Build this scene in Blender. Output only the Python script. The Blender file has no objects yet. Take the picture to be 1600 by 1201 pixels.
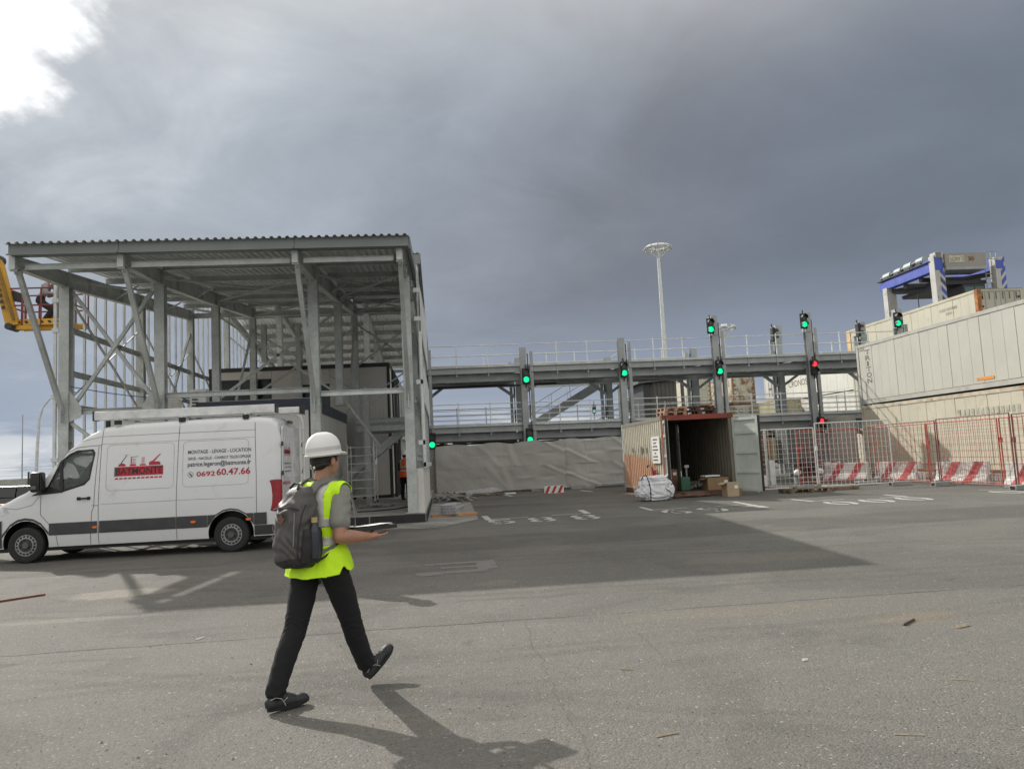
import bpy, bmesh, math, random
from mathutils import Vector, Matrix, noise
R = math.radians
rnd = random.Random(7)
S = bpy.context.scene
COL = S.collection
# ---------------------------------------------------------------- camera
cam_d = bpy.data.cameras.new('camera'); cam = bpy.data.objects.new('camera', cam_d); COL.objects.link(cam)
cam_d.sensor_width = 36; cam_d.lens = 27.0; cam_d.clip_start = 0.05; cam_d.clip_end = 5000
cam.matrix_world = (Matrix.Translation((0, 0, 1.6)) @ Matrix.Rotation(R(-5.4), 4, 'Z')
                    @ Matrix.Rotation(R(95.5), 4, 'X') @ Matrix.Rotation(R(-2.86), 4, 'Z'))
S.camera = cam
# ---------------------------------------------------------------- sun
SUN = Vector((-0.87, 1.20, 1.0)).normalized()          # direction towards the sun
sun_d = bpy.data.lights.new('sun', 'SUN'); sun = bpy.data.objects.new('sun', sun_d); COL.objects.link(sun)
sun_d.energy = 3.3; sun_d.angle = R(0.6); sun_d.color = (1.0, 0.95, 0.87)
sun.rotation_euler = SUN.to_track_quat('Z', 'Y').to_euler()
sun.location = (-20, 20, 30)
# ---------------------------------------------------------------- exposure
S.view_settings.view_transform = 'Standard'; S.view_settings.look = 'None'
S.view_settings.exposure = 0.40; S.view_settings.gamma = 1.0; S.view_settings.use_curve_mapping = False
# ---------------------------------------------------------------- node helpers
def N(nt, typ, **kw):
    n = nt.nodes.new(typ)
    for k, v in kw.items():
        if k == 'inp':
            for a, b in v.items(): n.inputs[a].default_value = b
        else: setattr(n, k, v)
    return n
def L(nt, a, b): nt.links.new(a, b)
def math_n(nt, op, a, b=None, clamp=False):
    n = nt.nodes.new('ShaderNodeMath'); n.operation = op; n.use_clamp = clamp
    for i, v in enumerate((a, b)):
        if v is None: continue
        if isinstance(v, (int, float)): n.inputs[i].default_value = v
        else: nt.links.new(v, n.inputs[i])
    return n.outputs[0]
def mixc(nt, fac, a, b, blend='MIX'):
    n = nt.nodes.new('ShaderNodeMix'); n.data_type = 'RGBA'; n.blend_type = blend
    for i, v in ((0, fac), (6, a), (7, b)):
        if isinstance(v, (int, float)): n.inputs[i].default_value = v
        elif isinstance(v, tuple): n.inputs[i].default_value = (*v[:3], 1)
        else: nt.links.new(v, n.inputs[i])
    return n.outputs[2]
def ramp(nt, fac, lo, hi):
    n = nt.nodes.new('ShaderNodeMapRange'); n.interpolation_type = 'SMOOTHSTEP'
    nt.links.new(fac, n.inputs[0]); n.inputs[1].default_value = lo; n.inputs[2].default_value = hi; n.clamp = True
    return n.outputs[0]
def noise_n(nt, vec, scale, detail=4, rough=.55, dist=0.0):
    n = nt.nodes.new('ShaderNodeTexNoise'); n.inputs['Scale'].default_value = scale
    n.inputs['Detail'].default_value = detail; n.inputs['Roughness'].default_value = rough; n.inputs['Distortion'].default_value = dist
    if vec is not None: nt.links.new(vec, n.inputs['Vector'])
    return n.outputs[0]
# ---------------------------------------------------------------- world: overcast sky with a bright gap near the sun
W = bpy.data.worlds.new('World'); S.world = W; W.use_nodes = True
nt = W.node_tree; nt.nodes.clear()
sky = N(nt, 'ShaderNodeTexSky'); sky.sky_type = 'NISHITA'; sky.sun_disc = False
sky.sun_elevation = math.asin(SUN.z); sky.sun_rotation = math.atan2(SUN.x, SUN.y)
sky.air_density = 1.2; sky.dust_density = 1.5
tc = N(nt, 'ShaderNodeTexCoord'); sep = N(nt, 'ShaderNodeSeparateXYZ'); L(nt, tc.outputs['Generated'], sep.inputs[0])
z = math_n(nt, 'MAXIMUM', sep.outputs[2], 0.0)
den = math_n(nt, 'ADD', z, 0.22)
px_ = math_n(nt, 'DIVIDE', sep.outputs[0], den); py_ = math_n(nt, 'DIVIDE', sep.outputs[1], den)
cmb = N(nt, 'ShaderNodeCombineXYZ'); L(nt, px_, cmb.inputs[0]); L(nt, py_, cmb.inputs[1])
big = noise_n(nt, cmb.outputs[0], 0.9, 7, .56, .35)
mp = N(nt, 'ShaderNodeMapping'); mp.inputs['Location'].default_value = (3.7, 1.2, 0); L(nt, cmb.outputs[0], mp.inputs[0])
wisp = noise_n(nt, mp.outputs[0], 2.3, 8, .6, .6)
cl = math_n(nt, 'ADD', math_n(nt, 'MULTIPLY', big, .65), math_n(nt, 'MULTIPLY', wisp, .35))
dp = N(nt, 'ShaderNodeVectorMath', operation='DOT_PRODUCT'); L(nt, tc.outputs['Generated'], dp.inputs[0])
dp.inputs[1].default_value = SUN
ds = dp.outputs['Value']
cdev = math_n(nt, 'SUBTRACT', cl, .5)
cr = N(nt, 'ShaderNodeValToRGB'); L(nt, math_n(nt, 'ADD', ds, math_n(nt, 'MULTIPLY', cdev, .34)), cr.inputs[0])
e = cr.color_ramp.elements; stops = ((0.0, (.135, .160, .205)), (.50, (.145, .168, .208)), (.67, (.165, .18, .212)), (.84, (.245, .275, .32)), (.93, (.33, .365, .41)), (.975, (.44, .465, .50)), (1.0, (.62, .63, .65)))
while len(e) < len(stops): e.new(.5)
for k, (p_, c_) in enumerate(stops): e[k].position = p_; e[k].color = (*c_, 1)
shade_ = math_n(nt, 'ADD', 1.0, math_n(nt, 'MULTIPLY', cdev, .8))
c = mixc(nt, 1.0, cr.outputs[0], shade_, 'MULTIPLY')
dsn = math_n(nt, 'ADD', ds, math_n(nt, 'MULTIPLY', cdev, .16))
g2 = ramp(nt, dsn, .966, .982)                      # the burning gap in the clouds
c = mixc(nt, g2, c, (1.5, 1.5, 1.47))
g3 = ramp(nt, ds, .984, .997)                       # veiled sun itself, above the frame
c = mixc(nt, g3, c, (9.0, 8.9, 8.6))
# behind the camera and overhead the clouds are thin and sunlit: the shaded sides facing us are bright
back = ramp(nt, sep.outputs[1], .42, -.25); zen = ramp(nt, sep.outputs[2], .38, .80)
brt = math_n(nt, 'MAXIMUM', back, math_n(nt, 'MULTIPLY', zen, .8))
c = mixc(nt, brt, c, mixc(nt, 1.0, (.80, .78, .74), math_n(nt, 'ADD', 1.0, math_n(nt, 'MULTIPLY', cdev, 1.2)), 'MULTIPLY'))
# low on the horizon: paler, with blue gaps and white banks
el = sep.outputs[2]
low = math_n(nt, 'SUBTRACT', 1.0, ramp(nt, el, .05, .24))
c = mixc(nt, math_n(nt, 'MULTIPLY', low, .8), c, (.265, .31, .395))
mp2 = N(nt, 'ShaderNodeMapping'); mp2.inputs['Scale'].default_value = (3.2, 3.2, 16); L(nt, tc.outputs['Generated'], mp2.inputs[0])
bank = noise_n(nt, mp2.outputs[0], 1.7, 6, .58, .3)
verylow = math_n(nt, 'SUBTRACT', 1.0, ramp(nt, el, .03, .085))
bk = math_n(nt, 'MULTIPLY', verylow, ramp(nt, bank, .36, .54))
c = mixc(nt, math_n(nt, 'MULTIPLY', bk, .65), c, (.68, .69, .68))
# Nishita light comes through where the cloud is thin
skyl = mixc(nt, 1.0, sky.outputs[0], (.09, .09, .09), 'MULTIPLY')
thin = math_n(nt, 'MULTIPLY', ramp(nt, cl, .55, .8), .12)
c = mixc(nt, thin, c, skyl)
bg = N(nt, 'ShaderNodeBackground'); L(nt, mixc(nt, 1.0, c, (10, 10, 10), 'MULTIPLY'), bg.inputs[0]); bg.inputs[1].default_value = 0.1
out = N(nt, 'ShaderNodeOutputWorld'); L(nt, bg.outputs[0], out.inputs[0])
# ---------------------------------------------------------------- materials
def hx(s):
    s = s.lstrip('#'); v = [int(s[i:i+2], 16)/255 for i in (0, 2, 4)]
    return tuple(((x+.055)/1.055)**2.4 if x > .04045 else x/12.92 for x in v)
MATS = {}
def mat(name, col, rough=.6, metal=0.0, var=.18, vs=3.0, bump=.0, bs=40, dirt=None, dirts=1.2, dlo=.5, dhi=.75, trans=0, emis=None, es=0, coat=0, spec=.5, stretch=None, world=False, mott=.0):
    if name in MATS: return MATS[name]
    m = bpy.data.materials.new(name); m.use_nodes = True; nt = m.node_tree
    b = nt.nodes['Principled BSDF']
    tc = N(nt, 'ShaderNodeTexCoord'); v = tc.outputs['Object']
    if world:
        g = N(nt, 'ShaderNodeNewGeometry'); v = g.outputs['Position']
    if stretch:
        mp = N(nt, 'ShaderNodeMapping'); mp.inputs['Scale'].default_value = stretch; L(nt, v, mp.inputs[0]); v = mp.outputs[0]
    if isinstance(col, str): col = hx(col)
    n1 = noise_n(nt, v, vs, 5, .6)
    lo = tuple(x*(1-var) for x in col); hi = tuple(min(1, x*(1+var)) for x in col)
    c = mixc(nt, ramp(nt, n1, .3, .7), lo, hi)
    if mott:
        vo = N(nt, 'ShaderNodeTexVoronoi'); vo.inputs['Scale'].default_value = 14; L(nt, v, vo.inputs['Vector'])
        c = mixc(nt, mott, c, mixc(nt, vo.outputs['Color'], lo, hi), 'MIX')
    if dirt:
        if isinstance(dirt, str): dirt = hx(dirt)
        n2 = noise_n(nt, v, dirts, 8, .68, .4)
        c = mixc(nt, ramp(nt, n2, dlo, dhi), c, dirt)
    L(nt, c, b.inputs['Base Color'])
    b.inputs['Metallic'].default_value = metal
    rr = math_n(nt, 'ADD', math_n(nt, 'MULTIPLY', n1, .25), rough-.12, clamp=True); L(nt, rr, b.inputs['Roughness'])
    b.inputs['Specular IOR Level'].default_value = spec
    if bump:
        bn = N(nt, 'ShaderNodeBump'); bn.inputs['Strength'].default_value = bump; bn.inputs['Distance'].default_value = .01
        L(nt, noise_n(nt, v, bs, 5, .6), bn.inputs['Height']); L(nt, bn.outputs[0], b.inputs['Normal'])
    if trans: b.inputs['Transmission Weight'].default_value = trans
    if coat: b.inputs['Coat Weight'].default_value = coat; b.inputs['Coat Roughness'].default_value = .08
    if emis: b.inputs['Emission Color'].default_value = (*emis, 1); b.inputs['Emission Strength'].default_value = es
    MATS[name] = m; return m
GALV = mat('galvanised_steel', (.47, .495, .48), .5, .15, .22, 1.6, .05, 60, dirt=(.36, .375, .36), dirts=1.3, dlo=.48, dhi=.72, mott=.4, world=True)
GALVL = mat('bright_galvanised_steel', (.60, .625, .61), .45, .2, .15, 3.0, .04, 60, mott=.3, world=True)
GPAINT = mat('grey_painted_steel', (.33, .35, .355), .5, .1, .12, 1.5, .03, 40, dirt=(.26, .27, .27), dirts=.8, world=True)
SHEET = mat('roof_sheet_metal', (.56, .58, .575), .5, .05, .12, 1.2, world=True)
FASC = mat('fascia_metal', (.18, .198, .195), .5, .1, .10, .8, world=True)
WHITEP = mat('white_cabin_panel', (.70, .70, .67), .6, 0, .05, 1.0, dirt=(.6, .59, .56), dirts=.7, dlo=.55, dhi=.85, world=True)
GREYP = mat('grey_cabin_panel', (.64, .62, .58), .6, 0, .05, 1.0, world=True)
NAVY = mat('navy_fascia', (.035, .045, .075), .5, 0, .1, 2)
DARK = mat('black_plastic', (.015, .015, .016), .5, 0, .2, 5)
DARKG = mat('charcoal_frame', (.035, .036, .038), .5, 0, .15, 3)
CONC = mat('concrete', (.30, .295, .28), .85, 0, .15, 4, .4, 60, dirt=(.2, .195, .18), dirts=2)
PANEL = mat('sandwich_panel_white', (.62, .61, .58), .55, 0, .05, 1, dirt=(.42, .4, .36), dirts=1.1, dlo=.5, dhi=.8, world=True)
RED = mat('red_paint', (.42, .035, .04), .5, 0, .15, 4, dirt=(.3, .06, .05), dirts=3)
WHITE = mat('white_paint', (.74, .74, .72), .5, 0, .05, 2, dirt=(.5, .49, .46), dirts=1.5, dlo=.55, dhi=.8)
RUST = mat('rust', (.16, .06, .03), .85, 0, .35, 5, .3, 60)
# ---------------------------------------------------------------- mesh builder
WSET = set()
def root_inv(p):
    r = p
    while r.parent: r = r.parent
    return r.matrix_basis.inverted() if r.name in WSET else Matrix.Identity(4)
class MB:
    def __init__(s): s.v = []; s.f = []; s.mi = []; s.m = 0
    def add(s, vs, fs):
        o = len(s.v); s.v += [Vector(a) for a in vs]; s.f += [tuple(i+o for i in f) for f in fs]; s.mi += [s.m]*len(fs); return s
    def box(s, x0, y0, z0, x1, y1, z1):
        return s.add([(x0,y0,z0),(x1,y0,z0),(x1,y1,z0),(x0,y1,z0),(x0,y0,z1),(x1,y0,z1),(x1,y1,z1),(x0,y1,z1)],
                     [(0,3,2,1),(4,5,6,7),(0,1,5,4),(1,2,6,5),(2,3,7,6),(3,0,4,7)])
    def obox(s, c, size, rot):
        """box centred at c, rot: Matrix 3x3 or z-angle"""
        if isinstance(rot, (int, float)): rot = Matrix.Rotation(rot, 3, 'Z')
        h = [x/2 for x in size]; c = Vector(c)
        vs = [c + rot @ Vector((a*h[0], b*h[1], d*h[2])) for d in (-1, 1) for a, b in ((-1,-1),(1,-1),(1,1),(-1,1))]
        return s.add(vs, [(0,3,2,1),(4,5,6,7),(0,1,5,4),(1,2,6,5),(2,3,7,6),(3,0,4,7)])
    def ext(s, sec, p, q, up=(0, 0, 1), cap=True):
        p = Vector(p); q = Vector(q); d = (q-p).normalized(); up = Vector(up)
        if abs(d.dot(up)) > .98: up = Vector((0, 1, 0)) if abs(d.y) < .9 else Vector((1, 0, 0))
        a = d.cross(up).normalized(); u = a.cross(d)
        n = len(sec); vs = [p + a*x + u*y for x, y in sec] + [q + a*x + u*y for x, y in sec]
        fs = [(i, (i+1) % n, n+(i+1) % n, n+i) for i in range(n)]
        if cap: fs += [tuple(range(n))[::-1], tuple(range(n, 2*n))]
        return s.add(vs, fs)
    def bar(s, p, q, w, h=None, up=(0, 0, 1)):
        h = h or w; return s.ext([(-w/2,-h/2),(w/2,-h/2),(w/2,h/2),(-w/2,h/2)], p, q, up)
    def ibeam(s, p, q, h, w, t=.012, tw=.009, up=(0, 0, 1)):
        a, b = w/2, h/2; k = tw/2
        sec = [(-a,-b),(a,-b),(a,-b+t),(k,-b+t),(k,b-t),(a,b-t),(a,b),(-a,b),(-a,b-t),(-k,b-t),(-k,-b+t),(-a,-b+t)]
        return s.ext(sec, p, q, up)
    def chan(s, p, q, h, w, t=.008, up=(0, 0, 1)):
        b = h/2
        sec = [(0,-b),(w,-b),(w,-b+t),(t,-b+t),(t,b-t),(w,b-t),(w,b),(0,b)]
        return s.ext(sec, p, q, up)
    def cyl(s, p, q, r, n=10, r2=None, cap=True):
        r2 = r if r2 is None else r2
        p = Vector(p); q = Vector(q); d = (q-p).normalized(); up = Vector((0,0,1)) if abs(d.z) < .95 else Vector((1,0,0))
        a = d.cross(up).normalized(); u = a.cross(d)
        vs = [p + (a*math.cos(t)+u*math.sin(t))*r for t in [2*math.pi*i/n for i in range(n)]] + \
             [q + (a*math.cos(t)+u*math.sin(t))*r2 for t in [2*math.pi*i/n for i in range(n)]]
        fs = [(i, (i+1) % n, n+(i+1) % n, n+i) for i in range(n)]
        if cap: fs += [tuple(range(n))[::-1], tuple(range(n, 2*n))]
        return s.add(vs, fs)
    def tube(s, pts, r, n=6):
        pts = [Vector(p) for p in pts]; rings = []; up = Vector((0,0,1)); prev = None
        for i, p in enumerate(pts):
            d = (pts[min(i+1, len(pts)-1)] - pts[max(i-1, 0)]).normalized()
            if prev is None:
                a = d.cross(up if abs(d.z) < .95 else Vector((1,0,0))).normalized()
            else: a = (prev - d*prev.dot(d)).normalized()
            prev = a; u = a.cross(d); rr = r[i] if isinstance(r, (list, tuple)) else r
            rings.append([p + (a*math.cos(t)+u*math.sin(t))*rr for t in [2*math.pi*k/n for k in range(n)]])
        vs = [x for g in rings for x in g]; fs = []
        for i in range(len(pts)-1):
            for k in range(n): fs.append((i*n+k, i*n+(k+1) % n, (i+1)*n+(k+1) % n, (i+1)*n+k))
        fs += [tuple(range(n))[::-1], tuple(range((len(pts)-1)*n, len(pts)*n))]
        return s.add(vs, fs)
    def prism(s, poly, axis, a, b):
        """poly: 2D points; axis 'x','y','z' extruded from a to b"""
        mk = {'x': lambda p, t: (t, p[0], p[1]), 'y': lambda p, t: (p[0], t, p[1]), 'z': lambda p, t: (p[0], p[1], t)}[axis]
        n = len(poly); vs = [mk(p, a) for p in poly] + [mk(p, b) for p in poly]
        return s.add(vs, [tuple(range(n))[::-1], tuple(range(n, 2*n))] + [(i, (i+1) % n, n+(i+1) % n, n+i) for i in range(n)])
    def corr(s, o, u, ul, v, vl, nrm, pitch=.25, depth=.035, th=.006, duty=.5):
        """corrugated sheet: o origin, u across ribs, v along ribs, nrm outward"""
        o = Vector(o); u = Vector(u).normalized(); v = Vector(v).normalized(); nr = Vector(nrm).normalized()
        n = max(1, round(ul/pitch)); p = ul/n; prof = []
        for i in range(n):
            b = i*p; f = p*(1-duty)/2; sl = p*.12
            prof += [(b, 0), (b+f-sl/2, 0), (b+f+sl, depth), (b+p-f-sl, depth), (b+p-f+sl/2, 0)]
        prof.append((ul, 0))
        low = [(a, d-th) for a, d in prof]; k = len(prof)
        vs = []
        for t in (0, vl):
            for a, d in prof: vs.append(o+u*a+nr*d+v*t)
            for a, d in low: vs.append(o+u*a+nr*d+v*t)
        fs = []
        for i in range(k-1):
            fs.append((i, i+1, 2*k+i+1, 2*k+i)); fs.append((k+i+1, k+i, 3*k+i, 3*k+i+1))
            fs.append((i, k+i, k+i+1, i+1)); fs.append((2*k+i+1, 3*k+i+1, 3*k+i, 2*k+i))
        return s.add(vs, fs)
    def blob(s, c, r, seg=16, ring=10):
        c = Vector(c); r = (r, r, r) if isinstance(r, (int, float)) else r; vs = [c+Vector((0,0,r[2]))]
        for i in range(1, ring):
            t = math.pi*i/ring
            for k in range(seg):
                a = 2*math.pi*k/seg; vs.append(c+Vector((r[0]*math.sin(t)*math.cos(a), r[1]*math.sin(t)*math.sin(a), r[2]*math.cos(t))))
        vs.append(c-Vector((0,0,r[2]))); fs = [(0, 1+k, 1+(k+1) % seg) for k in range(seg)]
        for i in range(ring-2):
            for k in range(seg):
                a = 1+i*seg+k; b = 1+i*seg+(k+1) % seg; fs.append((a, a+seg, b+seg, b))
        last = len(vs)-1; o = 1+(ring-2)*seg
        fs += [(last, o+(k+1) % seg, o+k) for k in range(seg)]
        return s.add(vs, fs)
    def build(s, name, m, parent=None, smooth=False, bevel=0, kind=None, label=None):
        me = bpy.data.meshes.new(name); 
        if parent is not None:
            inv = root_inv(parent); vs = [inv @ v for v in s.v]
        else: vs = s.v
        me.from_pydata([tuple(v) for v in vs], [], s.f)
        for x in (m if isinstance(m, (list, tuple)) else [m]): me.materials.append(x)
        if any(s.mi): me.polygons.foreach_set('material_index', s.mi)
        bm = bmesh.new(); bm.from_mesh(me); bmesh.ops.recalc_face_normals(bm, faces=bm.faces)
        if bevel: bmesh.ops.bevel(bm, geom=[e for e in bm.edges if e.calc_face_angle(0) > .6], offset=bevel, segments=2, affect='EDGES', profile=.6, clamp_overlap=True)
        bm.to_mesh(me); bm.free()
        if smooth:
            me.polygons.foreach_set('use_smooth', [True]*len(me.polygons))
            if smooth != 'all': me.set_sharp_from_angle(angle=R(smooth if isinstance(smooth, (int, float)) and smooth > 1 else 40))
        o = bpy.data.objects.new(name, me); COL.objects.link(o)
        if parent is not None: o.parent = parent
        if kind: o['kind'] = kind
        if label: o['label'] = label
        return o
def thing(name, label, cat, loc=(0, 0, 0), group=None, world=True, rz=0):
    o = bpy.data.objects.new(name, None); COL.objects.link(o); o.empty_display_size = .3
    o.location = loc; o.rotation_euler = (0, 0, rz); o['label'] = label; o['category'] = cat
    if group: o['group'] = group
    o.matrix_basis = Matrix.Translation(loc) @ Matrix.Rotation(rz, 4, 'Z')
    if world: WSET.add(o.name)
    return o
def tag(o, label, cat, group=None):
    o['label'] = label; o['category'] = cat
    if group: o['group'] = group
    return o
def dup(root, loc, rz=0, label=None, group=None):
    def cp(o, par):
        c = o.copy(); COL.objects.link(c)
        if par is not None: c.parent = par
        for ch in list(o.children): cp(ch, c)
        return c
    r = cp(root, None); r.matrix_basis = Matrix.Translation(loc) @ Matrix.Rotation(rz, 4, 'Z')
    if label: r['label'] = label
    if group: r['group'] = group
    return r
def evalmesh(o):
    dg = bpy.context.evaluated_depsgraph_get(); dg.update()
    return bpy.data.meshes.new_from_object(o.evaluated_get(dg))
def text(body, width, height, m, parent, place, name='lettering', bold=.0, sx=None):
    """place(u,v)->Vector maps text plane (0..width, 0..height) onto the thing's surface"""
    cu = bpy.data.curves.new('t', 'FONT'); cu.body = body; cu.size = 1; cu.offset = bold; cu.resolution_u = 3
    o = bpy.data.objects.new('t', cu); COL.objects.link(o); me = evalmesh(o)
    bpy.data.objects.remove(o); bpy.data.curves.remove(cu)
    xs = [v.co.x for v in me.vertices]; ys = [v.co.y for v in me.vertices]
    x0, x1, y0, y1 = min(xs), max(xs), min(ys), max(ys)
    inv = root_inv(parent)
    for v in me.vertices:
        v.co = inv @ Vector(place((v.co.x-x0)/(x1-x0)*width, (v.co.y-y0)/(y1-y0)*height))
    me.materials.append(m); me.name = name
    ob = bpy.data.objects.new(name, me); COL.objects.link(ob); ob.parent = parent
    return ob
# ================================================================ GROUND
def ground_mat():
    m = bpy.data.materials.new('asphalt'); m.use_nodes = True; nt = m.node_tree; b = nt.nodes['Principled BSDF']
    g = N(nt, 'ShaderNodeNewGeometry'); P = g.outputs['Position']
    sp = N(nt, 'ShaderNodeSeparateXYZ'); L(nt, P, sp.inputs[0]); X, Y = sp.outputs[0], sp.outputs[1]
    big = noise_n(nt, P, .16, 5, .6, .3); mid = noise_n(nt, P, .9, 6, .65, .2); fine = noise_n(nt, P, 55, 4, .7); med = noise_n(nt, P, 9, 5, .7)
    c = mixc(nt, ramp(nt, big, .32, .68), (.165, .158, .146), (.205, .198, .184))
    c = mixc(nt, math_n(nt, 'MULTIPLY', ramp(nt, mid, .45, .75), .5), c, (.245, .232, .208))
    # greener grey towards the right, browner on the left near the camera
    c = mixc(nt, math_n(nt, 'MULTIPLY', ramp(nt, X, 0, 9), .55), c, (.150, .163, .145))
    # smoother resurfaced lane, darker, between y=13.8 and 16.4
    wob = math_n(nt, 'MULTIPLY', math_n(nt, 'SUBTRACT', mid, .5), .5)
    yw = math_n(nt, 'ADD', Y, wob)
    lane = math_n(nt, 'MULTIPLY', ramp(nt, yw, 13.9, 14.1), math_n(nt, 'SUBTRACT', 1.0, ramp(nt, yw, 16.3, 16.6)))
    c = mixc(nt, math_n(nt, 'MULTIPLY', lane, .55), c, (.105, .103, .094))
    far = ramp(nt, yw, 7.6, 8.0)                         # the coarse near surface ends at the joint
    c = mixc(nt, math_n(nt, 'MULTIPLY', math_n(nt, 'SUBTRACT', 1.0, far), .35), c, (.235, .225, .205))
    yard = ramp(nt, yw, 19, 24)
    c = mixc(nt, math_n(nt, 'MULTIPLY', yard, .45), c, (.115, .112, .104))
    # joints and cracks
    jw = math_n(nt, 'ADD', Y, math_n(nt, 'MULTIPLY', math_n(nt, 'SUBTRACT', noise_n(nt, P, 1.3, 4, .7), .5), .16))
    def joint(val, at, w):
        d = math_n(nt, 'ABSOLUTE', math_n(nt, 'SUBTRACT', val, at)); return math_n(nt, 'SUBTRACT', 1.0, ramp(nt, d, w*.3, w))
    brk = ramp(nt, noise_n(nt, P, .8, 3, .6), .36, .52)
    j = math_n(nt, 'MULTIPLY', joint(jw, 7.8, .030), brk)
    xw = math_n(nt, 'ADD', X, math_n(nt, 'MULTIPLY', math_n(nt, 'SUBTRACT', noise_n(nt, P, 1.7, 4, .7), .5), .25))
    j2 = math_n(nt, 'MULTIPLY', math_n(nt, 'MULTIPLY', joint(xw, .72, .014), .28), math_n(nt, 'SUBTRACT', 1.0, ramp(nt, Y, 7.6, 7.8)))
    j3 = math_n(nt, 'MULTIPLY', math_n(nt, 'MULTIPLY', joint(xw, 1.66, .010), .3), math_n(nt, 'SUBTRACT', 1.0, ramp(nt, Y, 7.6, 7.8)))
    j3 = math_n(nt, 'MULTIPLY', j3, ramp(nt, Y, 5.9, 6.2))
    j4 = math_n(nt, 'MULTIPLY', joint(jw, 18.9, .05), .6)
    j5 = math_n(nt, 'MULTIPLY', joint(jw, 11.7, .03), .35)
    jj = math_n(nt, 'MAXIMUM', j, math_n(nt, 'MAXIMUM', j2, math_n(nt, 'MAXIMUM', j3, math_n(nt, 'MAXIMUM', j4, j5))))
    c = mixc(nt, math_n(nt, 'MULTIPLY', jj, .8), c, (.05, .048, .044))
    # pale scuffs, dust streaks
    mp = N(nt, 'ShaderNodeMapping'); mp.inputs['Scale'].default_value = (.35, 1.9, 1); L(nt, P, mp.inputs[0])
    st = noise_n(nt, mp.outputs[0], 1.1, 7, .66, .5)
    c = mixc(nt, math_n(nt, 'MULTIPLY', ramp(nt, st, .62, .74), .55), c, (.33, .31, .27))
    st2 = noise_n(nt, mp.outputs[0], .55, 6, .62, .8)
    c = mixc(nt, math_n(nt, 'MULTIPLY', math_n(nt, 'SUBTRACT', 1.0, ramp(nt, st2, .28, .42)), .45), c, (.085, .083, .076))
    pat = noise_n(nt, P, .42, 3, .5, 1.2)
    c = mixc(nt, math_n(nt, 'MULTIPLY', ramp(nt, pat, .52, .60), .30), c, (.225, .215, .195))
    c = mixc(nt, math_n(nt, 'MULTIPLY', math_n(nt, 'SUBTRACT', 1.0, ramp(nt, pat, .38, .46)), .30), c, (.11, .107, .098))
    oil = noise_n(nt, P, 1.15, 4, .55, .6)
    c = mixc(nt, math_n(nt, 'MULTIPLY', ramp(nt, oil, .66, .72), .35), c, (.06, .058, .054))
    def blot(cx, cy, rx, ry, col, f, edge=.35):
        dx = math_n(nt, 'DIVIDE', math_n(nt, 'SUBTRACT', X, cx), rx); dy = math_n(nt, 'DIVIDE', math_n(nt, 'SUBTRACT', Y, cy), ry)
        d = math_n(nt, 'SQRT', math_n(nt, 'ADD', math_n(nt, 'MULTIPLY', dx, dx), math_n(nt, 'MULTIPLY', dy, dy)))
        d = math_n(nt, 'ADD', d, math_n(nt, 'MULTIPLY', math_n(nt, 'SUBTRACT', mid, .5), 1.6))
        return mixc(nt, math_n(nt, 'MULTIPLY', math_n(nt, 'SUBTRACT', 1.0, ramp(nt, d, 1-edge, 1.0)), f), c, col)
    c = blot(-4.5, 11.4, .75, .45, (.34, .31, .27), .7); c = blot(-4.6, 9.5, 1.5, .16, (.30, .28, .25), .55); c = blot(4.15, 6.75, .55, .28, (.27, .225, .17), .5)
    c = blot(2.8, 7.5, 1.3, .25, (.25, .225, .18), .5); c = blot(-.35, 5.0, .4, .35, (.23, .215, .19), .5); c = blot(4.6, 10.9, 1.4, .5, (.24, .225, .19), .5)
    c = blot(.6, 10.2, .35, .25, (.27, .255, .225), .5); c = blot(2.2, 31.5, 2.2, .5, (.06, .058, .055), .5); c = blot(1.8, 26.5, 2.5, .8, (.075, .073, .068), .5)
    for (off, sl, f) in ((9.2, .10, .16), (9.55, .10, .16), (6.35, -.07, .13), (6.62, -.07, .13), (12.6, .22, .14), (13.0, .22, .14), (5.2, .45, .10), (5.5, .45, .10)):
        tv = math_n(nt, 'ADD', math_n(nt, 'ADD', Y, math_n(nt, 'MULTIPLY', X, sl)), math_n(nt, 'MULTIPLY', math_n(nt, 'SUBTRACT', big, .5), 1.6))
        c = mixc(nt, math_n(nt, 'MULTIPLY', math_n(nt, 'MULTIPLY', joint(tv, off, .11), ramp(nt, mid, .3, .6)), f*2), c, (.095, .092, .085))
    # aggregate: light and dark stones
    vo = N(nt, 'ShaderNodeTexVoronoi'); vo.inputs['Scale'].default_value = 75; L(nt, P, vo.inputs['Vector'])
    vsep = N(nt, 'ShaderNodeSeparateColor'); L(nt, vo.outputs['Color'], vsep.inputs[0])
    stone = ramp(nt, vsep.outputs[0], .30, .95)
    c = mixc(nt, .62, c, mixc(nt, stone, (.085, .08, .073), (.37, .355, .33)), 'MIX') if False else mixc(nt, .9, c, mixc(nt, stone, (.68, .68, .68), (.90, .895, .87)), 'MULTIPLY')
    c = mixc(nt, math_n(nt, 'MULTIPLY', ramp(nt, vsep.outputs[1], .982, .995), .4), c, (.55, .54, .50))
    c = mixc(nt, math_n(nt, 'MULTIPLY', ramp(nt, vsep.outputs[2], .985, .995), .6), c, (.03, .03, .03))
    spk = noise_n(nt, P, 12, 3, .8)
    c = mixc(nt, math_n(nt, 'MULTIPLY', ramp(nt, med, .35, .7), .25), c, (.12, .115, .105))
    L(nt, c, b.inputs['Base Color']); b.inputs['Specular IOR Level'].default_value = .22
    L(nt, math_n(nt, 'ADD', math_n(nt, 'MULTIPLY', fine, .2), .78), b.inputs['Roughness'])
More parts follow.
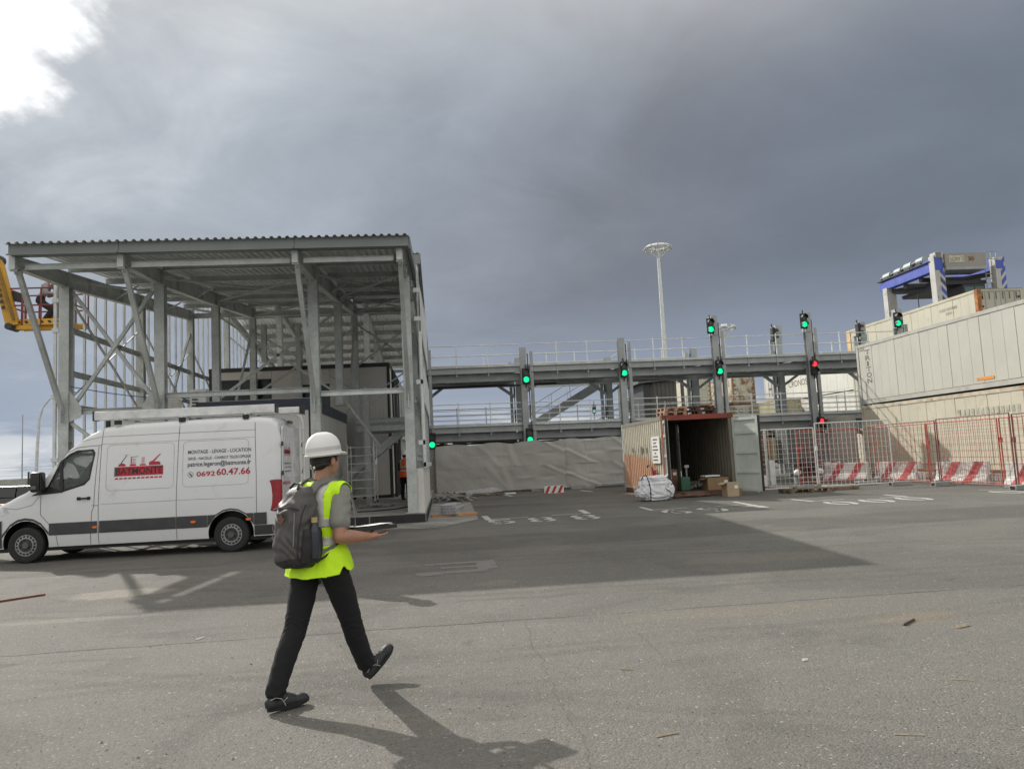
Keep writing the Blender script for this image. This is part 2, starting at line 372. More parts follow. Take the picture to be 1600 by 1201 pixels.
    bh = math_n(nt, 'ADD', math_n(nt, 'MULTIPLY', vo.outputs['Distance'], -.9), math_n(nt, 'ADD', math_n(nt, 'MULTIPLY', fine, .35), math_n(nt, 'MULTIPLY', med, .8)))
    bh = math_n(nt, 'SUBTRACT', bh, math_n(nt, 'MULTIPLY', jj, 1.0))
    bp = N(nt, 'ShaderNodeBump'); bp.inputs['Strength'].default_value = .55; bp.inputs['Distance'].default_value = .012
    L(nt, bh, bp.inputs['Height']); L(nt, bp.outputs[0], b.inputs['Normal'])
    return m
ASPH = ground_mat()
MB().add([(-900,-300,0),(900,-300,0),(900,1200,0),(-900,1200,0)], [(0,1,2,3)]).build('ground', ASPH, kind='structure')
# worn white lane markings: L-shaped corner strokes and stencilled digits
def wornpaint():
    m = bpy.data.materials.new('worn_road_paint'); m.use_nodes = True; nt = m.node_tree; b = nt.nodes['Principled BSDF']
    g = N(nt, 'ShaderNodeNewGeometry'); n = noise_n(nt, g.outputs['Position'], 3.5, 6, .7)
    c = mixc(nt, ramp(nt, n, .30, .50), (.20, .197, .185), (.44, .44, .415)); L(nt, c, b.inputs['Base Color']); b.inputs['Roughness'].default_value = .7
    return m
PAINT = wornpaint()
mk = MB()
def stroke(x0, y0, x1, y1, w):
    d = Vector((x1-x0, y1-y0)).normalized(); n = Vector((-d.y, d.x))*w/2
    mk.add([(x0+n.x, y0+n.y, .004), (x0-n.x, y0-n.y, .004), (x1-n.x, y1-n.y, .004), (x1+n.x, y1+n.y, .004)], [(0,1,2,3)])
stroke(1.12, 22.3, 1.16, 20.75, .17); stroke(1.25, 21.0, 2.25, 20.95, .09)
stroke(3.95, 22.5, 3.90, 21.0, .17); stroke(3.82, 21.15, 2.9, 21.1, .09)
stroke(5.70, 22.3, 5.66, 20.85, .13); stroke(5.74, 20.98, 6.7, 21.0, .09)
stroke(8.52, 22.3, 8.45, 20.9, .13); stroke(8.38, 21.1, 7.5, 20.95, .09)
stroke(8.0, 20.3, 8.5, 20.25, .09); stroke(8.36, 20.75, 8.36, 19.7, .26)
stroke(10.15, 22.0, 10.2, 20.75, .13); stroke(10.27, 20.85, 11.2, 20.9, .09)
stroke(12.85, 21.7, 12.78, 20.4, .13); stroke(12.7, 20.6, 12.0, 20.5, .09)
stroke(15.6, 21.4, 17.0, 20.6, .10)
stroke(-1.6, 33.5, -1.0, 33.4, .12); stroke(2.6, 35.5, 2.9, 33.0, .16); stroke(6.2, 35, 6.4, 33.2, .16)
mk.build('road_marking', PAINT, kind='structure')
def digit(ch, x, y, w=.66, h=1.4, gap=.045):
    """stencilled figure built from thick ring pieces, split down the middle by the stencil bridge"""
    b = MB(); q = lambda u, v: (x+u*w, y+v*h, .004)
    def ring_(cy, ry, a0=0, a1=360, t=.23, ty=.085, cx=.5, rx=.5):
        n = max(2, int(abs(a1-a0)/15))
        for k in range(n):
            aa, ab = R(a0+(a1-a0)*k/n), R(a0+(a1-a0)*(k+1)/n); mid = math.cos((aa+ab)/2)*rx
            if abs(mid) < gap*1.6: continue
            b.add([q(cx+math.cos(a)*r1, cy+math.sin(a)*r2) for a, r1, r2 in ((aa, rx, ry), (ab, rx, ry), (ab, rx-t, ry-ty), (aa, rx-t, ry-ty))], [(0,1,2,3)])
    if ch == '8': ring_(.73, .27); ring_(.27, .27)
    elif ch == '0': ring_(.5, .5, t=.24, ty=.15)
    elif ch == '6': ring_(.27, .27); ring_(.5, .5, 60, 250, t=.24, ty=.15)
    elif ch == '9': ring_(.73, .27); ring_(.5, .5, -120, 70, t=.24, ty=.15)
    elif ch == '5':
        ring_(.27, .27, -160, 140); b.add([q(.0, .85), q(.9, .85), q(.9, 1), q(.0, 1)], [(0,1,2,3)]); b.add([q(.0, .45), q(.25, .5), q(.25, .85), q(.0, .85)], [(0,1,2,3)])
    b.build('road_number', PAINT, kind='structure')
for ch, x, y in (('5', 1.12, 19.3), ('8', 2.15, 19.25), ('8', 3.28, 19.2), ('6', 5.7, 19.25), ('9', 6.72, 19.25),
                 ('0', 10.1, 19.0), ('0', 11.1, 19.0), ('0', 12.15, 19.0), ('0', 15.2, 19.4)): digit(ch, x, y)
# faded older figure near the walking man's shadow side
FADED = mat('faded_road_paint', (.165, .16, .148), .8, 0, .15, 6, world=True)
b = MB()
for (x0, y0, x1, y1) in ((-.35,12.3,.75,12.5),(-.45,11.3,.6,11.55),(.45,11.55,.75,12.3),(-.1,11.85,.45,12.0),(-.4,11.2,-.05,11.3)):
    b.add([(x0,y0,.004),(x1,y0,.004),(x1,y1,.004),(x0,y1,.004)], [(0,1,2,3)])
b.build('road_number', FADED, kind='structure')
# kerb-side concrete apron in front of the slab
b = MB(); pts = []
for i in range(41):
    x = -14+i*.36; pts.append((x, 19.35+.35*noise.noise(Vector((x*.9, 0, 0)))))
pts = [p for p in pts if p[0] < .2]; n = len(pts)
b.add([(x, y, .008) for x, y in pts]+[(x, 20.95, .03) for x, y in pts], [(i, i+1, n+i+1, n+i) for i in range(n-1)])
b.add([(.05, 19.6, .008), (.9, 21.2, .006), (1.0, 30, .006), (-.5, 30, .03), (-.5, 20.9, .03)], [(0,1,2,3,4)])
b.build('pavement', mat('apron_concrete', (.23, .225, .21), .85, 0, .25, 1.2, .3, 30, dirt=(.14, .137, .128), dirts=.8, world=True), kind='structure')
# scattered twigs, splinters and stones
SPL = mat('pale_wood', (.42, .36, .26), .8, 0, .2, 20)
def splinter(x, y, a, l, w, m, label, cat='stick', nm='wood_splinter'):
    b = MB(); c, s_ = math.cos(a), math.sin(a)
    b.add([(x-c*l/2-s_*w/2, y-s_*l/2+c*w/2, .003), (x-c*l/2+s_*w/2, y-s_*l/2-c*w/2, .003), (x+c*l/2+s_*w/3, y+s_*l/2-c*w/3, .004), (x+c*l/2-s_*w/3, y+s_*l/2+c*w/3, .004),
           (x-c*l/2, y-s_*l/2, .003+w*.8), (x+c*l/2, y+s_*l/2, .004+w*.6)], [(0,1,2,3),(0,4,5,3),(1,2,5,4),(0,1,4),(2,3,5)])
    return tag(b.build(nm, m), label, cat)
splinter(1.2, 4.43, .25, .14, .014, SPL, 'short pale splinter in the foreground asphalt below the centre of the photo')
splinter(2.46, 4.13, -.3, .15, .010, SPL, 'thin pale forked splinter in the right foreground nearest the bottom edge')
splinter(4.31, 6.29, .35, .16, .03, SPL, 'flat pale wood chip on the asphalt at the far right')
splinter(4.0, 6.55, .7, .26, .025, mat('dark_twig', (.06, .04, .03), .9), 'dark brown twig lying on a sandy patch at right')
splinter(1.29, 5.79, -.5, .10, .016, SPL, 'small white chip right of the walking man\'s feet')
splinter(-2.43, 7.96, 1.1, .10, .018, WHITE, 'small white scrap on the asphalt below the van\'s rear wheel', 'scrap', 'paper_scrap')
splinter(2.62, 5.67, .1, .04, .02, WHITE, 'tiny white crumb in the middle of the right foreground', 'scrap', 'paper_scrap')
splinter(3.35, 4.95, -.5, .13, .01, SPL, 'curved pale straw on the asphalt in the right foreground')
MB().bar((-6.7, 10.7, .012), (-5.70, 11.7, .012), .045, .03).build('steel_strip', RUST)
tag(bpy.data.objects['steel_strip'], 'thin dark steel strip lying on the asphalt at the left edge', 'metal strip')
gb = MB(); rg = random.Random(3)
for i in range(5200):
    d = 2.6 + 24*rg.random()**1.6; a = R(-40+86*rg.random()); x = d*math.sin(a+R(4)); y = d*math.cos(a+R(4)); r = .0035+.011*rg.random()**4
    h = r*(.5+.5*rg.random()); q = rg.random()*6.28
    c1, s1 = math.cos(q)*r, math.sin(q)*r
    gb.add([(x+c1, y+s1, 0), (x-s1, y+c1*.8, 0), (x-c1*.9, y-s1, 0), (x+s1, y-c1*.7, 0), (x, y, h)], [(0,1,4),(1,2,4),(2,3,4),(3,0,4)])
GR = mat('loose_grit', (.20, .19, .17), .9, 0, .6, 30, world=True)
o = gb.build('grit', GR, kind='stuff'); o['label'] = 'loose grit and small stones scattered over the asphalt'; o['category'] = 'grit'
# ================================================================ STEEL-FRAMED CANOPY BUILDING
bld = thing('steel_frame_building', 'grey galvanised steel frame building under construction with sloping sheet-metal roof behind the white van', 'building', (-5.4, 21, 0))
YR = [21.1, 26.2, 31.3, 36.5, 41.7, 46.9]
XA, XC, XD, XE = -9.80, -7.38, -3.35, -0.85
def zr(y): return 7.15 + .096*(y-18.4)            # top of front roof
def zr2(y): return 10.22 - .14*(y-31.3)           # top of rear roof
# --- slab
MB().box(-11.0, 20.95, 0, -.5, 49, .28).build('floor_slab', mat('slab_concrete', (.27, .265, .25), .85, 0, .2, 1.5, .2, 30, dirt=(.17,.165,.155), dirts=.9, world=True), bld)
for i in range(7):
    x0 = -11+i*1.5; MB().box(x0+.02, 20.925, .0, min(x0+1.48, -.48), 20.947, .25).build('slab_edge_panel', mat('bitumen_black', (.016, .016, .017), .6, 0, .3, 4, world=True), bld)
MB().box(-.497, 20.95, 0, -.477, 30, .25).build('slab_edge_panel', MATS['bitumen_black'], bld)
# --- columns (H sections) with base plates, caps and splice plates
for x in (XA, XC, XD, XE):
    for j, y in enumerate(YR):
        zb = .28
        if j == 1 and x in (XC, XD, XA): zb = 3.66 if x != XA else .28
        if j >= 3 and x in (XC, XD): zb = .28
        zt = zr(y)-.66 if j < 3 else zr2(y)-.45
        if j == 2: zt = zr2(y)-.4
        w = .26 if j == 0 else .24
        b = MB(); b.ibeam((x, y, zb), (x, y, zt), w, w, .014, .010, up=(0, 1, 0))
        b.box(x-w*.7, y-w*.7, zb, x+w*.7, y+w*.7, zb+.02)
        if j == 0:
            b.box(x-.12, y-.15, 3.25, x+.12, y-.128, 3.85); b.box(x-.13, y-.13, 2.60, x+.13, y+.13, 2.62); b.box(x-.13, y-.13, 1.25, x+.13, y+.13, 1.27)
            for bx in (-.07, .07):
                for bz in (3.35, 3.47, 3.6, 3.72): b.cyl((x+bx, y-.15, bz), (x+bx, y-.165, bz), .017, 6)
        b.build('column', GALV, bld)
# --- front roof beams (tapered plate girders) running back to front
for x in (XA, XC, XD, XE):
    b = MB(); y0, y1 = 18.5, 31.3
    def zz(y): return zr(y)-.29
    for (ya, yb, da, db) in ((y0, 21.1, .26, .40), (21.1, 26.2, .42, .42), (26.2, y1, .42, .36)):
        for (o0, t) in ((0, 0), ):
            b.add([(x-.007, ya, zz(ya)), (x-.007, yb, zz(yb)), (x-.007, yb, zz(yb)-db), (x-.007, ya, zz(ya)-da),
                   (x+.007, ya, zz(ya)), (x+.007, yb, zz(yb)), (x+.007, yb, zz(yb)-db), (x+.007, ya, zz(ya)-da)],
                  [(0,1,2,3),(4,7,6,5),(0,4,5,1),(1,5,6,2),(2,6,7,3),(3,7,4,0)])
        b.bar((x, ya, zz(ya)), (x, yb, zz(yb)), .17, .016); b.bar((x, ya, zz(ya)-da), (x, yb, zz(yb)-db), .17, .016)
    for yy in (18.55, 21.1, 22.4, 24.6, 26.2, 28.4): b.box(x-.08, yy-.006, zz(yy)-.36, x+.08, yy+.006, zz(yy))
    b.build('roof_beam', GALV, bld)
    # end stub bracket
    MB().box(x-.07, 18.48, zr(18.4)-.60, x+.07, 18.51, zr(18.4)-.30).build('end_plate', GALV, bld)
    # raking strut from column to beam tip
    b = MB(); b.bar((x, 20.95, 3.35), (x, 18.75, zz(18.75)-.30), .11, .11, up=(1, 0, 0)); b.box(x-.012, 18.6, zz(18.7)-.42, x+.012, 18.95, zz(18.7)-.25); b.box(x-.012, 20.8, 3.1, x+.012, 20.96, 3.5)
    b.build('raking_strut', GALV, bld)
# --- purlins under the front roof (bright channel at the very front)
for k, y in enumerate((18.75, 21.0, 23.3, 25.6, 27.9, 30.2)):
    for (xa, xb) in ((XA, XC), (XC, XD), (XD, XE)):
        g = .16 if k == 0 else .09
        MB().chan((xa+g, y, 6.66 if k == 0 else zr(y)-.23), (xb-g, y, 6.66 if k == 0 else zr(y)-.23), .13 if k == 0 else .16, .06).build('purlin', GALVL if k == 0 else GALV, bld)
for (xa, xb) in ((-9.80, XC+.02), (XC+.03, XD+.02), (XD+.03, -.62)):   # front fascia box gutter
    b = MB(); b.box(xa, 18.33, zr(18.4)-.29, xb, 18.37, zr(18.4)-.03); b.box(xa, 18.37, zr(18.4)-.29, xb, 18.62, zr(18.4)-.27); b.box(xa-.03, 18.29, zr(18.4)-.31, xb, 18.33, zr(18.4)-.28)
    b.build('fascia', FASC, bld)
# --- horizontal bracing rods & angles in the roof plane
def rod(p, q, w=.05, m=GALV, nm='brace'): MB().bar(p, q, w, w).build(nm, m, bld)
for (xa, xb, y0, y1) in ((XA, XC, 21.1, 26.2), (XC, XD, 21.1, 26.2), (XC, XD, 26.2, 31.3), (XD, XE, 26.2, 31.3), (XD, XE, 21.1, 26.2)):
    rod((xa, y0, zr(y0)-.5), (xb, y1, zr(y1)-.5)); rod((xb, y0, zr(y0)-.56), (xa, y1, zr(y1)-.56))
for x in (-8.6, -6.2, -5.0, -2.1):
    MB().cyl((x, 18.6, zr(18.6)-.22), (x+.25, 31, zr(31)-.22), .012, 5).build('tie_rod', GALVL, bld)
for x in (XA, XC, XD):
    for y in (24.0, 27.0): rod((x, y, zr(y)-.7), (x+.75, y, zr(y)-.28), .045); 
    for y in (28.0,): rod((x, y, zr(y)-.7), (x-.75 if x > XA else x+.6, y+.3, zr(y)-.28), .045)
# --- front X brace between lines A and C, and horizontal ties
rod((XA+.14, 21.1, 3.45), (XC-.2, 21.1, 6.55), .085); rod((XA+.14, 21.14, 6.6), (XC-.05, 21.14, 3.45), .085)
rod((XA+.14, 21.1, 3.1), (XA+1.6, 21.1, 1.9), .08)
for (xa, xb, zt, m) in ((XA, XC, 3.38, GALV), (XC, XD, 3.72, GALV), (XD, XE, 3.60, GALVL)):
    MB().ibeam((xa+.13, 21.1, zt), (xb-.13, 21.1, zt), .14, .12).build('tie_beam', m, bld)
for x in (XA+.02, XC-.02):
    b = MB(); b.prism([(x-.13, 3.0), (x+.42*(1 if x < -8 else -1), 3.25), (x+.42*(1 if x < -8 else -1), 3.5), (x+.12*(1 if x < -8 else -1), 3.95), (x-.13, 3.95)], 'y', 21.0, 21.012); b.build('gusset_plate', GALV, bld)
# interior diagonals
for (p, q) in (((XC, 26.2, 6.9), (XD, 26.2, 4.0)), ((XD, 26.2, 6.9), (XC, 26.2, 4.0)), ((XC, 31.3, 7.2), (XD, 31.3, 4.6)), ((XD, 31.3, 7.2), (XC, 31.3, 4.6)),
               ((XD, 31.3, 7.4), (XE, 31.3, 5.6)), ((XE, 31.3, 7.4), (XD, 31.3, 5.6)), ((XD+.1, 26.2, 3.9), (XE-1.2, 26.2, 2.2)), ((XA, 36.5, 8.0), (XC, 36.5, 5.8)),
               ((XC, 31.3, 7.4), (XC, 28.2, 3.7)), ((XD, 31.3, 7.4), (XD, 28.6, 3.7)), ((XA, 31.3, 7.3), (XA, 28.9, 4.2))):
    rod(p, q, .075)
for x in (-6.95, -5.6): MB().ibeam((x, 31.3, .3 if x > -6 else 5.9), (x, 31.3, 7.45), .2, .2, up=(0,1,0)).build('column', GALV, bld)
for y in (31.3, 36.5, 41.7):
    MB().ibeam((XA, y, (zr(y) if y < 32 else zr2(y))-.5), (XE, y, (zr(y) if y < 32 else zr2(y))-.5), .2, .12).build('cross_beam', GALV, bld)
# --- rear roof rafters, purlins
for x in (XA, XC, XD, XE):
    b = MB(); b.ibeam((x, 31.3, zr2(31.3)-.42), (x, 49.5, zr2(49.5)-.42), .34, .16)
    b.build('rafter', GALV, bld)
    rod((x, 31.3, 8.2), (x, 36.3, zr2(36.3)-.6), .09)
for k in range(12):
    y = 31.6+k*1.62; MB().chan((XA-.3, y, zr2(y)-.16), (-.66, y, zr2(y)-.16), .2, .07).build('purlin', GALV, bld)
for x in (-8.4, -6.4, -4.4, -2.4, -1.6): MB().cyl((x, 32, zr2(32)-.3), (x, 49, zr2(49)-.3), .012, 5).build('tie_rod', GALVL, bld)
# --- roof sheets, one metre wide, ribs running down the slope
for i in range(10):
    x0 = -9.83+i*.923
    b = MB(); v = Vector((0, 12.9, zr(31.3)-zr(18.4))); b.corr((x0, 18.22, zr(18.22)-.045), (1, 0, 0), .919, v, v.length, Vector((0, -v.z, v.y)), .2, .045, .006)
    b.build('roof_sheet', SHEET, bld)
    b = MB(); v = Vector((0, 18.2, zr2(49.3)-zr2(31.1))); b.corr((x0, 31.1, zr2(31.1)-.045), (1, 0, 0), .919, v, v.length, Vector((0, -v.z, v.y)), .2, .045, .006)
    b.build('roof_sheet', mat('underside_roof_sheet', (.80, .81, .80), .5, .0, .06, 1, world=True), bld)
# clerestory step between the two roofs (open framing + strip of sheet at the eaves)
b = MB(); b.box(-10.0, 31.15, 9.75, -.6, 31.2, 10.15); b.build('fascia', FASC, bld)
for i in range(13): MB().box(XA+i*.754, 31.28, 8.3, XA+i*.754+.06, 31.38, 9.8).build('stud', GALV, bld)
b = MB(); b.box(-.64, 18.4, zr(18.4)-.33, -.58, 31.2, zr(18.4)-.05)
vs = b.v                                                         # verge trim follows the slope
for i, p in enumerate(vs): vs[i] = Vector((p.x, p.y, p.z+.096*(p.y-18.4)))
b.build('verge_trim', FASC, bld)
b = MB(); b.box(-.64, 31.2, zr2(31.3)-.33, -.58, 49.4, zr2(31.3)-.05)
for i, p in enumerate(b.v): b.v[i] = Vector((p.x, p.y, p.z-.14*(p.y-31.3)))
b.build('verge_trim', FASC, bld)
# --- side walls: studs, girts
def zroof(y): return zr(y)-.45 if y < 31.2 else zr2(y)-.5
def stud(x, y, z0, z1, w=.06, d=.06, m=GALVL): MB().box(x-d/2, y-w/2, z0, x+d/2, y+w/2, z1).build('stud', m, bld)
y = 21.75; k = 0
while y < 47:
    if min(abs(y-a) for a in YR) > .2: stud(XA-.12, y, .3 if k % 3 else .28, zroof(y))
    if min(abs(y-a) for a in YR) > .2 and y < 31.5: stud(XE+.32, y, 1.48, zroof(y), .07, .045, GALV)
    y += .68; k += 1
for (z0) in (1.9, 3.55, 4.45, 5.62):
    for j in range(5):
        MB().chan((XA-.06, YR[j]+.13, z0), (XA-.06, YR[j+1]-.13, z0), .16, .06, up=(0, 0, 1)).build('girt', GALV, bld)
for (z0) in (1.75, 3.35, 5.3, 6.6):
    for j in range(2):
        MB().chan((XE+.16, YR[j]+.13, z0), (XE+.16, YR[j+1]-.13, z0), .16, .06).build('girt', GALV, bld)
for j in range(5):
    for x in (XA,):
        MB().bar((x+.05, YR[j]+.15, 6.4), (x+.05, YR[j+1]-.15, 3.7), .05).build('brace', GALV, bld)
        MB().bar((x+.0, YR[j]+.15, 3.7), (x+.0, YR[j+1]-.15, 6.4), .03).build('brace', GALV, bld)
# brackets standing out on the left and right corner rails
for z0 in (2.1, 3.75, 5.5, 6.3):
    MB().box(XA-.30, 20.96, z0, XA-.13, 21.06, z0+.1).build('bracket', GALVL, bld)
    MB().box(XE+.22, 21.0, z0, XE+.40, 21.1, z0+.12).build('bracket', GALVL, bld)
MB().box(XA-.27, 20.99, .28, XA-.20, 21.06, zr(21)-.5).build('cladding_rail', GALVL, bld)
MB().box(XE+.34, 21.0, 1.5, XE+.41, 21.07, 5.2).build('cladding_rail', GALVL, bld)
b = MB(); b.box(XE+.34, 21.0, 1.48, XE+.40, 31, 1.62); b.build('cladding_rail', GALVL, bld)
# corrugated cladding strips fixed outside the right-hand rails
for (y0, y1, z0, z1) in ((22.2, 27.5, 5.35, 6.6), (27.6, 31.4, 5.35, 7.2), (23.2, 31.3, 3.4, 4.5), ):
    b = MB(); b.corr((XE+.37, y0, z0), (0, 1, 0), y1-y0, (0, 0, 1), z1-z0, (1, 0, 0), .25, .035); b.build('cladding_sheet', SHEET, bld)
# upright blue cable across the left bay
pts = [Vector((XA+.15, 21.0, 4.05)).lerp(Vector((XC, 24.5, 3.95)), t/8)-Vector((0, 0, .12*math.sin(math.pi*t/8))) for t in range(9)]
MB().tube(pts, .012, 5).build('cable', mat('blue_cable', (.05, .12, .25), .5), bld)
# black hose on the slab
pts = [(-2.5, 22.6, .30), (-1.9, 22.7, .30), (-1.4, 23.1, .30), (-1.15, 23.9, .30), (-.95, 24.6, .30), (-.9, 25.5, .30)]
tag(MB().tube(pts, .022, 6).build('hose', DARK), 'black hose snaking over the concrete slab behind the corner column', 'hose')

# --- white insulated wall panels along the right side of the slab
wp = thing('wall_upstand', 'low white insulated wall panels standing along the right edge of the building slab', 'wall', (-.6, 21.3, .28))
for i in range(5):
    y0 = 21.05+i*1.85 + (.0 if i else 0)
    MB().box(-.74, y0, .28, -.53, y0+1.84, 1.46).build('wall_panel', PANEL, wp)
# ================================================================ SITE CABINS INSIDE THE FRAME
def cabin(nm, label, x0, y0, x1, y1, z0, z1, fascia_m, fh, wall_m, panels=1.15, openings=(), side_wall=None):
    t = thing(nm, label, 'site cabin', ((x0+x1)/2, y0, z0))
    MB().box(x0+.05, y0+.05, z0, x1-.05, y1, z1-.04).build('core', DARKG, t)
    MB().box(x0+.02, y0+.06, z1+.002, x1-.02, y1-.02, z1+.02).build('roof_panel', PANEL, t)  # pale cabin top, added to bounce light up under the steel roof
    n = round((x1-x0-.2)/panels); w = (x1-x0-.2)/n
    for i in range(n):
        a = x0+.1+i*w; skip = False
        for (oa, ob, oz0, oz1) in openings:
            if a+w/2 > oa and a+w/2 < ob:
                skip = True
                MB().box(a+.006, y0, oz1, a+w-.006, y0+.05, z1-fh).build('wall_panel', wall_m, t)
                MB().box(a+.006, y0, z0+.12, a+w-.006, y0+.05, oz0).build('wall_panel', wall_m, t)
                MB().box(a+.02, y0+.035, oz0+.01, a+w-.02, y0+.049, oz1-.01).build('window_glass', mat('dark_window', (.02,.022,.025), .15, 0, .1, 2), t)
                MB().box(a+.01, y0-.01, oz1-.06, a+w-.01, y0+.02, oz1).build('window_frame', DARKG, t)
        if not skip: MB().box(a+.006, y0, z0+.12, a+w-.006, y0+.05, z1-fh).build('wall_panel', wall_m, t)
    n2 = round((y1-y0)/1.15); w2 = (y1-y0-.1)/n2
    for i in range(n2):
        a = y0+.08+i*w2; MB().box(x1-.05, a+.006, z0+.12, x1, a+w2-.006, z1-fh).build('wall_panel', side_wall or wall_m, t)
    MB().box(x0-.03, y0-.03, z1-fh, x1+.03, y0+.045, z1).build('fascia', fascia_m, t)
    MB().box(x1-.045, y0+.047, z1-fh, x1+.03, y1, z1).build('fascia', fascia_m, t)
    for xx in (x0-.02, x1-.08): MB().box(xx, y0-.02, z0, xx+.1, y0+.04, z1-fh-.002).build('corner_post', DARKG, t)
    return t
cabin('site_cabin', 'low pale cabin with navy blue fascia just behind the van roof', -7.0, 22.9, -3.75, 31.0, .28, 3.66, NAVY, .34, WHITEP, side_wall=WHITEP)
cabin('site_cabin', 'low cabin with black frame and white wall left of the navy topped cabin', -10.0+.55, 22.75, -7.1, 30.5, .28, 3.40, DARKG, .12, WHITEP)
cabin('site_cabin', 'two storey beige panelled cabin with black roof edge deep inside the steel frame', -9.2, 31.7, -2.05, 39, .28, 5.78, DARKG, .16, GREYP, panels=1.17, openings=((-8.9, -6.8, 4.2, 5.3), (-5.8, -4.6, 3.9, 5.0)))
def dark_uprights():
    t = thing('wall_framing', 'row of black wall uprights beside the two storey cabin, open sky between them', 'wall frame', (-1.7, 33, .28))
    for i in range(8):
        y = 31.9+i*1.1; MB().box(-2.0+.02, y, .28, -1.88, y+.25, 5.5).build('upright', DARKG, t)
    for i in range(6):
        x = -1.9+.05*i; y = 34+i*1.8; MB().bar((-1.75, y, .3), (-1.75, y, 5.2), .09).build('upright', GALVL, t)
    MB().bar((-1.75, 30.4, 2.75), (-1.75, 44, 2.75), .16, .16).build('rail', GALVL, t)
dark_uprights()
# air conditioning box and louvred unit on the cabin roofs
t = thing('air_conditioner', 'pale grey air conditioning box on the left cabin roof beside a column', 'air conditioner', (-7.9, 22.9, 3.4))
MB().box(-8.2, 22.85, 3.41, -7.52, 23.2, 3.95).build('casing', mat('pale_plastic', (.5, .49, .46), .5), t, bevel=.03)
MB().box(-8.22, 22.83, 3.78, -7.5, 23.22, 3.81).build('lid_seam', GREYP, t)
t = thing('louvre_unit', 'small white louvred unit at the left end of the navy cabin roof', 'ventilation unit', (-7.1, 22.8, 3.66))
MB().box(-7.2, 22.88, 3.42, -6.75, 23.2, 4.05).build('casing', WHITEP, t)
for i in range(5): MB().box(-7.14, 22.85, 3.55+i*.09, -6.98, 22.879, 3.59+i*.09).build('slat', DARKG, t)
# --- landing, balustrade and stair at the right inside the frame
t = thing('steel_landing', 'grey steel landing with spindle balustrade and a stair below it, inside the frame at right', 'stairs', (-2, 28, .28))
MB().ibeam((-3.0, 27.6, 2.92), (-.95, 27.6, 2.92), .22, .12).build('beam', GALV, t)
MB().ibeam((-3.0, 30.2, 2.92), (-.95, 30.2, 2.92), .22, .12).build('beam', GALV, t)
MB().chan((-3.0, 27.55, 3.18), (-.95, 27.55, 3.18), .16, .06).build('edge_beam', GALV, t)
for i in range(7): MB().box(-3.0+i*.3, 27.6, 3.05, -2.72+i*.3, 30.2, 3.10).build('deck_plate', SHEET, t)
MB().bar((-3.0, 27.6, 4.2), (-.95, 27.6, 4.2), .045).build('handrail', GALV, t)
for i in range(16): MB().cyl((-2.95+i*.13, 27.6, 3.2), (-2.95+i*.13, 27.6, 4.2), .011, 5).build('spindle', GALV, t)
for s_ in (0, .9):
    MB().bar((-1.3, 28.3+s_, 2.9), (-3.9, 28.3+s_, .9), .05, .26).build('stringer', GALV, t)
for i in range(9): MB().box(-1.6-i*.27, 28.33, 2.62-i*.21, -1.36-i*.27, 29.17, 2.65-i*.21).build('tread', SHEET, t)
for s_ in (28.3,): 
    MB().bar((-1.0, s_+1.2, 5.3), (-3.6, s_+1.2, 3.6), .05).build('handrail', GALV, t); MB().bar((-1.0, s_+1.2, 5.0), (-3.6, s_+1.2, 3.3), .03).build('handrail', GALV, t)
MB().ibeam((-2.62, 27.6, .28), (-2.62, 27.6, 4.4), .2, .2, up=(0,1,0)).build('post', GALV, t)
# black board lying on the landing post (folding box)
# --- rolling scaffold tower
t = thing('scaffold_tower', 'narrow galvanised mobile scaffold frame with rungs inside the building, right of the walking man\'s head', 'scaffold', (-2.8, 26.2, .28))
x0, x1, ya, yb = -3.15, -2.28, 26.0, 27.0
for (x, y, zt) in ((x0, ya, 2.35), (x1, ya, 2.45), (x0, yb, 2.3), (x1, yb, 2.35)):
    f = MB().cyl((x, y, .42), (x, y, zt), .022, 8).build('upright', GALVL, t)
    MB().cyl((x-.02, y, .36), (x+.02, y, .36), .075, 12).build('castor', DARK, t)
for y in (ya, yb):
    for i in range(7 if y == ya else 3): MB().cyl((x0, y, .6+i*.27*(1 if y == ya else 2)), (x1, y, .6+i*.27*(1 if y == ya else 2)), .016, 6).build('rung', GALVL, t)
for z_ in (.7, 1.9, 2.25): MB().cyl((x1, ya, z_), (x1, yb, z_), .016, 6).build('side_rail', GALVL, t); MB().cyl((x0, ya, z_), (x0, yb, z_), .016, 6).build('side_rail', GALVL, t)
MB().cyl((x1, ya, 1.0), (x1, yb, 2.0), .014, 6).build('brace', GALVL, t)
tag(MB().box(-2.25, 25.93, 1.62, -2.17, 26.0, 1.76).build('socket_box', WHITE), 'tiny white box clipped to the right upright of the scaffold frame', 'box')
# heap of site rubbish behind the scaffold
rg = random.Random(5); b = MB()
for i in range(40): b.obox((-3.2+rg.random()*1.6, 24.6+rg.random()*.9, .30+rg.random()*.08), (.05+.2*rg.random(), .04+.12*rg.random(), .02+.05*rg.random()), rg.random()*3)
o = b.build('rubble', CONC, kind='stuff'); o['label'] = 'low heap of rubble on the slab in front of the scaffold frame'; o['category'] = 'rubble'
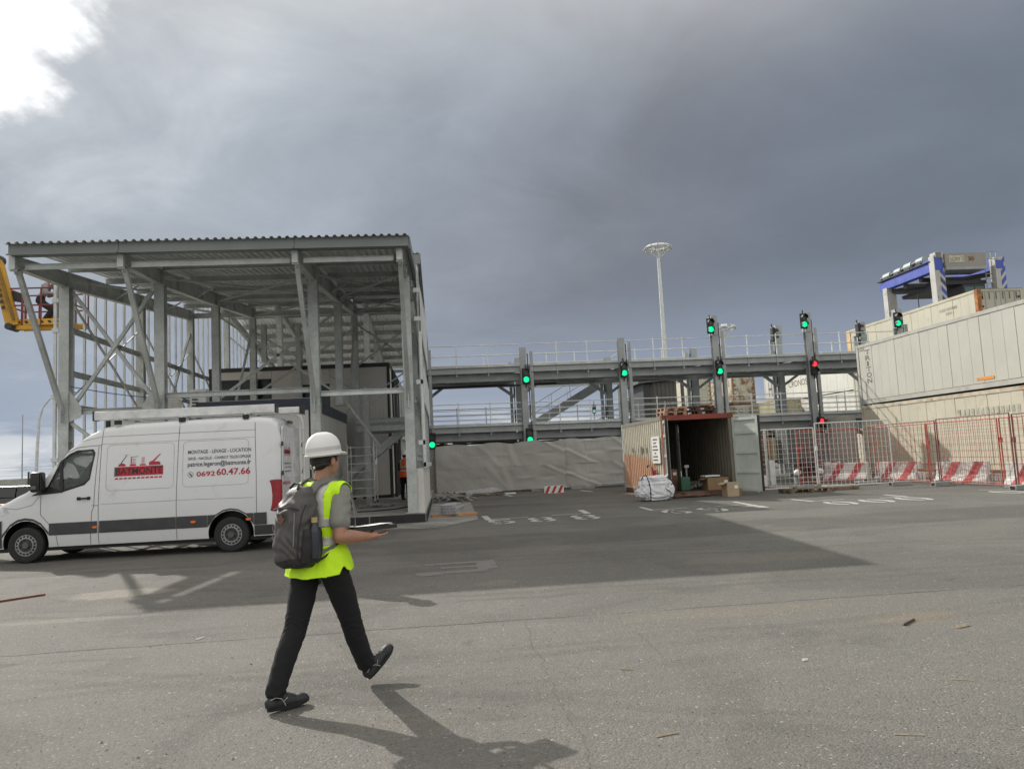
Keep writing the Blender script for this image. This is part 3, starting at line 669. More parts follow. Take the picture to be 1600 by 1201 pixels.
# ================================================================ TWO-LEVEL GANTRY WALKWAY
gan = thing('gantry_walkway', 'long two level grey steel gantry walkway with guard rails behind the tarpaulin fence', 'walkway', (12, 43, 0))
GX = [-.88, 4.19, 9.22, 14.14, 19.14, 24.15]
GF, GB = 38.0, 41.7
GTOPF = [7.35, 7.1, 7.4, 8.32, 8.32, 8.36]; GTOPB = [7.0, 7.07, 6.93, 7.25, 8.32, 8.36]
def gcol(x, y, zt, side=1):
    b = MB(); b.ibeam((x, y, 0), (x, y, zt), .34, .30, .02, .014, up=(0, 1, 0)); b.box(x-.25, y-.25, 0, x+.25, y+.25, .03); b.box(x-.16, y-.178, zt-.5, x+.16, y-.170, zt)
    b.build('column', GPAINT, gan)
    c_ = MB(); c_.bar((x+.42*side, y+.02, 0), (x+.42*side, y+.02, min(zt-.2, 7.6)), .16); c_.build('service_post', GPAINT, gan)
    for k in range(5):
        z0 = .9+k*1.35
        if z0+.6 < zt-1: MB().box(x+.24*side-.05, y-.04, z0, x+.24*side+.05, y+.06, z0+.62).build('cable_tray', mat('pale_grey_tray', (.5, .5, .48), .5), gan)
    d_ = MB(); d_.tube([(x+.24*side, y-.1, .2), (x+.26*side, y-.1, zt*.5), (x+.23*side, y-.1, zt-.3)], .025, 5); d_.build('cable', DARK, gan)
for i, x in enumerate(GX):
    if i == 0: gcol(x, GF, GTOPF[0])
    else: gcol(x, GF, GTOPF[i])
    gcol(x+.1, GB, GTOPB[i], -1)
    # head box on tall columns
    for (yy, zt) in ((GF, GTOPF[i]), (GB, GTOPB[i])):
        if zt > 8: MB().box(x-.17+(.1 if yy == GB else 0), yy-.2, zt-.95, x+.17+(.1 if yy == GB else 0), yy+.2, zt+.05).build('head_box', GPAINT, gan)
for lv, (zt, zl) in enumerate(((6.16, .42), (3.29, .40))):
    slope = -.0 if lv == 0 else -.009
    def zz(x): return zt + slope*x + (.04 if lv == 0 else 0)*(1-x/24)
    for j in range(len(GX)-1):
        xa, xb = GX[j]+.17, GX[j+1]-.17
        for y in (GF, GB):
            f = 1 if y == GF else -1
            b = MB(); b.chan((xa, y, zz(xa)-.16), (xb, y, zz(xb)-.16), .30, .10*f, .012); b.build('edge_beam', GPAINT, gan)
            b = MB(); b.ibeam((xa, y+.28*f, zz(xa)-.52), (xb, y+.28*f, zz(xb)-.52), .36, .20); b.build('main_beam', GPAINT, gan)
            # rails
            hs = (1.1, .58) if lv == 0 else (1.1, .78, .52, .28)
            for k, h in enumerate(hs):
                MB().cyl((xa, y, zz(xa)+h), (xb, y, zz(xb)+h), .024 if k < 2 else .016, 6).build('guard_rail', GALVL, gan)
            n = 2
            for k in range(1, n+1):
                x = xa+(xb-xa)*k/(n+1)
                MB().bar((x, y-.02*f, zz(x)-.45), (x, y-.02*f, zz(x)+1.18), .045).build('rail_post', GALVL, gan)
                MB().box(x-.035, y-.045, zz(x)-.42, x+.035, y-.02, zz(x)+.0).build('post_bracket', GPAINT, gan)
            MB().bar((xa, y-.01, zz(xa)+.06), (xb, y-.01, zz(xb)+.06), .008, .12).build('toe_board', GALV, gan)
        # cross members and chequer-plate deck
        for k in range(6):
            x = xa+(xb-xa)*(k+.5)/6
            MB().ibeam((x, GF+.3, zz(x)-.36), (x, GB-.3, zz(x)-.36), .20, .12).build('cross_beam', GPAINT, gan)
        n = 4
        for k in range(n):
            x0 = xa+(xb-xa)*k/n; x1 = xa+(xb-xa)*(k+1)/n
            b = MB(); b.add([(x0+.01, GF+.02, zz(x0)-.05), (x1-.01, GF+.02, zz(x1)-.05), (x1-.01, GB-.02, zz(x1)-.05), (x0+.01, GB-.02, zz(x0)-.05),
                             (x0+.01, GF+.02, zz(x0)-.01), (x1-.01, GF+.02, zz(x1)-.01), (x1-.01, GB-.02, zz(x1)-.01), (x0+.01, GB-.02, zz(x0)-.01)],
                            [(0,3,2,1),(4,5,6,7),(0,1,5,4),(1,2,6,5),(2,3,7,6),(3,0,4,7)])
            b.build('deck_plate', GPAINT, gan)
        # knee braces
        for (xc, s_) in ((GX[j], 1), (GX[j+1], -1)):
            MB().bar((xc+.15*s_, GB-.05, zz(xc)-1.25), (xc+1.15*s_, GB-.3, zz(xc)-.55), .14, .14).build('knee_brace', GPAINT, gan)
            MB().bar((xc+.15*s_, GF+.3, zz(xc)-.42), (xc+1.9*s_, GF+2.0, zz(xc)-.42), .10, .08).build('plan_brace', GPAINT, gan)
        for k in (0, 1):
            x0, x1 = (xa, xb) if k else (xb, xa)
            MB().bar((x0, GF+.5, zz(x0)-.68-k*.05), (x1, GB-.5, zz(x1)-.68-k*.05), .07, .07).build('plan_brace', GPAINT, gan)
    MB().tube([(GX[0]+.4, GF+1.2, zz(0)-.85), (2, GF+1.2, zz(2)-.82), (4, GF+1.2, zz(4)-.86), (6, GF+1.2, zz(6)-.82)], .05, 6).build('conduit', DARKG, gan)
# long lower service beam beneath the lower deck
MB().bar((-.8, 41, 2.2), (24, 41, 2.1), .10, .14).build('conduit', DARKG, gan)
# stair flights between ground, lower and upper deck
st = thing('gantry_stairs', 'steep grey steel stair flights linking the two gantry decks left of the open container', 'stairs', (8, 46, 0))
def flight(x0, z0, x1, z1, y0, y1, rails=True):
    for y in (y0, y1): MB().bar((x0, y, z0), (x1, y, z1), .06, .46).build('stringer', GPAINT, st)
    n = 13
    for i in range(1, n):
        x = x0+(x1-x0)*i/n; z_ = z0+(z1-z0)*i/n; MB().box(x-.14, y0+.03, z_-.02, x+.14, y1-.03, z_+.02).build('tread', GPAINT, st)
    if rails:
        for y in (y0, y1):
            for h in (.6, 1.1): MB().cyl((x0, y, z0+h), (x1, y, z1+h), .022, 6).build('handrail', GALVL, st)
            for i in range(5):
                x = x0+(x1-x0)*(i+.3)/5; z_ = z0+(z1-z0)*(i+.3)/5; MB().cyl((x, y, z_), (x, y, z_+1.1), .018, 6).build('rail_post', GALVL, st)
flight(4.75, 3.2, 10.1, 6.15, 42.2, 43.2)
flight(6.1, 1.0, 10.1, 3.1, 42.2, 43.2)
flight(4.3, .05, 6.0, 1.0, 42.2, 43.2, False)
MB().box(10.1, 42.0, 6.05, 11.1, 43.3, 6.13).build('landing', GPAINT, st)
MB().box(10.1, 42.0, 3.1, 11.1, 43.3, 3.18).build('landing', GPAINT, st)
# far guard rails seen through the gantry (second walkway behind)
t = thing('far_guard_rail', 'thin far guard rails of a second walkway seen between the gantry decks', 'guard rail', (8, 52, 3))
for z_ in (6.6, 7.1, 7.6, 8.0):
    MB().cyl((5.5, 52, z_), (12.3, 52, z_), .022, 5).build('guard_rail', GALVL, t)
for x in (5.5, 6.4, 7.7, 9.8, 11.0, 12.3): MB().cyl((x, 52, 6.4 if x > 5.5 else 0), (x, 52, 8.0), .022, 5).build('rail_post', GALVL, t)
MB().bar((5.4, 52, 6.4), (12.4, 52, 6.4), .1, .12).build('edge_beam', GPAINT, t)
for x in (5.6, 12.3): MB().bar((x, 52.1, 0), (x, 52.1, 6.4), .18).build('column', GPAINT, t)
# ================================================================ TRAFFIC SIGNALS
LENSOFF = mat('unlit_lens', (.06, .07, .06), .25, 0, .1, 20)
GREEN = mat('green_lamp', (.0, .30, .14), .3, emis=(.0, .82, .30), es=1.15, var=.05)
REDL = mat('red_lamp', (.5, .02, .03), .3, emis=(1.0, .045, .06), es=.95, var=.05)
def make_signal(name, label, state, fy=-1):
    t = thing(name, label, 'traffic light', (0, 0, 0), 'traffic lights on the gantry', world=False)
    MB().box(-.165, 0, -.38, .165, .16, .38).build('housing', DARK, t, bevel=.03)
    MB().box(-.185, .055, -.40, .185, .07, .40).build('backboard', DARK, t)
    for k, z_ in enumerate((.18, -.18)):
        on = (state == 'red' and k == 0) or (state == 'green' and k == 1)
        b = MB(); b.cyl((0, -.001, z_), (0, -.02, z_), .14, 20); b.build('lens', (REDL if state == 'red' else GREEN) if on else LENSOFF, t)
        v = MB(); pts = []
        for i in range(13):
            a = math.pi*(-.1+1.2*i/12); pts.append((math.cos(a)*.155, math.sin(a)*.155))
        for i in range(12):
            (x0, z0), (x1, z1) = pts[i], pts[i+1]
            v.add([(x0, -.005, z_+z0), (x1, -.005, z_+z1), (x1*.96, -.20, z_+z1*.96), (x0*.96, -.20, z_+z0*.96), (x0*1.05, -.005, z_+z0*1.05), (x1*1.05, -.005, z_+z1*1.05), (x1*1.0, -.20, z_+z1*1.0), (x0*1.0, -.20, z_+z0*1.0)],
                  [(0,1,2,3),(4,7,6,5),(2,6,7,3),(0,4,5,1)])
        v.build('visor', DARK, t)
    MB().bar((0, .08, .38), (0, .14, .58), .05).build('bracket', DARK, t); MB().bar((0, .08, -.38), (0, .14, -.58), .04).build('bracket', DARK, t)
    return t
sg = make_signal('traffic_light', 'x', 'green'); sr = make_signal('traffic_light', 'x', 'red')
used = {'green': False, 'red': False}
def place_signal(state, x, z_, y, label, rz=0):
    src = sg if state == 'green' else sr
    if not used[state] and rz == 0:
        used[state] = True; src.matrix_basis = Matrix.Translation((x, y, z_)); src['label'] = label; return src
    return dup(src, (x, y, z_), rz, label)
for (st_, x, z_, lb) in (
    ('green', -.52, 2.72, 'green signal low on the gantry column beside the steel building corner'),
    ('green', 4.62, 5.96, 'upper green signal on the column left of the slanting stair'),
    ('green', 4.66, 2.74, 'green signal just above the tarpaulin fence, below the slanting stair column'),
    ('green', 9.98, 6.10, 'green signal under the upper deck directly above the open container\'s back left corner'),
    ('green', 15.31, 5.99, 'green signal under the upper deck, above the pallets on the open container'),
    ('green', 14.98, 8.32, 'green signal at the top of the column nearest the tall floodlight mast'),
    ('green', 20.36, 8.42, 'green signal at the top of the column that also carries two red signals'),
    ('red', 20.74, 5.80, 'red signal under the upper deck, the higher of the two red ones'),
    ('red', 20.84, 2.62, 'red signal under the lower deck just above the white mesh fence'),
    ('green', 25.86, 8.30, 'green signal on the rightmost gantry column in front of the stacked cream containers')):
    place_signal(st_, x*.927, 1.6+(z_-1.6)*.927, 37.66, lb)
place_signal('green', 18.9, 7.83, 41.35, 'dark signal head seen from behind on the rear gantry column left of the red ones', R(90))
place_signal('green', 23.95, 7.9, 41.35, 'dark signal head seen from behind against the upper cream container', R(90))
place_signal('green', 15.15, 6.05, 75.0, 'tiny distant green arrow signal seen between the gantry decks')
place_signal('red', 18.95, 6.15, 75.0, 'tiny distant pink red signal, upper of a pair beyond the gantry')
place_signal('red', 19.05, 5.15, 75.0, 'tiny distant red arrow signal, lower of a pair beyond the gantry')
t = thing('signal_pole', 'two thin distant poles carrying small signals beyond the gantry', 'pole', (17, 75.2, 0))
for x in (15.15, 19.0): MB().bar((x, 75.2, 0), (x, 75.2, 7.0), .14).build('pole', GPAINT, t)
# ================================================================ LAMP MASTS
def mast(x, y, h, label, r0=.42, r1=.2, n=12, rr=1.55, k=1.0):
    t = thing('floodlight_mast', label, 'floodlight mast', (x, y, 0))
    b = MB(); b.tube([(x, y, 0), (x, y, h*.5), (x, y, h)], [r0, (r0+r1)/2, r1], 12); b.build('pole', GALVL, t, smooth=True)
    b = MB(); pts = [(x+rr*math.cos(a), y+rr*math.sin(a), h) for a in [2*math.pi*i/24 for i in range(25)]]; b.tube(pts, .06, 5)
    pts = [(x+rr*.55*math.cos(a), y+rr*.55*math.sin(a), h+.1) for a in [2*math.pi*i/24 for i in range(25)]]; b.tube(pts, .05, 5); b.build('ring', GALVL, t)
    for i in range(6):
        a = 2*math.pi*i/6; MB().bar((x, y, h-1.3), (x+rr*math.cos(a), y+rr*math.sin(a), h), .09).build('arm', GALVL, t)
        MB().bar((x, y, h+.6), (x+rr*math.cos(a), y+rr*math.sin(a), h+.05), .05).build('arm', GALVL, t)
    for i in range(n):
        a = 2*math.pi*i/n; c_ = Vector((x+rr*1.12*math.cos(a), y+rr*1.12*math.sin(a), h+.25))
        rot = Matrix.Rotation(a, 3, 'Z') @ Matrix.Rotation(R(35), 3, 'Y')
        f = MB().obox(c_, (.65, .75, .16), rot).build('floodlight', GALVL, t)
    return t
mast(30.3, 100, 28.9, 'very tall tapering grey floodlight mast with a ring of lamps rising behind the gantry', .46, .20)
mast(38.5, 100, 17.6, 'short floodlight cluster seen just right of the tall mast, above the gantry rail', .28, .24, 7, 1.5)
t = thing('lamp_post', 'slender curved pale lamp post left of the steel building, above the van bonnet', 'lamp post', (-29.9, 60, 0))
pts = [(-30.0, 60, 0), (-29.85, 60, 4), (-29.75, 60, 6.2), (-29.5, 60, 7.1), (-29.0, 60, 7.75), (-28.3, 60, 8.1), (-27.6, 60, 8.2)]
MB().tube(pts, [.13, .11, .10, .08, .07, .06, .05], 8).build('pole', GALVL, t, smooth=True)
MB().blob((-27.3, 60, 8.2), (.45, .15, .1), 10, 6).build('lamp_head', GALVL, t, smooth=True)
t = thing('antenna_pole', 'thin distant pole far left above the van bonnet', 'pole', (-36, 70, 0))
MB().cyl((-36.05, 70, 0), (-36.05, 70, 7.5), .06, 6, .03).build('pole', GPAINT, t)
# ================================================================ WHITE PANEL VAN (front towards the left)
van = thing('panel_van', 'white high-roof panel van with red and black lettering parked before the steel building', 'van', (-6.3, 17.3, 0))
VW = mat('van_white_paint', (.66, .67, .68), .28, 0, .02, 1, coat=.6, dirt=(.46, .445, .42), dirts=1.6, dlo=.55, dhi=.85, world=True)
VG = mat('van_grey_plastic', (.045, .047, .05), .55, 0, .15, 6, world=True)
GLASS = mat('tinted_glass', (.72, .76, .76), .04, 0, .02, 1, trans=.92, spec=.6)
GLASS.node_tree.links.remove(GLASS.node_tree.nodes['Principled BSDF'].inputs['Roughness'].links[0]); GLASS.node_tree.nodes['Principled BSDF'].inputs['Roughness'].default_value = 0.0; GLASS.node_tree.nodes['Principled BSDF'].inputs['IOR'].default_value = 1.05
BLK = mat('black_trim', (.012, .012, .013), .4)
CY = 17.3
def lerp_tab(tab, x):
    for (a, b), (c, d) in zip(tab, tab[1:]):
        if a <= x <= c:
            t = (x-a)/(c-a); t = t*t*(3-2*t)*.35+t*.65; return b+(d-b)*t
    return tab[0][1] if x < tab[0][0] else tab[-1][1]
VH = [(-9.27,.86),(-9.20,1.0),(-9.05,1.09),(-8.83,1.19),(-8.37,1.40),(-8.06,1.62),(-7.8,1.95),(-7.53,2.25),(-7.15,2.53),(-6.85,2.66),(-6.3,2.71),(-5,2.735),(-3.75,2.735),(-3.48,2.70),(-3.36,2.60),(-3.29,2.35)]
VK = [(-9.27,.80),(-9.20,.88),(-9.05,.93),(-8.8,.965),(-8.4,.995),(-8.0,1.0),(-3.7,1.0),(-3.46,.985),(-3.36,.955),(-3.29,.915)]
VP_ = [(.25,.955),(.4,.985),(.55,1.0),(1.0,1.005),(1.3,.995),(1.7,.965),(2.2,.915),(2.5,.87),(2.8,.80)]
def vw(z, x): 
    return lerp_tab(VP_, z)*lerp_tab(VK, x)
def side_y(x, z, o=.004): return CY - vw(z, x) - o
def vsurf(x, z, o=.004): return (x, side_y(x, z, o), z)
xs = []
for (a, _), (c, _) in zip(VH, VH[1:]):
    n = 3 if c-a < 1 else 8
    xs += [a+(c-a)*i/n for i in range(n)]
xs.append(VH[-1][0])
def ring(x):
    H = lerp_tab(VH, x); z0 = .30; pts = []
    rr = .14 if H > 1.5 else .10
    for i in range(15):
        z_ = z0+(H-rr-z0)*i/14; pts.append((vw(z_, x), z_))
    w0 = pts[-1][0]
    for i in range(1, 6):
        a = math.pi/2*i/5; pts.append((w0-rr*1.15*(1-math.cos(a)), H-rr+rr*math.sin(a)))
    wt = pts[-1][0]
    for f in (.66, .33, 0): pts.append((wt*f, H+.025*(1-f*f)))
    full = [(x, CY-w, z_) for w, z_ in pts] + [(x, CY+w, z_) for w, z_ in pts[-2::-1]]
    return full
b = MB(); rings = [ring(x) for x in xs]; n = len(rings[0])
vs = [p for r_ in rings for p in r_]; fs = []
for i in range(len(rings)-1):
    for k in range(n-1): fs.append((i*n+k, i*n+k+1, (i+1)*n+k+1, (i+1)*n+k))
    fs.append((i*n+n-1, i*n, (i+1)*n, (i+1)*n+n-1))
fs.append(tuple(range(n))); fs.append(tuple(range((len(rings)-1)*n, len(rings)*n)))
b.add(vs, fs); body = b.build('body', [VW, BLK], van, smooth=False)
def cutter(mb):
    me = bpy.data.meshes.new('cut'); me.from_pydata([tuple(root_inv(van) @ v) for v in mb.v], [], mb.f); me.materials.append(VW); me.materials.append(BLK)
    for p in me.polygons: p.material_index = 1
    bm = bmesh.new(); bm.from_mesh(me); bmesh.ops.recalc_face_normals(bm, faces=bm.faces); bm.to_mesh(me); bm.free()
    o = bpy.data.objects.new('cut', me); COL.objects.link(o); o.parent = van
    md = body.modifiers.new('b', 'BOOLEAN'); md.object = o; md.operation = 'DIFFERENCE'; md.solver = 'EXACT'
    return o
WX = (-8.33, -4.28); WZ = .355; cuts = []
for x in WX:
    for (a, c_) in ((16.1, 16.72), (17.9, 18.5)): cuts.append(cutter(MB().cyl((x, a, WZ+.03), (x, c_, WZ+.03), .455, 32)))
WIN = [(-7.93,1.40),(-7.66,1.98),(-7.50,2.12),(-7.36,2.18),(-7.06,2.19),(-7.02,2.12),(-7.10,1.62),(-7.20,1.52),(-7.62,1.40)]
cuts.append(cutter(MB().prism(WIN, 'y', 16.0, 18.7)))
cuts.append(cutter(MB().prism([(-8.0,1.36),(-7.80,1.78),(-7.5,2.10),(-7.2,2.32),(-6.96,2.34),(-6.96,1.36)], 'y', CY-.87, CY+.87)))
cuts.append(cutter(MB().prism([(-8.02,1.56),(-7.62,1.60),(-7.30,2.20),(-7.22,2.38),(-7.4,2.75),(-8.5,2.2)], 'y', CY-.70, CY+.70)))
me = evalmesh(body)
for c_ in cuts: bpy.data.objects.remove(c_)
body.modifiers.clear(); body.data = me
me.polygons.foreach_set('use_smooth', [True]*len(me.polygons)); me.set_sharp_from_angle(angle=R(32))
# glass, window frame and divider on both sides
for sgn in (1, -1):
    def sy(x, z_, o): 
        y = side_y(x, z_, o); return y if sgn == 1 else 2*CY-y
    b = MB(); c0 = (sum(p[0] for p in WIN)/len(WIN), sum(p[1] for p in WIN)/len(WIN))
    b.add([(p[0], sy(p[0], p[1], -.012), p[1]) for p in WIN], [tuple(range(len(WIN)))]); b.add([(p[0], sy(p[0], p[1], -.017), p[1]) for p in WIN], [tuple(range(len(WIN)))]); b.build('side_window', GLASS, van)
    b = MB()
    for i in range(len(WIN)):
        p, q = WIN[i], WIN[(i+1) % len(WIN)]
        f = lambda p_, k: (c0[0]+(p_[0]-c0[0])*k, sy(p_[0], p_[1], .006), c0[1]+(p_[1]-c0[1])*k)
        b.add([f(p, 1.07), f(q, 1.07), f(q, .97), f(p, .97)], [(0,1,2,3)])
    b.build('window_seal', BLK, van)
    MB().bar((-7.66, sy(-7.66, 1.95, .006), 1.98), (-7.62, sy(-7.62, 1.4, .006), 1.40), .03, .06, up=(1, 0, 0)).build('window_divider', BLK, van)
    b = MB(); b.add([(-8.22, sy(-8.1, 1.32, .006), 1.33), (-7.6, sy(-7.6, 1.36, .006), 1.37), (-7.88, sy(-7.9, 1.5, .006), 1.52)], [(0,1,2)]); b.build('mirror_base', BLK, van)
    y0 = sy(-7.9, 1.55, .02)
    m_ = MB(); m_.box(-8.13, min(y0, y0-.24*sgn), 1.40, -7.93, max(y0, y0-.24*sgn), 1.80); mi = m_.build('door_mirror', BLK, van, bevel=.05, smooth=True)
    MB().box(-8.10, min(y0-.10*sgn, y0-.245*sgn), 1.46, -8.0, max(y0-.10*sgn, y0-.245*sgn), 1.53).build('indicator', mat('clear_lens', (.12,.12,.12), .2), mi)
    MB().box(-7.925, min(y0-.05*sgn, y0-.22*sgn), 1.44, -7.915, max(y0-.05*sgn, y0-.22*sgn), 1.76).build('mirror_glass', mat('mirror', (.03,.03,.035), .15), mi)
# cab interior seen through the window
t = MB(); t.tube([(-7.74+.02*math.cos(a)*0, CY-.42+.19*math.cos(a), 1.48+.17*math.sin(a)) for a in [2*math.pi*i/20 for i in range(21)]], .018, 6); t.bar((-7.74, CY-.6, 1.48), (-7.74, CY-.24, 1.48), .03); t.build('steering_wheel', BLK, van)
for y in (CY-.45, CY+.45):
    MB().obox((-7.22, y, 1.45), (.14, .48, .75), Matrix.Rotation(R(-8), 3, 'Y')).build('seat_back', mat('seat_cloth', (.03,.03,.034), .9), van, bevel=.03)
    MB().obox((-7.17, y, 1.92), (.09, .26, .18), 0).build('headrest', MATS['seat_cloth'], van, bevel=.03)
MB().box(-7.92, CY-.9, 1.40, -7.80, CY+.9, 1.5).build('dashboard', VG, van)
MB().obox((-7.35, CY-.5, 2.12), (.28, .5, .05), 0).build('sun_visor', VG, van)
# windscreen
b = MB(); st_ = [-8.02, -7.9, -7.75, -7.6, -7.45, -7.3, -7.15]; vs = []
for x in st_:
    H = lerp_tab(VH, x); w0 = vw(H-.14, x)-.16
    for f in (-1, -.66, -.33, 0, .33, .66, 1): vs.append((x-.004, CY+w0*f, H+.025*(1-f*f)+.008))
fs = [(i*7+k, i*7+k+1, (i+1)*7+k+1, (i+1)*7+k) for i in range(6) for k in range(6)]
b.add(vs, fs); b.build('windscreen', GLASS, van, smooth=True); mat('dark_glass', (.012, .014, .016), .05, 0, .05, 2, coat=.3)
# shut lines and pressings
def pline(pts, w=.009, m=None, nm='panel_gap', o=.0035):
    b = MB(); dense = []
    for p, q in zip(pts, pts[1:]):
        k = max(1, int(math.hypot(q[0]-p[0], q[1]-p[1])/.12))
        dense += [(p[0]+(q[0]-p[0])*i/k, p[1]+(q[1]-p[1])*i/k) for i in range(k)]
    dense.append(pts[-1])
    for p, q in zip(dense, dense[1:]):
        d = Vector((q[0]-p[0], q[1]-p[1])).normalized(); nn = Vector((-d.y, d.x))*w/2
        b.add([vsurf(p[0]+nn.x, p[1]+nn.y, o), vsurf(q[0]+nn.x, q[1]+nn.y, o), vsurf(q[0]-nn.x, q[1]-nn.y, o), vsurf(p[0]-nn.x, p[1]-nn.y, o)], [(0,1,2,3)])
    return b.build(nm, m or mat('gap_dark', (.05,.05,.05), .8), van)
pline([(-8.03,1.33),(-8.03,.95),(-7.9,.80),(-7.74,.62),(-7.70,.31)])
pline([(-6.93,2.27),(-6.97,1.6),(-6.99,1.05),(-7.03,.95),(-7.06,.31)])
pline([(-6.86,2.64),(-6.88,2.27),(-6.90,1.05),(-6.90,.31)]); pline([(-7.03,1.08),(-6.9,1.08)])
pline([(-6.88,2.29),(-7.1,2.28),(-7.36,2.26),(-7.56,2.16),(-7.75,1.9)])
pline([(-5.33,2.66),(-5.36,1.0),(-5.36,.31)])
pline([(-3.80,2.62),(-3.76,1.5),(-3.76,.75),(-3.76,.5)])
pline([(-6.86,2.46),(-5.34,2.465),(-3.78,2.46)], .006); pline([(-7.3,2.38),(-7.0,2.44),(-6.88,2.46)], .006)
pline([(-8.8,1.12),(-8.5,1.08),(-8.2,1.15),(-8.05,1.33)], .007)
def rrect(x0, z0, x1, z1, r=.09):
    pts = []
    for cx, cz, a0 in ((x1-r, z1-r, 0), (x0+r, z1-r, 90), (x0+r, z0+r, 180), (x1-r, z0+r, 270)):
        pts += [(cx+r*math.cos(R(a0+i*22.5)), cz+r*math.sin(R(a0+i*22.5))) for i in range(5)]
    return pts+[pts[0]]
PR = mat('pressing_shade', (.40, .405, .41), .4)  # grey lines paint in the shade along the pressed edges
pline(rrect(-6.76, 1.36, -5.42, 2.28), .008, PR, 'pressing_shade_line'); pline(rrect(-5.24, 1.36, -3.92, 2.28), .008, PR, 'pressing_shade_line')
pline([(-6.88, 2.31), (-3.80, 2.31)], .008, PR, 'pressing_shade_line'); pline([(-6.86,1.10),(-5.0,1.10),(-3.8,1.08)], .010, PR, 'pressing_shade_line')
# grey rubbing strip
def strip(x0, x1, z0, z1, m=VG, nm='side_trim', o0=.014, label=None):
    k = max(2, int((x1-x0)/.15)); b = MB(); vs = []
    for i in range(k+1):
        x = x0+(x1-x0)*i/k; zz_ = lambda z: z(x) if callable(z) else z
        a, c_ = zz_(z0), zz_(z1)
        vs += [vsurf(x, a, .001), vsurf(x, a+.012, o0), vsurf(x, c_-.012, o0), vsurf(x, c_, .001)]
    fs = [(i*4+j, i*4+j+1, (i+1)*4+j+1, (i+1)*4+j) for i in range(k) for j in range(3)]
    b.add(vs, fs); return b.build(nm, m, van, label=label)
arc = lambda cx: (lambda x: WZ+.03+math.sqrt(max(0, .47**2-(x-cx)**2)) if abs(x-cx) < .47 else .52)
strip(-7.86, -6.92, .53, .77); strip(-6.88, -5.37, .53, .77); strip(-5.35, -4.75, .53, .77); strip(-3.81, -3.56, .53, .77)
strip(-3.81, -3.34, .32, .52, VG, 'rear_bumper_corner'); strip(-4.74, -3.82, lambda x: max(.53, arc(-4.28)(x)), lambda x: max(.77, arc(-4.28)(x)+.03))
strip(-9.24, -8.80, .32, .86, VG, 'front_bumper', .02); strip(-8.79, -7.87, lambda x: max(.53, arc(-8.33)(x)), lambda x: max(.60, arc(-8.33)(x)+.045), VG, 'wheel_arch_trim')
for x in (-6.96, -5.02, -3.92):
    b = MB(); y = side_y(x, .65, .016); b.prism([(x+.055*math.cos(a), .65+.026*math.sin(a)) for a in [2*math.pi*i/14 for i in range(14)]], 'y', y-.012, y); b.build('side_marker', mat('amber_lens', (.75, .16, .02), .25), van)
b = MB(); y = side_y(-7.2, 1.22, 0); b.box(-7.30, y-.045, 1.215, -7.08, y-.02, 1.25); b.box(-7.32, y-.02, 1.20, -7.25, y+.01, 1.265); b.box(-7.12, y-.02, 1.2, -7.06, y+.01, 1.265); b.build('door_handle', BLK, van, bevel=.008)
b = MB(); b.add([vsurf(-9.12, .98, .006), vsurf(-8.72, 1.10, .006), vsurf(-8.66, 1.02, .006), vsurf(-8.95, .88, .006)], [(0,1,2,3)]); b.build('headlight', mat('headlight_glass', (.6,.62,.65), .08, .3, coat=.5), van)
# front end: grille, bumper, number plate recess (seen only from the side)
MB().box(-9.31, CY-.6, .55, -9.20, CY+.6, .88).build('grille', BLK, van, bevel=.03); MB().box(-9.32, CY-.78, .30, -9.12, CY+.78, .54).build('front_bumper', VG, van, bevel=.04)
# underside, sills
MB().box(-9.0, CY-.85, .22, -3.6, CY+.85, .31).build('underbody', DARK, van)
# ---- rear doors
RX = -3.285
MB().box(RX-.01, CY-.90, .36, RX+.10, CY+.90, .56).build('rear_bumper', VG, van, bevel=.03)
for s_ in (-1, 1):
    b = MB(); pts = [(.62, .02), (.62, .86), (2.45, .80), (2.52, .74), (2.52, .02)]
    b.prism([(CY+s_*w, z_) for z_, w in pts], 'x', RX+.0, RX+.025); d = b.build('rear_door', VW, van, bevel=.01)
    MB().prism([(CY+s_*w, z_) for z_, w in ((1.45, .12), (1.45, .74), (2.2, .70), (2.3, .62), (2.3, .12))], 'x', RX+.025, RX+.029).build('window_blank', mat('blank_white', (.63,.635,.64), .3), d)
    b = MB(); b.prism([(CY+s_*w, z_) for z_, w in ((.78, .87), (.78, .99), (1.42, .975), (1.42, .85))], 'x', -3.58, RX+.02)
    b.build('tail_light', mat('tail_light_red', (.28, .006, .010), .2, 0, .3, 14, coat=.2), van, bevel=.02)
    for z_ in (.9, 1.5, 2.1): MB().box(RX+.02, CY+s_*.86-.03, z_, RX+.05, CY+s_*.86+.03, z_+.09).build('hinge', VG, d)
MB().box(RX+.02, CY-.05, 1.1, RX+.06, CY+.09, 1.16).build('door_handle', BLK, van)
MB().box(RX+.025, CY-.28, .72, RX+.035, CY+.26, .84).build('number_plate', WHITE, van)
MB().box(RX-.03, CY-.16, 2.60, RX+.02, CY+.16, 2.66).build('brake_light', mat('dark_lens', (.08,.01,.01), .2), van)
# rear ladder
b = MB()
for y in (CY+.30, CY+.62): b.tube([(-3.42, y, 2.82), (-3.19, y, 2.80), (-3.15, y, 2.66), (-3.14, y, 1.0), (-3.18, y, .9), (-3.28, y, .88)], .019, 7)
for k in range(6): b.cyl((-3.14, CY+.30, 1.1+k*.28), (-3.14, CY+.62, 1.1+k*.28), .015, 6)
b.build('rear_ladder', WHITE, van)
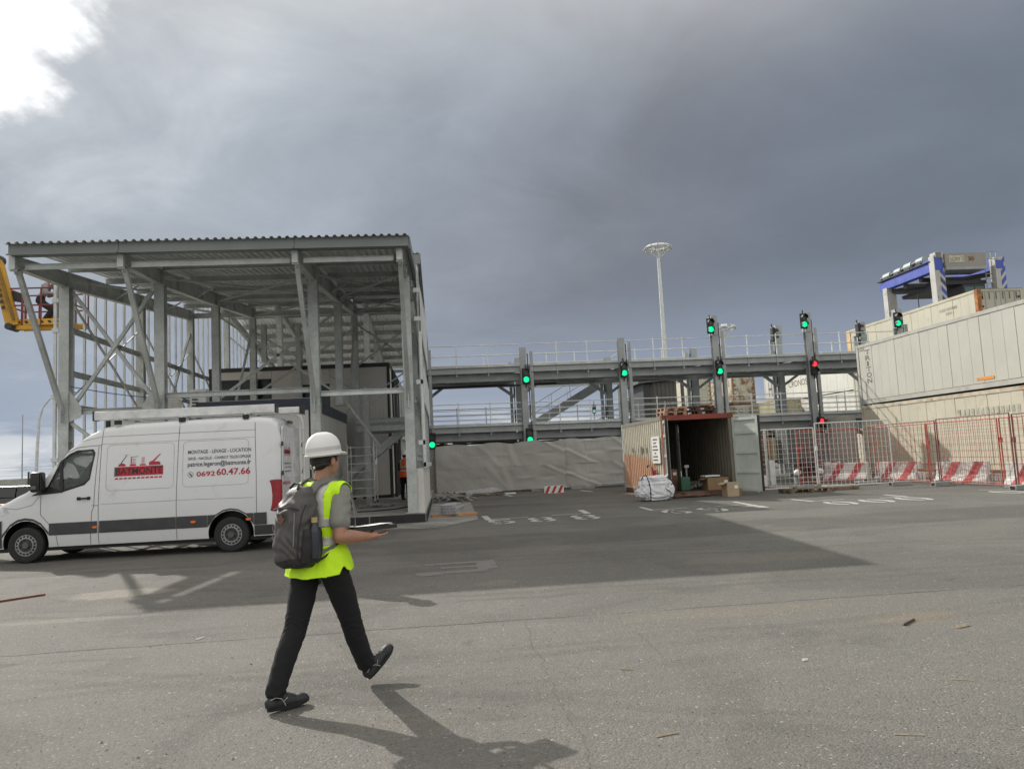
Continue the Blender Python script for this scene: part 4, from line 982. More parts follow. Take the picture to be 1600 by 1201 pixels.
# ---- roof rack and two long white tubes
for x in (-6.6, -5.3, -4.0):
    MB().bar((x, CY-.86, 2.80), (x, CY+.86, 2.80), .05, .03).build('rack_bar', GALVL, van)
    for y in (CY-.80, CY+.80): MB().box(x-.06, y-.04, 2.70, x+.06, y+.04, 2.785).build('rack_foot', BLK, van)
t1 = MB().box(-7.18, CY-.62, 2.82, -3.45, CY-.40, 3.00).build('carrier_tube', mat('white_box_section', (.62,.63,.63), .4), van, bevel=.015)
MB().box(-7.20, CY-.63, 2.81, -7.175, CY-.39, 3.01).build('end_cap', BLK, t1); MB().box(-3.455, CY-.63, 2.81, -3.43, CY-.39, 3.01).build('end_cap', BLK, t1)
t2 = MB().box(-7.0, CY-.10, 2.82, -3.05, CY+.16, 2.96).build('carrier_tube', MATS['white_box_section'], van, bevel=.015)
MB().box(-3.055, CY-.12, 2.80, -3.0, CY+.18, 3.0).build('end_cap', BLK, t2)
# ---- wheels
def wheel(x, y, s_):
    g = MB(); prof = [(.20,.095),(.315,.115),(.342,.105),(.355,.075),(.358,0),(.355,-.075),(.342,-.105),(.315,-.115),(.20,-.095)]
    nseg = 40; vs = []; fs = []
    for i in range(nseg):
        a = 2*math.pi*i/nseg; vs += [(x+r*math.cos(a), y+d, WZ+r*math.sin(a)) for r, d in prof]
    k = len(prof)
    for i in range(nseg):
        for j in range(k-1): fs.append((i*k+j, i*k+j+1, ((i+1) % nseg)*k+j+1, ((i+1) % nseg)*k+j))
        fs.append((i*k+k-1, i*k, ((i+1) % nseg)*k, ((i+1) % nseg)*k+k-1))
    g.add(vs, fs)
    w = g.build('wheel', mat('tyre_rubber', (.02, .02, .021), .8, 0, .2, 12), van, smooth=50)
    f = -1*s_
    h = MB(); h.cyl((x, y, WZ), (x, y+.085*f, WZ), .215, 32, .205); h.build('rim', mat('rim_dark', (.055,.055,.057), .5, .3), w)
    h = MB(); h.tube([(x+.205*math.cos(a), y+.093*f, WZ+.205*math.sin(a)) for a in [2*math.pi*i/32 for i in range(33)]], .010, 5); h.tube([(x+.145*math.cos(a), y+.10*f, WZ+.145*math.sin(a)) for a in [2*math.pi*i/32 for i in range(33)]], .016, 5)
    for i in range(16):
        a = 2*math.pi*i/16; h.bar((x+.15*math.cos(a), y+.096*f, WZ+.15*math.sin(a)), (x+.2*math.cos(a), y+.092*f, WZ+.2*math.sin(a)), .018, .012, up=(0,1,0))
    h.build('rim_ring', mat('rim_silver', (.35,.355,.36), .35, .6), w)
    h = MB(); h.cyl((x, y+.08*f, WZ), (x, y+.125*f, WZ), .075, 20, .06)
    for i in range(6):
        a = 2*math.pi*i/6; h.cyl((x+.105*math.cos(a), y+.085*f, WZ+.105*math.sin(a)), (x+.105*math.cos(a), y+.11*f, WZ+.105*math.sin(a)), .013, 6)
    h.build('hub_cap', mat('hub_grey', (.12,.12,.125), .4, .4), w)
for x in WX: wheel(x, 16.43, 1); wheel(x, 18.17, -1)
# ---- lettering and logo
BLUEBLK = mat('lettering_dark', (.03, .035, .05), .5); LRED = mat('lettering_red', (.42, .015, .035), .5)
def sp(x0, z0, o=.006): return lambda u, v: vsurf(x0+u, z0+v, o)
text('MONTAGE - LEVAGE - LOCATION', 1.27, .075, BLUEBLK, van, sp(-5.14, 2.02), bold=.008)
text('GRUE - NACELLE - CHARIOT TELESCOPIQUE', 1.27, .068, BLUEBLK, van, sp(-5.14, 1.885), bold=.008)
text('patrice.legeron@batmonte.fr', 1.27, .125, BLUEBLK, van, sp(-5.14, 1.735), bold=.012)
text('0692', .37, .10, LRED, van, sp(-4.96, 1.555), bold=.02); text('60.47.66', .68, .135, LRED, van, sp(-4.56, 1.56), bold=.02)
b = MB(); n = 24
for i in range(n):
    a0, a1 = 2*math.pi*i/n, 2*math.pi*(i+1)/n; c_ = (-5.08, 1.60)
    b.add([vsurf(c_[0]+r*math.cos(a), c_[1]+r*math.sin(a), .006) for r, a in ((.058,a0),(.058,a1),(.052,a1),(.052,a0))], [(0,1,2,3)])
b.add([vsurf(*p, .006) for p in ((-5.11,1.625),(-5.095,1.635),(-5.05,1.585),(-5.045,1.565),(-5.07,1.565))], [(0,1,2,3,4)])
b.build('phone_symbol', BLUEBLK, van)
def logo(place, W_, full=True):
    """crane hire badge: red block with the name, four little machines above, dashed bar below"""
    k = W_/1.0
    def q(m, pts, nm='logo', o=0):
        b = MB(); b.add([place(x*k, z_*k, o) for x, z_ in pts], [tuple(range(len(pts)))]); return b.build(nm, m, van)
    q(LRED, [(0,.0),(1,.0),(1,.19),(0,.19)], 'logo_block'); q(mat('logo_grey', (.08,.08,.085), .5), [(0,0),(.05,0),(.05,.19),(0,.19)], 'logo_block', .001)
    text('BATMONTE', .94*k, .135*k, mat('lettering_black', (.012,.012,.014), .5), van, lambda u, v: place(.04*k+u, .028*k+v, .003), bold=.006)
    for i in range(11): q(LRED, [(.01+i*.09, -.065), (.075+i*.09, -.065), (.085+i*.09, -.035), (.02+i*.09, -.035)], 'logo_dash')
    # 1 boom lift
    q(LRED, [(.07,.205),(.09,.25),(.13,.265),(.2,.255),(.23,.215),(.22,.205)]); q(BLUEBLK, [(.12,.265),(.14,.265),(.245,.425),(.235,.43)]); q(LRED, [(.19,.43),(.28,.435),(.28,.44),(.19,.436)])
    # 2 crane
    q(LRED, [(.31,.205),(.31,.235),(.34,.24),(.43,.24),(.44,.205)])
    for j in range(4): q(LRED, [(.32+.01*(j%2),.25+j*.03),(.43,.255+j*.03),(.43,.262+j*.03),(.32+.01*(j%2),.258+j*.03)])
    q(LRED, [(.33,.25),(.345,.25),(.345,.38),(.33,.38)]); q(BLUEBLK, [(.32,.38),(.48,.395),(.48,.402),(.32,.39)])
    # 3 scissor lift
    q(LRED, [(.51,.205),(.53,.235),(.63,.235),(.65,.205)])
    for j in range(4): q(LRED, [(.55,.245+j*.035),(.61,.265+j*.035),(.61,.272+j*.035),(.55,.252+j*.035)]); q(LRED, [(.61,.245+j*.035),(.55,.265+j*.035),(.55,.272+j*.035),(.61,.252+j*.035)])
    # 4 telehandler
    q(LRED, [(.71,.205),(.70,.25),(.74,.29),(.80,.275),(.90,.275),(.94,.25),(.94,.205)]); q(LRED, [(.76,.28),(.92,.43),(.945,.435),(.80,.27)], o=.001)
logo(lambda u, v, o=0: vsurf(-6.60+u, 1.64+v, .006+o), .97)
logo(lambda u, v, o=0: (RX+.031+o, CY-.70+u, 1.93+v), .52)
def rp(y, z_): return lambda u, v: (RX+.031, y+u, z_+v)
text('MONTAGE - LEVAGE - LOCATION', .55, .035, BLUEBLK, van, rp(CY-.68, 1.72), bold=.02)
text('GRUE - NACELLE - CHARIOT TELESCOPIQUE', .55, .035, BLUEBLK, van, rp(CY-.68, 1.64), bold=.01)
text('patrice.legeron@batmonte.fr', .55, .05, BLUEBLK, van, rp(CY-.68, 1.55), bold=.01)
text('0692 60.47.66', .62, .07, LRED, van, rp(CY-.83, 1.30), bold=.02)

van.matrix_basis = Matrix.Translation((-6.3, 17.3, 0)) @ Matrix.Rotation(R(-2.5), 4, 'Z')
WSET.discard(van.name)
# ================================================================ TARPAULIN FENCE
tf = thing('tarpaulin_fence', 'long sagging grey tarpaulin stretched along temporary fencing across the yard', 'fence', (4.5, 39.5, 0))
TARP = mat('grey_tarpaulin', (.40, .392, .37), .75, 0, .08, .8, .1, 25, dirt=(.46,.45,.425), dirts=.7, world=True)
xa, xb = -.33, 8.9
def tarp_sheet(xa, xb, z0, z1, nx, nz, seed, name='tarpaulin', y0=37.35):
    b = MB(); vs = []
    for i in range(nx+1):
        for k in range(nz+1):
            u = i/nx; v = k/nz; x = xa+(xb-xa)*u; zz_ = z0+(z1-z0)*v
            d = .0
            sag = .5+.5*math.cos(2*math.pi*(x-.2)/1.75)
            # diagonal creases radiating down from the ties
            for (fx, fa, am) in ((1.3+.4*seed, .9, .03), (3.4-.3*seed, .35, .05), (4.9, 1.5+.2*seed, .06), (7.0-.2*seed, .5, .03), (8.1, 1.6, .05)):
                w_ = (x-fx)+fa*(zz_-z1); d += .5*am*math.exp(-(w_*6)**2) - am*.35*math.exp(-((w_-.18)*5)**2)
            d += .04*noise.noise(Vector((x*.5, zz_*.9+seed, 1)))+.014*noise.noise(Vector((x*2.0+zz_*1.0, zz_*2.6, seed)))+.005*noise.noise(Vector((x*6, zz_*6, seed)))
            d += .05*math.exp(-((zz_-(z0+(z1-z0)*.5)-.03*math.sin(x*1.3))*14)**2)*noise.noise(Vector((x*.9, 3, seed)))
            zt = zz_ + ((.05*abs(math.sin(x*1.75+.4)) if z1 > 2 else 0)+.02*math.sin(x*3.3)+.02*noise.noise(Vector((x*2, 0, seed)))) * v + (.06*noise.noise(Vector((x*1.6, 9, seed))))*(1-v)
            vs.append((x, y0-(x-xa)*.12-d, zt))
    n = nz+1
    fs = [(i*n+k, (i+1)*n+k, (i+1)*n+k+1, i*n+k+1) for i in range(nx) for k in range(nz)]
    b.add(vs, fs); b.add([(x, y+.008, z_) for x, y, z_ in vs], [f[::-1] for f in fs])
    return b.build(name, TARP, tf, smooth='all')
tarp_sheet(xa, 5.85, 1.22, 2.34, 170, 26, 1); tarp_sheet(xa, 5.85, .10, 1.24, 170, 26, 2)
tarp_sheet(5.86, xb, 1.22, 2.36, 100, 26, 3, y0=36.75); tarp_sheet(5.86, xb, .14, 1.24, 100, 26, 4, y0=36.75)
b = MB()
for i in range(5):
    x = xa+i*2.4; y = 37.5-(x-xa)*.12
    b = MB(); b.cyl((x, y, 0), (x, y, 2.3), .022, 6); b.build('fence_post', GALV, tf)
    MB().box(x-.3, y-.12, 0, x+.3, y+.12, .12).build('fence_foot', CONC, tf)
for z_ in (.2, 2.28): MB().cyl((xa, 37.5, z_), (xb, 37.5-(xb-xa)*.12, z_), .02, 6).build('fence_rail', GALV, tf)
t = thing('concrete_wall', 'narrow block wall with ledges between the building corner and the tarpaulin fence', 'wall', (-.9, 40.2, 0))
for k in range(4): MB().box(-1.1, 37.6, .02+k*.56, -.36, 37.8, .55+k*.56).build('wall_block', CONC, t)
# ================================================================ SHIPPING CONTAINERS
def cmat(nm, c_, dirt, lo=.55, hi=.8): return mat(nm, c_, .6, 0, .05, .6, dirt=dirt, dirts=1.3, dlo=lo, dhi=hi, world=True)
CREAM = cmat('cream_container_paint', (.50, .48, .38), (.40, .35, .25)); IVORY = cmat('ivory_container_paint', (.46, .44, .39), (.36, .34, .29))
PALE = cmat('pale_container_paint', (.455, .45, .395), (.37, .36, .32), .6, .85); YELC = cmat('yellowed_container_paint', (.50, .475, .375), (.42, .34, .22), .52, .78)
RUSTP = mat('rusty_rail', (.46, .42, .32), .75, 0, .2, 2, dirt=(.30, .15, .06), dirts=2.2, dlo=.5, dhi=.72, world=True)
BACK = mat('seam_backing', (.10, .095, .08), .8)  # dark backing seen in panel gaps, seams and vent frames
def reefer(label, x0, y0, z0, L_=12.19, W_=2.44, H_=2.85, m=PALE, rail=None, near_end=True, group='stacked reefer containers', rails_m=None, doors=True, npan=20, nm='shipping_container', ledge=True):
    """box container with its long side along y; side panels on -x side, end doors on -y side"""
    t = thing(nm, label, 'shipping container', (x0+W_/2, y0+L_/2, z0), group)
    rm = rail or m
    MB().box(x0+.035, y0+.06, z0+.02, x0+W_-.01, y0+L_-.02, z0+H_-.02).build('core', BACK, t)
    w = (L_-.2)/npan
    for i in range(npan):
        a = y0+.1+i*w; d = .004*((i*7) % 3-1)
        MB().box(x0+.012+d, a+.009, z0+.22, x0+.06, a+w-.009, z0+H_-.14).build('side_panel', m, t)
    MB().box(x0-.012, y0+.1, z0+H_-.14, x0+.07, y0+L_-.1, z0+H_).build('top_rail', rm, t)
    MB().box(x0-.012, y0+.1, z0+.02, x0+.07, y0+L_-.1, z0+.20).build('bottom_rail', rm, t)
    for yy in (y0, y0+L_-.17):
        MB().box(x0-.015, yy, z0+.12, x0+.15, yy+.17, z0+H_-.12).build('corner_post', rm, t)
        for zz_ in (z0, z0+H_-.115): MB().box(x0-.022, yy-.006, zz_, x0+.165, yy+.178, zz_+.118).build('corner_casting', rm, t)
    MB().box(x0+W_-.15, y0, z0, x0+W_, y0+.17, z0+H_).build('corner_post', rm, t)
    MB().box(x0+.15, y0, z0+H_-.13, x0+W_-.15, y0+.1, z0+H_).build('end_header', rm, t); MB().box(x0+.15, y0, z0, x0+W_-.15, y0+.1, z0+.16).build('end_sill', rm, t)
    MB().box(x0, y0, z0+H_-.012, x0+W_, y0+L_, z0+H_+.006).build('roof', m, t)
    for k in (0, 1):
        xa_ = x0+.16+k*(W_-.32)/2; d = MB().box(xa_+.01, y0+.02, z0+.17, xa_+(W_-.32)/2-.01, y0+.055, z0+H_-.14).build('end_door', m, t)
        if doors:
            for f in (.25, .72): MB().cyl((xa_+(W_-.32)/2*f, y0-.0, z0+.12), (xa_+(W_-.32)/2*f, y0-.0, z0+H_-.1), .022, 6).build('lock_rod', GALV, d)
            for zz_ in (.5, .95, 1.45, 1.95, 2.4): MB().box(xa_+.03 if k == 0 else xa_+(W_-.32)/2-.14, y0+.0, z0+zz_, xa_+.14 if k == 0 else xa_+(W_-.32)/2-.03, y0+.02, z0+zz_+.1).build('door_hinge', BLK, d)
            MB().box(xa_+.2, y0+.01, z0+1.55, xa_+.6, y0+.02, z0+1.57).build('door_seam', BACK, d)
    return t
X1 = 20.0
c1 = reefer('large pale container carrying the shadow of a traffic light, on top of the right-hand stack', X1, 22.8, 3.30, m=PALE, rail=mat('pale_rail', (.40,.40,.36), .6, 0, .1, 1, dirt=(.28,.25,.19), dirts=1.8, dlo=.5, dhi=.75, world=True), group='stacked containers at the right')
c2 = reefer('yellowed container with rusty top rail at the bottom of the right-hand stack, behind red mesh', X1, 22.8, .3, m=YELC, rail=RUSTP, H_=2.93, group='stacked containers at the right')
INK = mat('faded_ink', (.12, .10, .09), .8, 0, .3, 8, world=True); INK2 = mat('ghost_ink', (.38, .37, .30), .8, 0, .3, 3, world=True)
for i, ch in enumerate('TRITON'):
    f = {'T': (.28, .26), 'R': (.26, .26), 'I': (.10, .26), 'O': (.27, .27), 'N': (.26, .26)}[ch]
    yy = 34.1
    text(ch, f[0]*1.5, f[1]*.86, INK, c1, (lambda yy, zz_, w_: (lambda u, v: (X1+.004, yy-u, zz_+v)))(yy+f[0]*.57, 5.62-i*.27, 0), bold=.015)
MB().box(X1-.002, 26.0, 3.62, X1+.006, 26.9, 3.73).build('orange_sticker', mat('orange_reflective', (.65, .26, .04), .5), c1)
b = MB()
for k in range(13): b.box(X1-.002, 24.9+k*.26, 2.35+.02*(k%3), X1+.006, 24.9+k*.26+.16, 2.62-.015*(k%2))
b.build('lettering', INK2, c2)
b = MB(); b.box(X1-.002, 34.3, 5.85, X1+.004, 34.75, 5.98); b.build('faint_number', INK2, c1)
# second row, three high, farther back
X2 = 26.75
for k, (m_, rl, lb) in enumerate(((YELC, RUSTP, 'bottom container of the rear three-high stack, hidden low behind the nearest right-hand stack'),
                                 (CREAM, CREAM, 'middle container of the rear three-high stack behind the gantry\'s right end'),
                                 (CREAM, RUSTP, 'cream container with rusty corner posts on top of the rear stack below the straddle carrier'))):
    t = reefer(lb, X2, 35.3, .14+k*2.9, m=m_, rail=mat('cream_rail', (.46,.44,.33), .6, 0, .1, 1, dirt=(.36,.2,.08), dirts=1.2, dlo=.55, dhi=.75, world=True) if k == 2 else rl, H_=2.88, group='stacked containers at the right')
    if k == 2:
        MB().box(X2-.03, 35.28, .14+5.8, X2+.2, 35.5, .14+8.68).build('rusty_corner_post', mat('rust_orange', (.36, .15, .05), .8, 0, .4, 5, world=True), t)
        MB().box(X2-.03, 47.3, 5.95, X2+.1, 47.75, 8.8).build('rusty_corner_post', mat('rust_ochre', (.60, .44, .22), .8, 0, .2, 3, world=True), t)
        for i in range(4): MB().box(X2-.016, 45.4-.0*i, 7.75+i*.13, X2-.006, 46.9-.25*i, 7.86+i*.13).build('green_logo_bar', mat('green_logo', (.12, .24, .17), .6), t)
        b = MB()
        for i in range(9): b.box(X2-.002, 36.9+i*.16, 8.2, X2+.008, 37.0+i*.16, 8.34)
        for i in range(4): b.box(X2-.002, 37.2+i*.16, 7.97, X2+.008, 37.3+i*.16, 8.1)
        b.build('lettering', INK2, t)
        for i in range(6): MB().box(X2+.25+i*.36, 35.27, 8.3, X2+.27+i*.36, 35.30, 8.65).build('rib', BACK, t)
# far right stack behind gantry: containers marked HAM.. and CRONOS
X3 = 35.0
PALE2 = cmat('sunlit_white_paint', (.62, .615, .56), (.52, .51, .46), .6, .85)
tt = reefer('sunlit white container with thin dark lettering between gantry columns, far end of its row', 35.15, 68.2, 6.0, m=PALE2, H_=2.85, group='sunlit white containers beyond the gantry', nm='shipping_container')
text('HAM', 2.9, 1.6, INK, tt, lambda u, v: (35.152, 79.4-u, 6.8+v), bold=.0)
text('CRONOS', 4.0, .62, INK, tt, lambda u, v: (35.152, 74.6-u, 7.3+v), bold=.0)
tt = reefer('sunlit white container without lettering behind the gantry, nearer end of its row', 35.1, 55.9, 6.0, m=PALE2, H_=2.85, group='sunlit white containers beyond the gantry')
b = MB()
for k in range(3): b.add([(35.095, 60.9-.2*math.cos(k*2.1), 7.6+.25*math.sin(k*2.1)), (35.095, 60.65, 7.5), (35.095, 60.9, 7.9)], [(0,1,2)])
b.build('logo_mark', INK, tt)
for (x_, y_, k, m_, lb) in ((35.1, 55.9, 1, PALE2, 'white container with orange sticker on its foot, seen between the lower gantry rails'), (35.1, 55.9, 0, PALE2, 'bottom container of the sunlit stack, mostly hidden by the lower gantry deck'),
                      (35.15, 68.2, 1, PALE2, 'ivory container behind the tan one, middle of the far sunlit stack'), (35.15, 68.2, 0, IVORY, 'ivory container at the bottom of the far sunlit stack behind nearer ones')):
    t = reefer(lb, x_, y_, .14+k*2.9, m=m_, H_=2.88, group='sunlit white containers beyond the gantry')
    if k == 1 and y_ < 60: MB().box(x_-.002, 57.4, 3.3, x_+.004, 58.3, 3.42).build('orange_sticker', MATS['orange_reflective'], t)
for k in (0, 1):
    t = reefer('dull tan container between the sunlit white containers and the rusty door end' if k else 'lower tan container hidden under the other tan one', 31.7, 70.1, .14+k*2.9, m=mat('tan_container_paint', (.34, .31, .19), .7, 0, .08, 1, dirt=(.2,.12,.06), dirts=1.1, world=True), H_=2.88, L_=6.06, npan=10, group='tan containers beyond the gantry')
# three-high stacks showing their door ends
RB = mat('rust_bled_door', (.52, .50, .40), .7, 0, .06, 1, dirt=(.22, .11, .05), dirts=1.1, dlo=.46, dhi=.60, world=True)
WHO = ('lowest', 'middle', 'top')
for s_, (x_, y_, nm_) in enumerate(((25.3, 76.5, 'left-hand'), (30.0, 76.5, 'right-hand'))):
    for k in range(3):
        m_ = (IVORY, IVORY, CREAM)[k] if s_ == 0 else (IVORY, IVORY, RB)[k]
        t = reefer('%s reefer container of the %s door-end stack seen under the upper gantry deck' % (WHO[k], nm_), x_, y_, .14+k*2.95, m=m_, rail=mat('brown_frame', (.26,.17,.09), .8, 0, .3, 2, world=True) if k else YELC, H_=2.88, group='door-end stacks beyond the gantry')
        if s_ == 1 and k == 2: text('R', .9, 1.3, INK, t, lambda u, v: (x_-.012, 84.6-u, 6.7+v), bold=.05)
        if k < 2:
            for j in (0, 1):
                q = x_+.55+j*1.1; b = MB(); b.box(q, y_-.03, .14+k*2.95+2.05, q+.36, y_-.01, .14+k*2.95+2.4); sq = b.build('vent_frame', BACK, t)
                MB().box(q+.06, y_-.04, .14+k*2.95+2.11, q+.30, y_-.031, .14+k*2.95+2.34).build('vent_cover', IVORY, sq)
# far small things beneath the deck
t = thing('yellow_container', 'small mustard yellow container end peeping over the tarpaulin fence by the first gantry column', 'shipping container', (0, 60, 0)); MB().box(-1.6, 60, .1, .42, 66, 3.15).build('body', mat('mustard', (.46, .30, .09), .6, world=True), t); MB().box(-1.62, 59.97, 2.98, .44, 60.0, 3.2).build('top_rail', MATS['mustard'], t)
t = thing('white_trailer', 'white box trailers seen in the gap under the lower gantry deck', 'trailer', (5, 70, 0))
for (x0, x1, z1) in ((2.6, 6.6, 3.55), (8.2, 16.8, 3.3)):
    MB().box(x0, 70, .9, x1, 72.4, z1).build('box_body', WHITE, t); MB().box(x0+.2, 70.2, .3, x1-.2, 72, .88).build('chassis', DARK, t)
t = thing('yard_tractor', 'black tractor unit with open frame in the gap above the left end of the tarpaulin', 'tractor', (1.6, 66, 0))
MB().box(.9, 66, .5, 2.1, 68, 3.3).build('cab', DARK, t, bevel=.12); MB().box(.95, 65.97, 2.3, 1.6, 65.995, 3.0).build('windscreen', MATS['dark_window'], t); MB().box(2.1, 66, .5, 4.6, 68, 1.3).build('chassis', DARK, t)
for x in (1.3, 3.9): MB().cyl((x, 65.9, .5), (x, 66.3, .5), .5, 16).build('wheel', MATS['tyre_rubber'], t)
# low far container horizon
i0 = 0
for (x_, w_, h_, m_, lb) in ((-24, 30, 2.9, IVORY, 'far pale row of low containers seen dimly under the gantry at left'), (9, 14, 2.6, PALE, 'far white row of low containers under the gantry near the slanting stair')):
    t = thing('far_container_row', lb, 'container row', (x_+w_/2, 120, 0))
    for k in range(int(w_//6.1)): MB().box(x_+k*6.1, 120, .1, x_+k*6.1+6.0, 122.4, h_).build('container', m_, t)
# ---- grey ribbed shed behind the gantry
t = thing('ribbed_shed', 'tall dark grey ribbed metal shed with flat overhanging roof behind the open container', 'shed', (17.6, 60, 0))
SHD = mat('shed_sheet', (.105, .10, .095), .6, .1, .12, 1, world=True)
b = MB(); b.corr((16.9, 60, 0), (1, 0, 0), 2.0, (0, 0, 1), 7.1, (0, -1, 0), .34, .09, .01); b.build('front_cladding', SHD, t)
b = MB(); b.corr((16.2, 63.5, 0), (.2, -1, 0), 3.6, (0, 0, 1), 6.9, (-1, -.2, 0), .34, .06, .01); b.build('side_cladding', SHD, t)
MB().box(16.2, 60.1, 0, 18.9, 64, 7.0).build('core', DARKG, t)
b = MB(); b.add([(15.7, 59.6, 7.02), (19.6, 59.6, 7.32), (19.6, 64.5, 7.32), (15.7, 64.5, 7.02), (15.7, 59.6, 7.32), (19.6, 59.6, 7.62), (19.6, 64.5, 7.62), (15.7, 64.5, 7.32)], [(0,3,2,1),(4,5,6,7),(0,1,5,4),(1,2,6,5),(2,3,7,6),(3,0,4,7)]); b.build('roof', SHD, t)
for x in (19.35,): MB().bar((x, 59.9, 0), (x, 59.9, 7.3), .22).build('post', SHD, t)
# ================================================================ OPEN RED-FRAMED CONTAINER
oc = thing('open_container', 'weathered open container with red front frame, doors open and a dark cluttered inside', 'shipping container', (8.8, 29, 0))
OX0, OX1, OY0, OY1, OH = 7.60, 10.04, 25.9, 31.95, 2.78
OWALL = mat('scuffed_dim_cream_wall', (.19, .18, .14), .7, 0, .12, 1.5, dirt=(.07,.06,.05), dirts=3.2, dlo=.63, dhi=.72, world=True)  # cream darkened to imitate the dim inside of the container
def orange_wall():
    m = bpy.data.materials.new('orange_patched_wall'); m.use_nodes = True; nt = m.node_tree; b = nt.nodes['Principled BSDF']
    g = N(nt, 'ShaderNodeNewGeometry'); P = g.outputs['Position']; s = N(nt, 'ShaderNodeSeparateXYZ'); L(nt, P, s.inputs[0])
    nz = noise_n(nt, P, 2.2, 6, .65, .4); n2 = noise_n(nt, P, 6, 7, .7)
    c = mixc(nt, ramp(nt, nz, .3, .7), (.52, .50, .40), (.66, .63, .52))
    lim = math_n(nt, 'ADD', 1.55, math_n(nt, 'MULTIPLY', math_n(nt, 'SUBTRACT', nz, .5), .7))
    lim = math_n(nt, 'SUBTRACT', lim, math_n(nt, 'MULTIPLY', ramp(nt, s.outputs[1], 31.5, 26.6), .25))
    o = math_n(nt, 'MULTIPLY', math_n(nt, 'SUBTRACT', 1.0, ramp(nt, math_n(nt, 'SUBTRACT', s.outputs[2], lim), -.06, .06)), ramp(nt, s.outputs[1], 26.7, 27.3))
    o = math_n(nt, 'MULTIPLY', o, ramp(nt, s.outputs[2], .2, .3))
    c = mixc(nt, math_n(nt, 'MULTIPLY', o, .85), c, mixc(nt, n2, (.56, .24, .12), (.66, .42, .27)))
    c = mixc(nt, math_n(nt, 'MULTIPLY', ramp(nt, n2, .64, .72), .7), c, (.20, .10, .06))
    L(nt, c, b.inputs['Base Color']); b.inputs['Roughness'].default_value = .7; return m
OWL = orange_wall()
OR_ = mat('chipped_red_frame', (.24, .045, .03), .6, 0, .2, 4, dirt=(.35, .30, .24), dirts=5, dlo=.68, dhi=.76, world=True)
b = MB(); b.corr((OX0+.02, OY1-.1, .16), (0, -1, 0), OY1-OY0-.3, (0, 0, 1), OH-.27, (-1, 0, 0), .28, .04, .012); b.build('side_wall', OWL, oc)
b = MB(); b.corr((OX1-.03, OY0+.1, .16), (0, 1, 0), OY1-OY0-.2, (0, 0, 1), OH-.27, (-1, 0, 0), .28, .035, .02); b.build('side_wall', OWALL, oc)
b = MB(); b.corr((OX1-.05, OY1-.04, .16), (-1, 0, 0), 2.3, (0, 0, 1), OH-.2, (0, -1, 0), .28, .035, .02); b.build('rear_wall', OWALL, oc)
MB().box(OX0+.02, OY0+.05, OH-.05, OX1-.02, OY1, OH-.015).build('roof', OWALL, oc); MB().box(OX0+.05, OY0, .14, OX1-.05, OY1, .18).build('floor', mat('old_plywood', (.07,.05,.035), .85, 0, .3, 3), oc)
MB().box(OX0-.03, OY0+.1, OH-.12, OX0+.05, OY1, OH).build('top_rail', OWALL, oc); MB().box(OX0-.03, OY0+.1, .02, OX0+.05, OY1, .18).build('bottom_rail', RUST, oc)
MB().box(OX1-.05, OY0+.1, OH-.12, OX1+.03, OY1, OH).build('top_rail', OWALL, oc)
for x in (OX0-.04, OX1-.12): MB().box(x, OY0, .02, x+(.2 if x < 9 else .16), OY0+.13, OH-.14).build('corner_post', OR_ if x < 9 else OWALL, oc)
MB().box(OX0-.04, OY1-.13, .02, OX0+.1, OY1+.01, OH-.02).build('corner_post', GALV, oc)
MB().box(OX0-.04, OY0-.01, OH-.14, OX1+.04, OY0+.12, OH+.03).build('door_header', OR_, oc); MB().box(OX0+.12, OY0-.02, .02, OX1-.12, OY0+.1, .16).build('door_sill', mat('brown_sill', (.12,.06,.045), .8, 0, .3, 4), oc)
for x in (OX0-.05, OX1-.12): MB().box(x, OY0-.03, OH-.14, x+.17, OY0+.15, OH+.035).build('corner_casting', RUST, oc)
def cdoor(hx_, ang, m, label=None):
    """a container door leaf hinged at (hx_, OY0); ang = direction of the leaf"""
    d0 = Vector((math.cos(ang), math.sin(ang), 0)); nn = Vector((-d0.y, d0.x, 0)); h = Vector((hx_, OY0-.03, 0))
    def pt(u, w_, z_): return h+d0*u+nn*w_+Vector((0, 0, z_))
    def bx(b, u0, u1, w0, w1, z0, z1): b.add([pt(u, w_, z_) for z_ in (z0, z1) for u, w_ in ((u0,w0),(u1,w0),(u1,w1),(u0,w1))], [(0,3,2,1),(4,5,6,7),(0,1,5,4),(1,2,6,5),(2,3,7,6),(3,0,4,7)])
    b = MB(); bx(b, .03, 1.13, -.008, .008, .14, OH-.16); lf = b.build('door_leaf', m, oc, label=label)
    b = MB()
    for u0, u1 in ((0, .09), (1.06, 1.16)): bx(b, u0, u1, -.05, .05, .12, OH-.14)
    for z_ in (.12, .72, 1.38, 2.05, 2.52): bx(b, .09, 1.06, -.048, .048, z_, z_+.10)
    b.build('door_frame', m, lf)
    b = MB(); bx(b, 1.161, 1.185, -.045, .045, .12, OH-.14); b.build('door_seal', DARK, lf)
    b = MB()
    for u in (.3, .85): b.cyl(pt(u, .06, .1), pt(u, .06, OH-.12), .018, 6)
    b.build('lock_rod', GALV, lf); return lf
cdoor(OX1+.02, R(-66), mat('pale_green_door', (.50, .54, .50), .6, 0, .08, 1.5, dirt=(.3,.33,.3), dirts=2, dlo=.55, dhi=.8, world=True))
cdoor(OX0+.02, R(-103), mat('grey_white_door', (.40, .39, .35), .65, 0, .12, 2, dirt=(.12,.09,.07), dirts=3.5, dlo=.6, dhi=.7, world=True))
t = MB().box(OX0-.08, 26.25, 1.18, OX0-.055, 27.25, 2.12).build('notice_board', WHITE); tag(t, 'white notice board with lines of dark print on the left side of the open container', 'sign')
nb = MB()
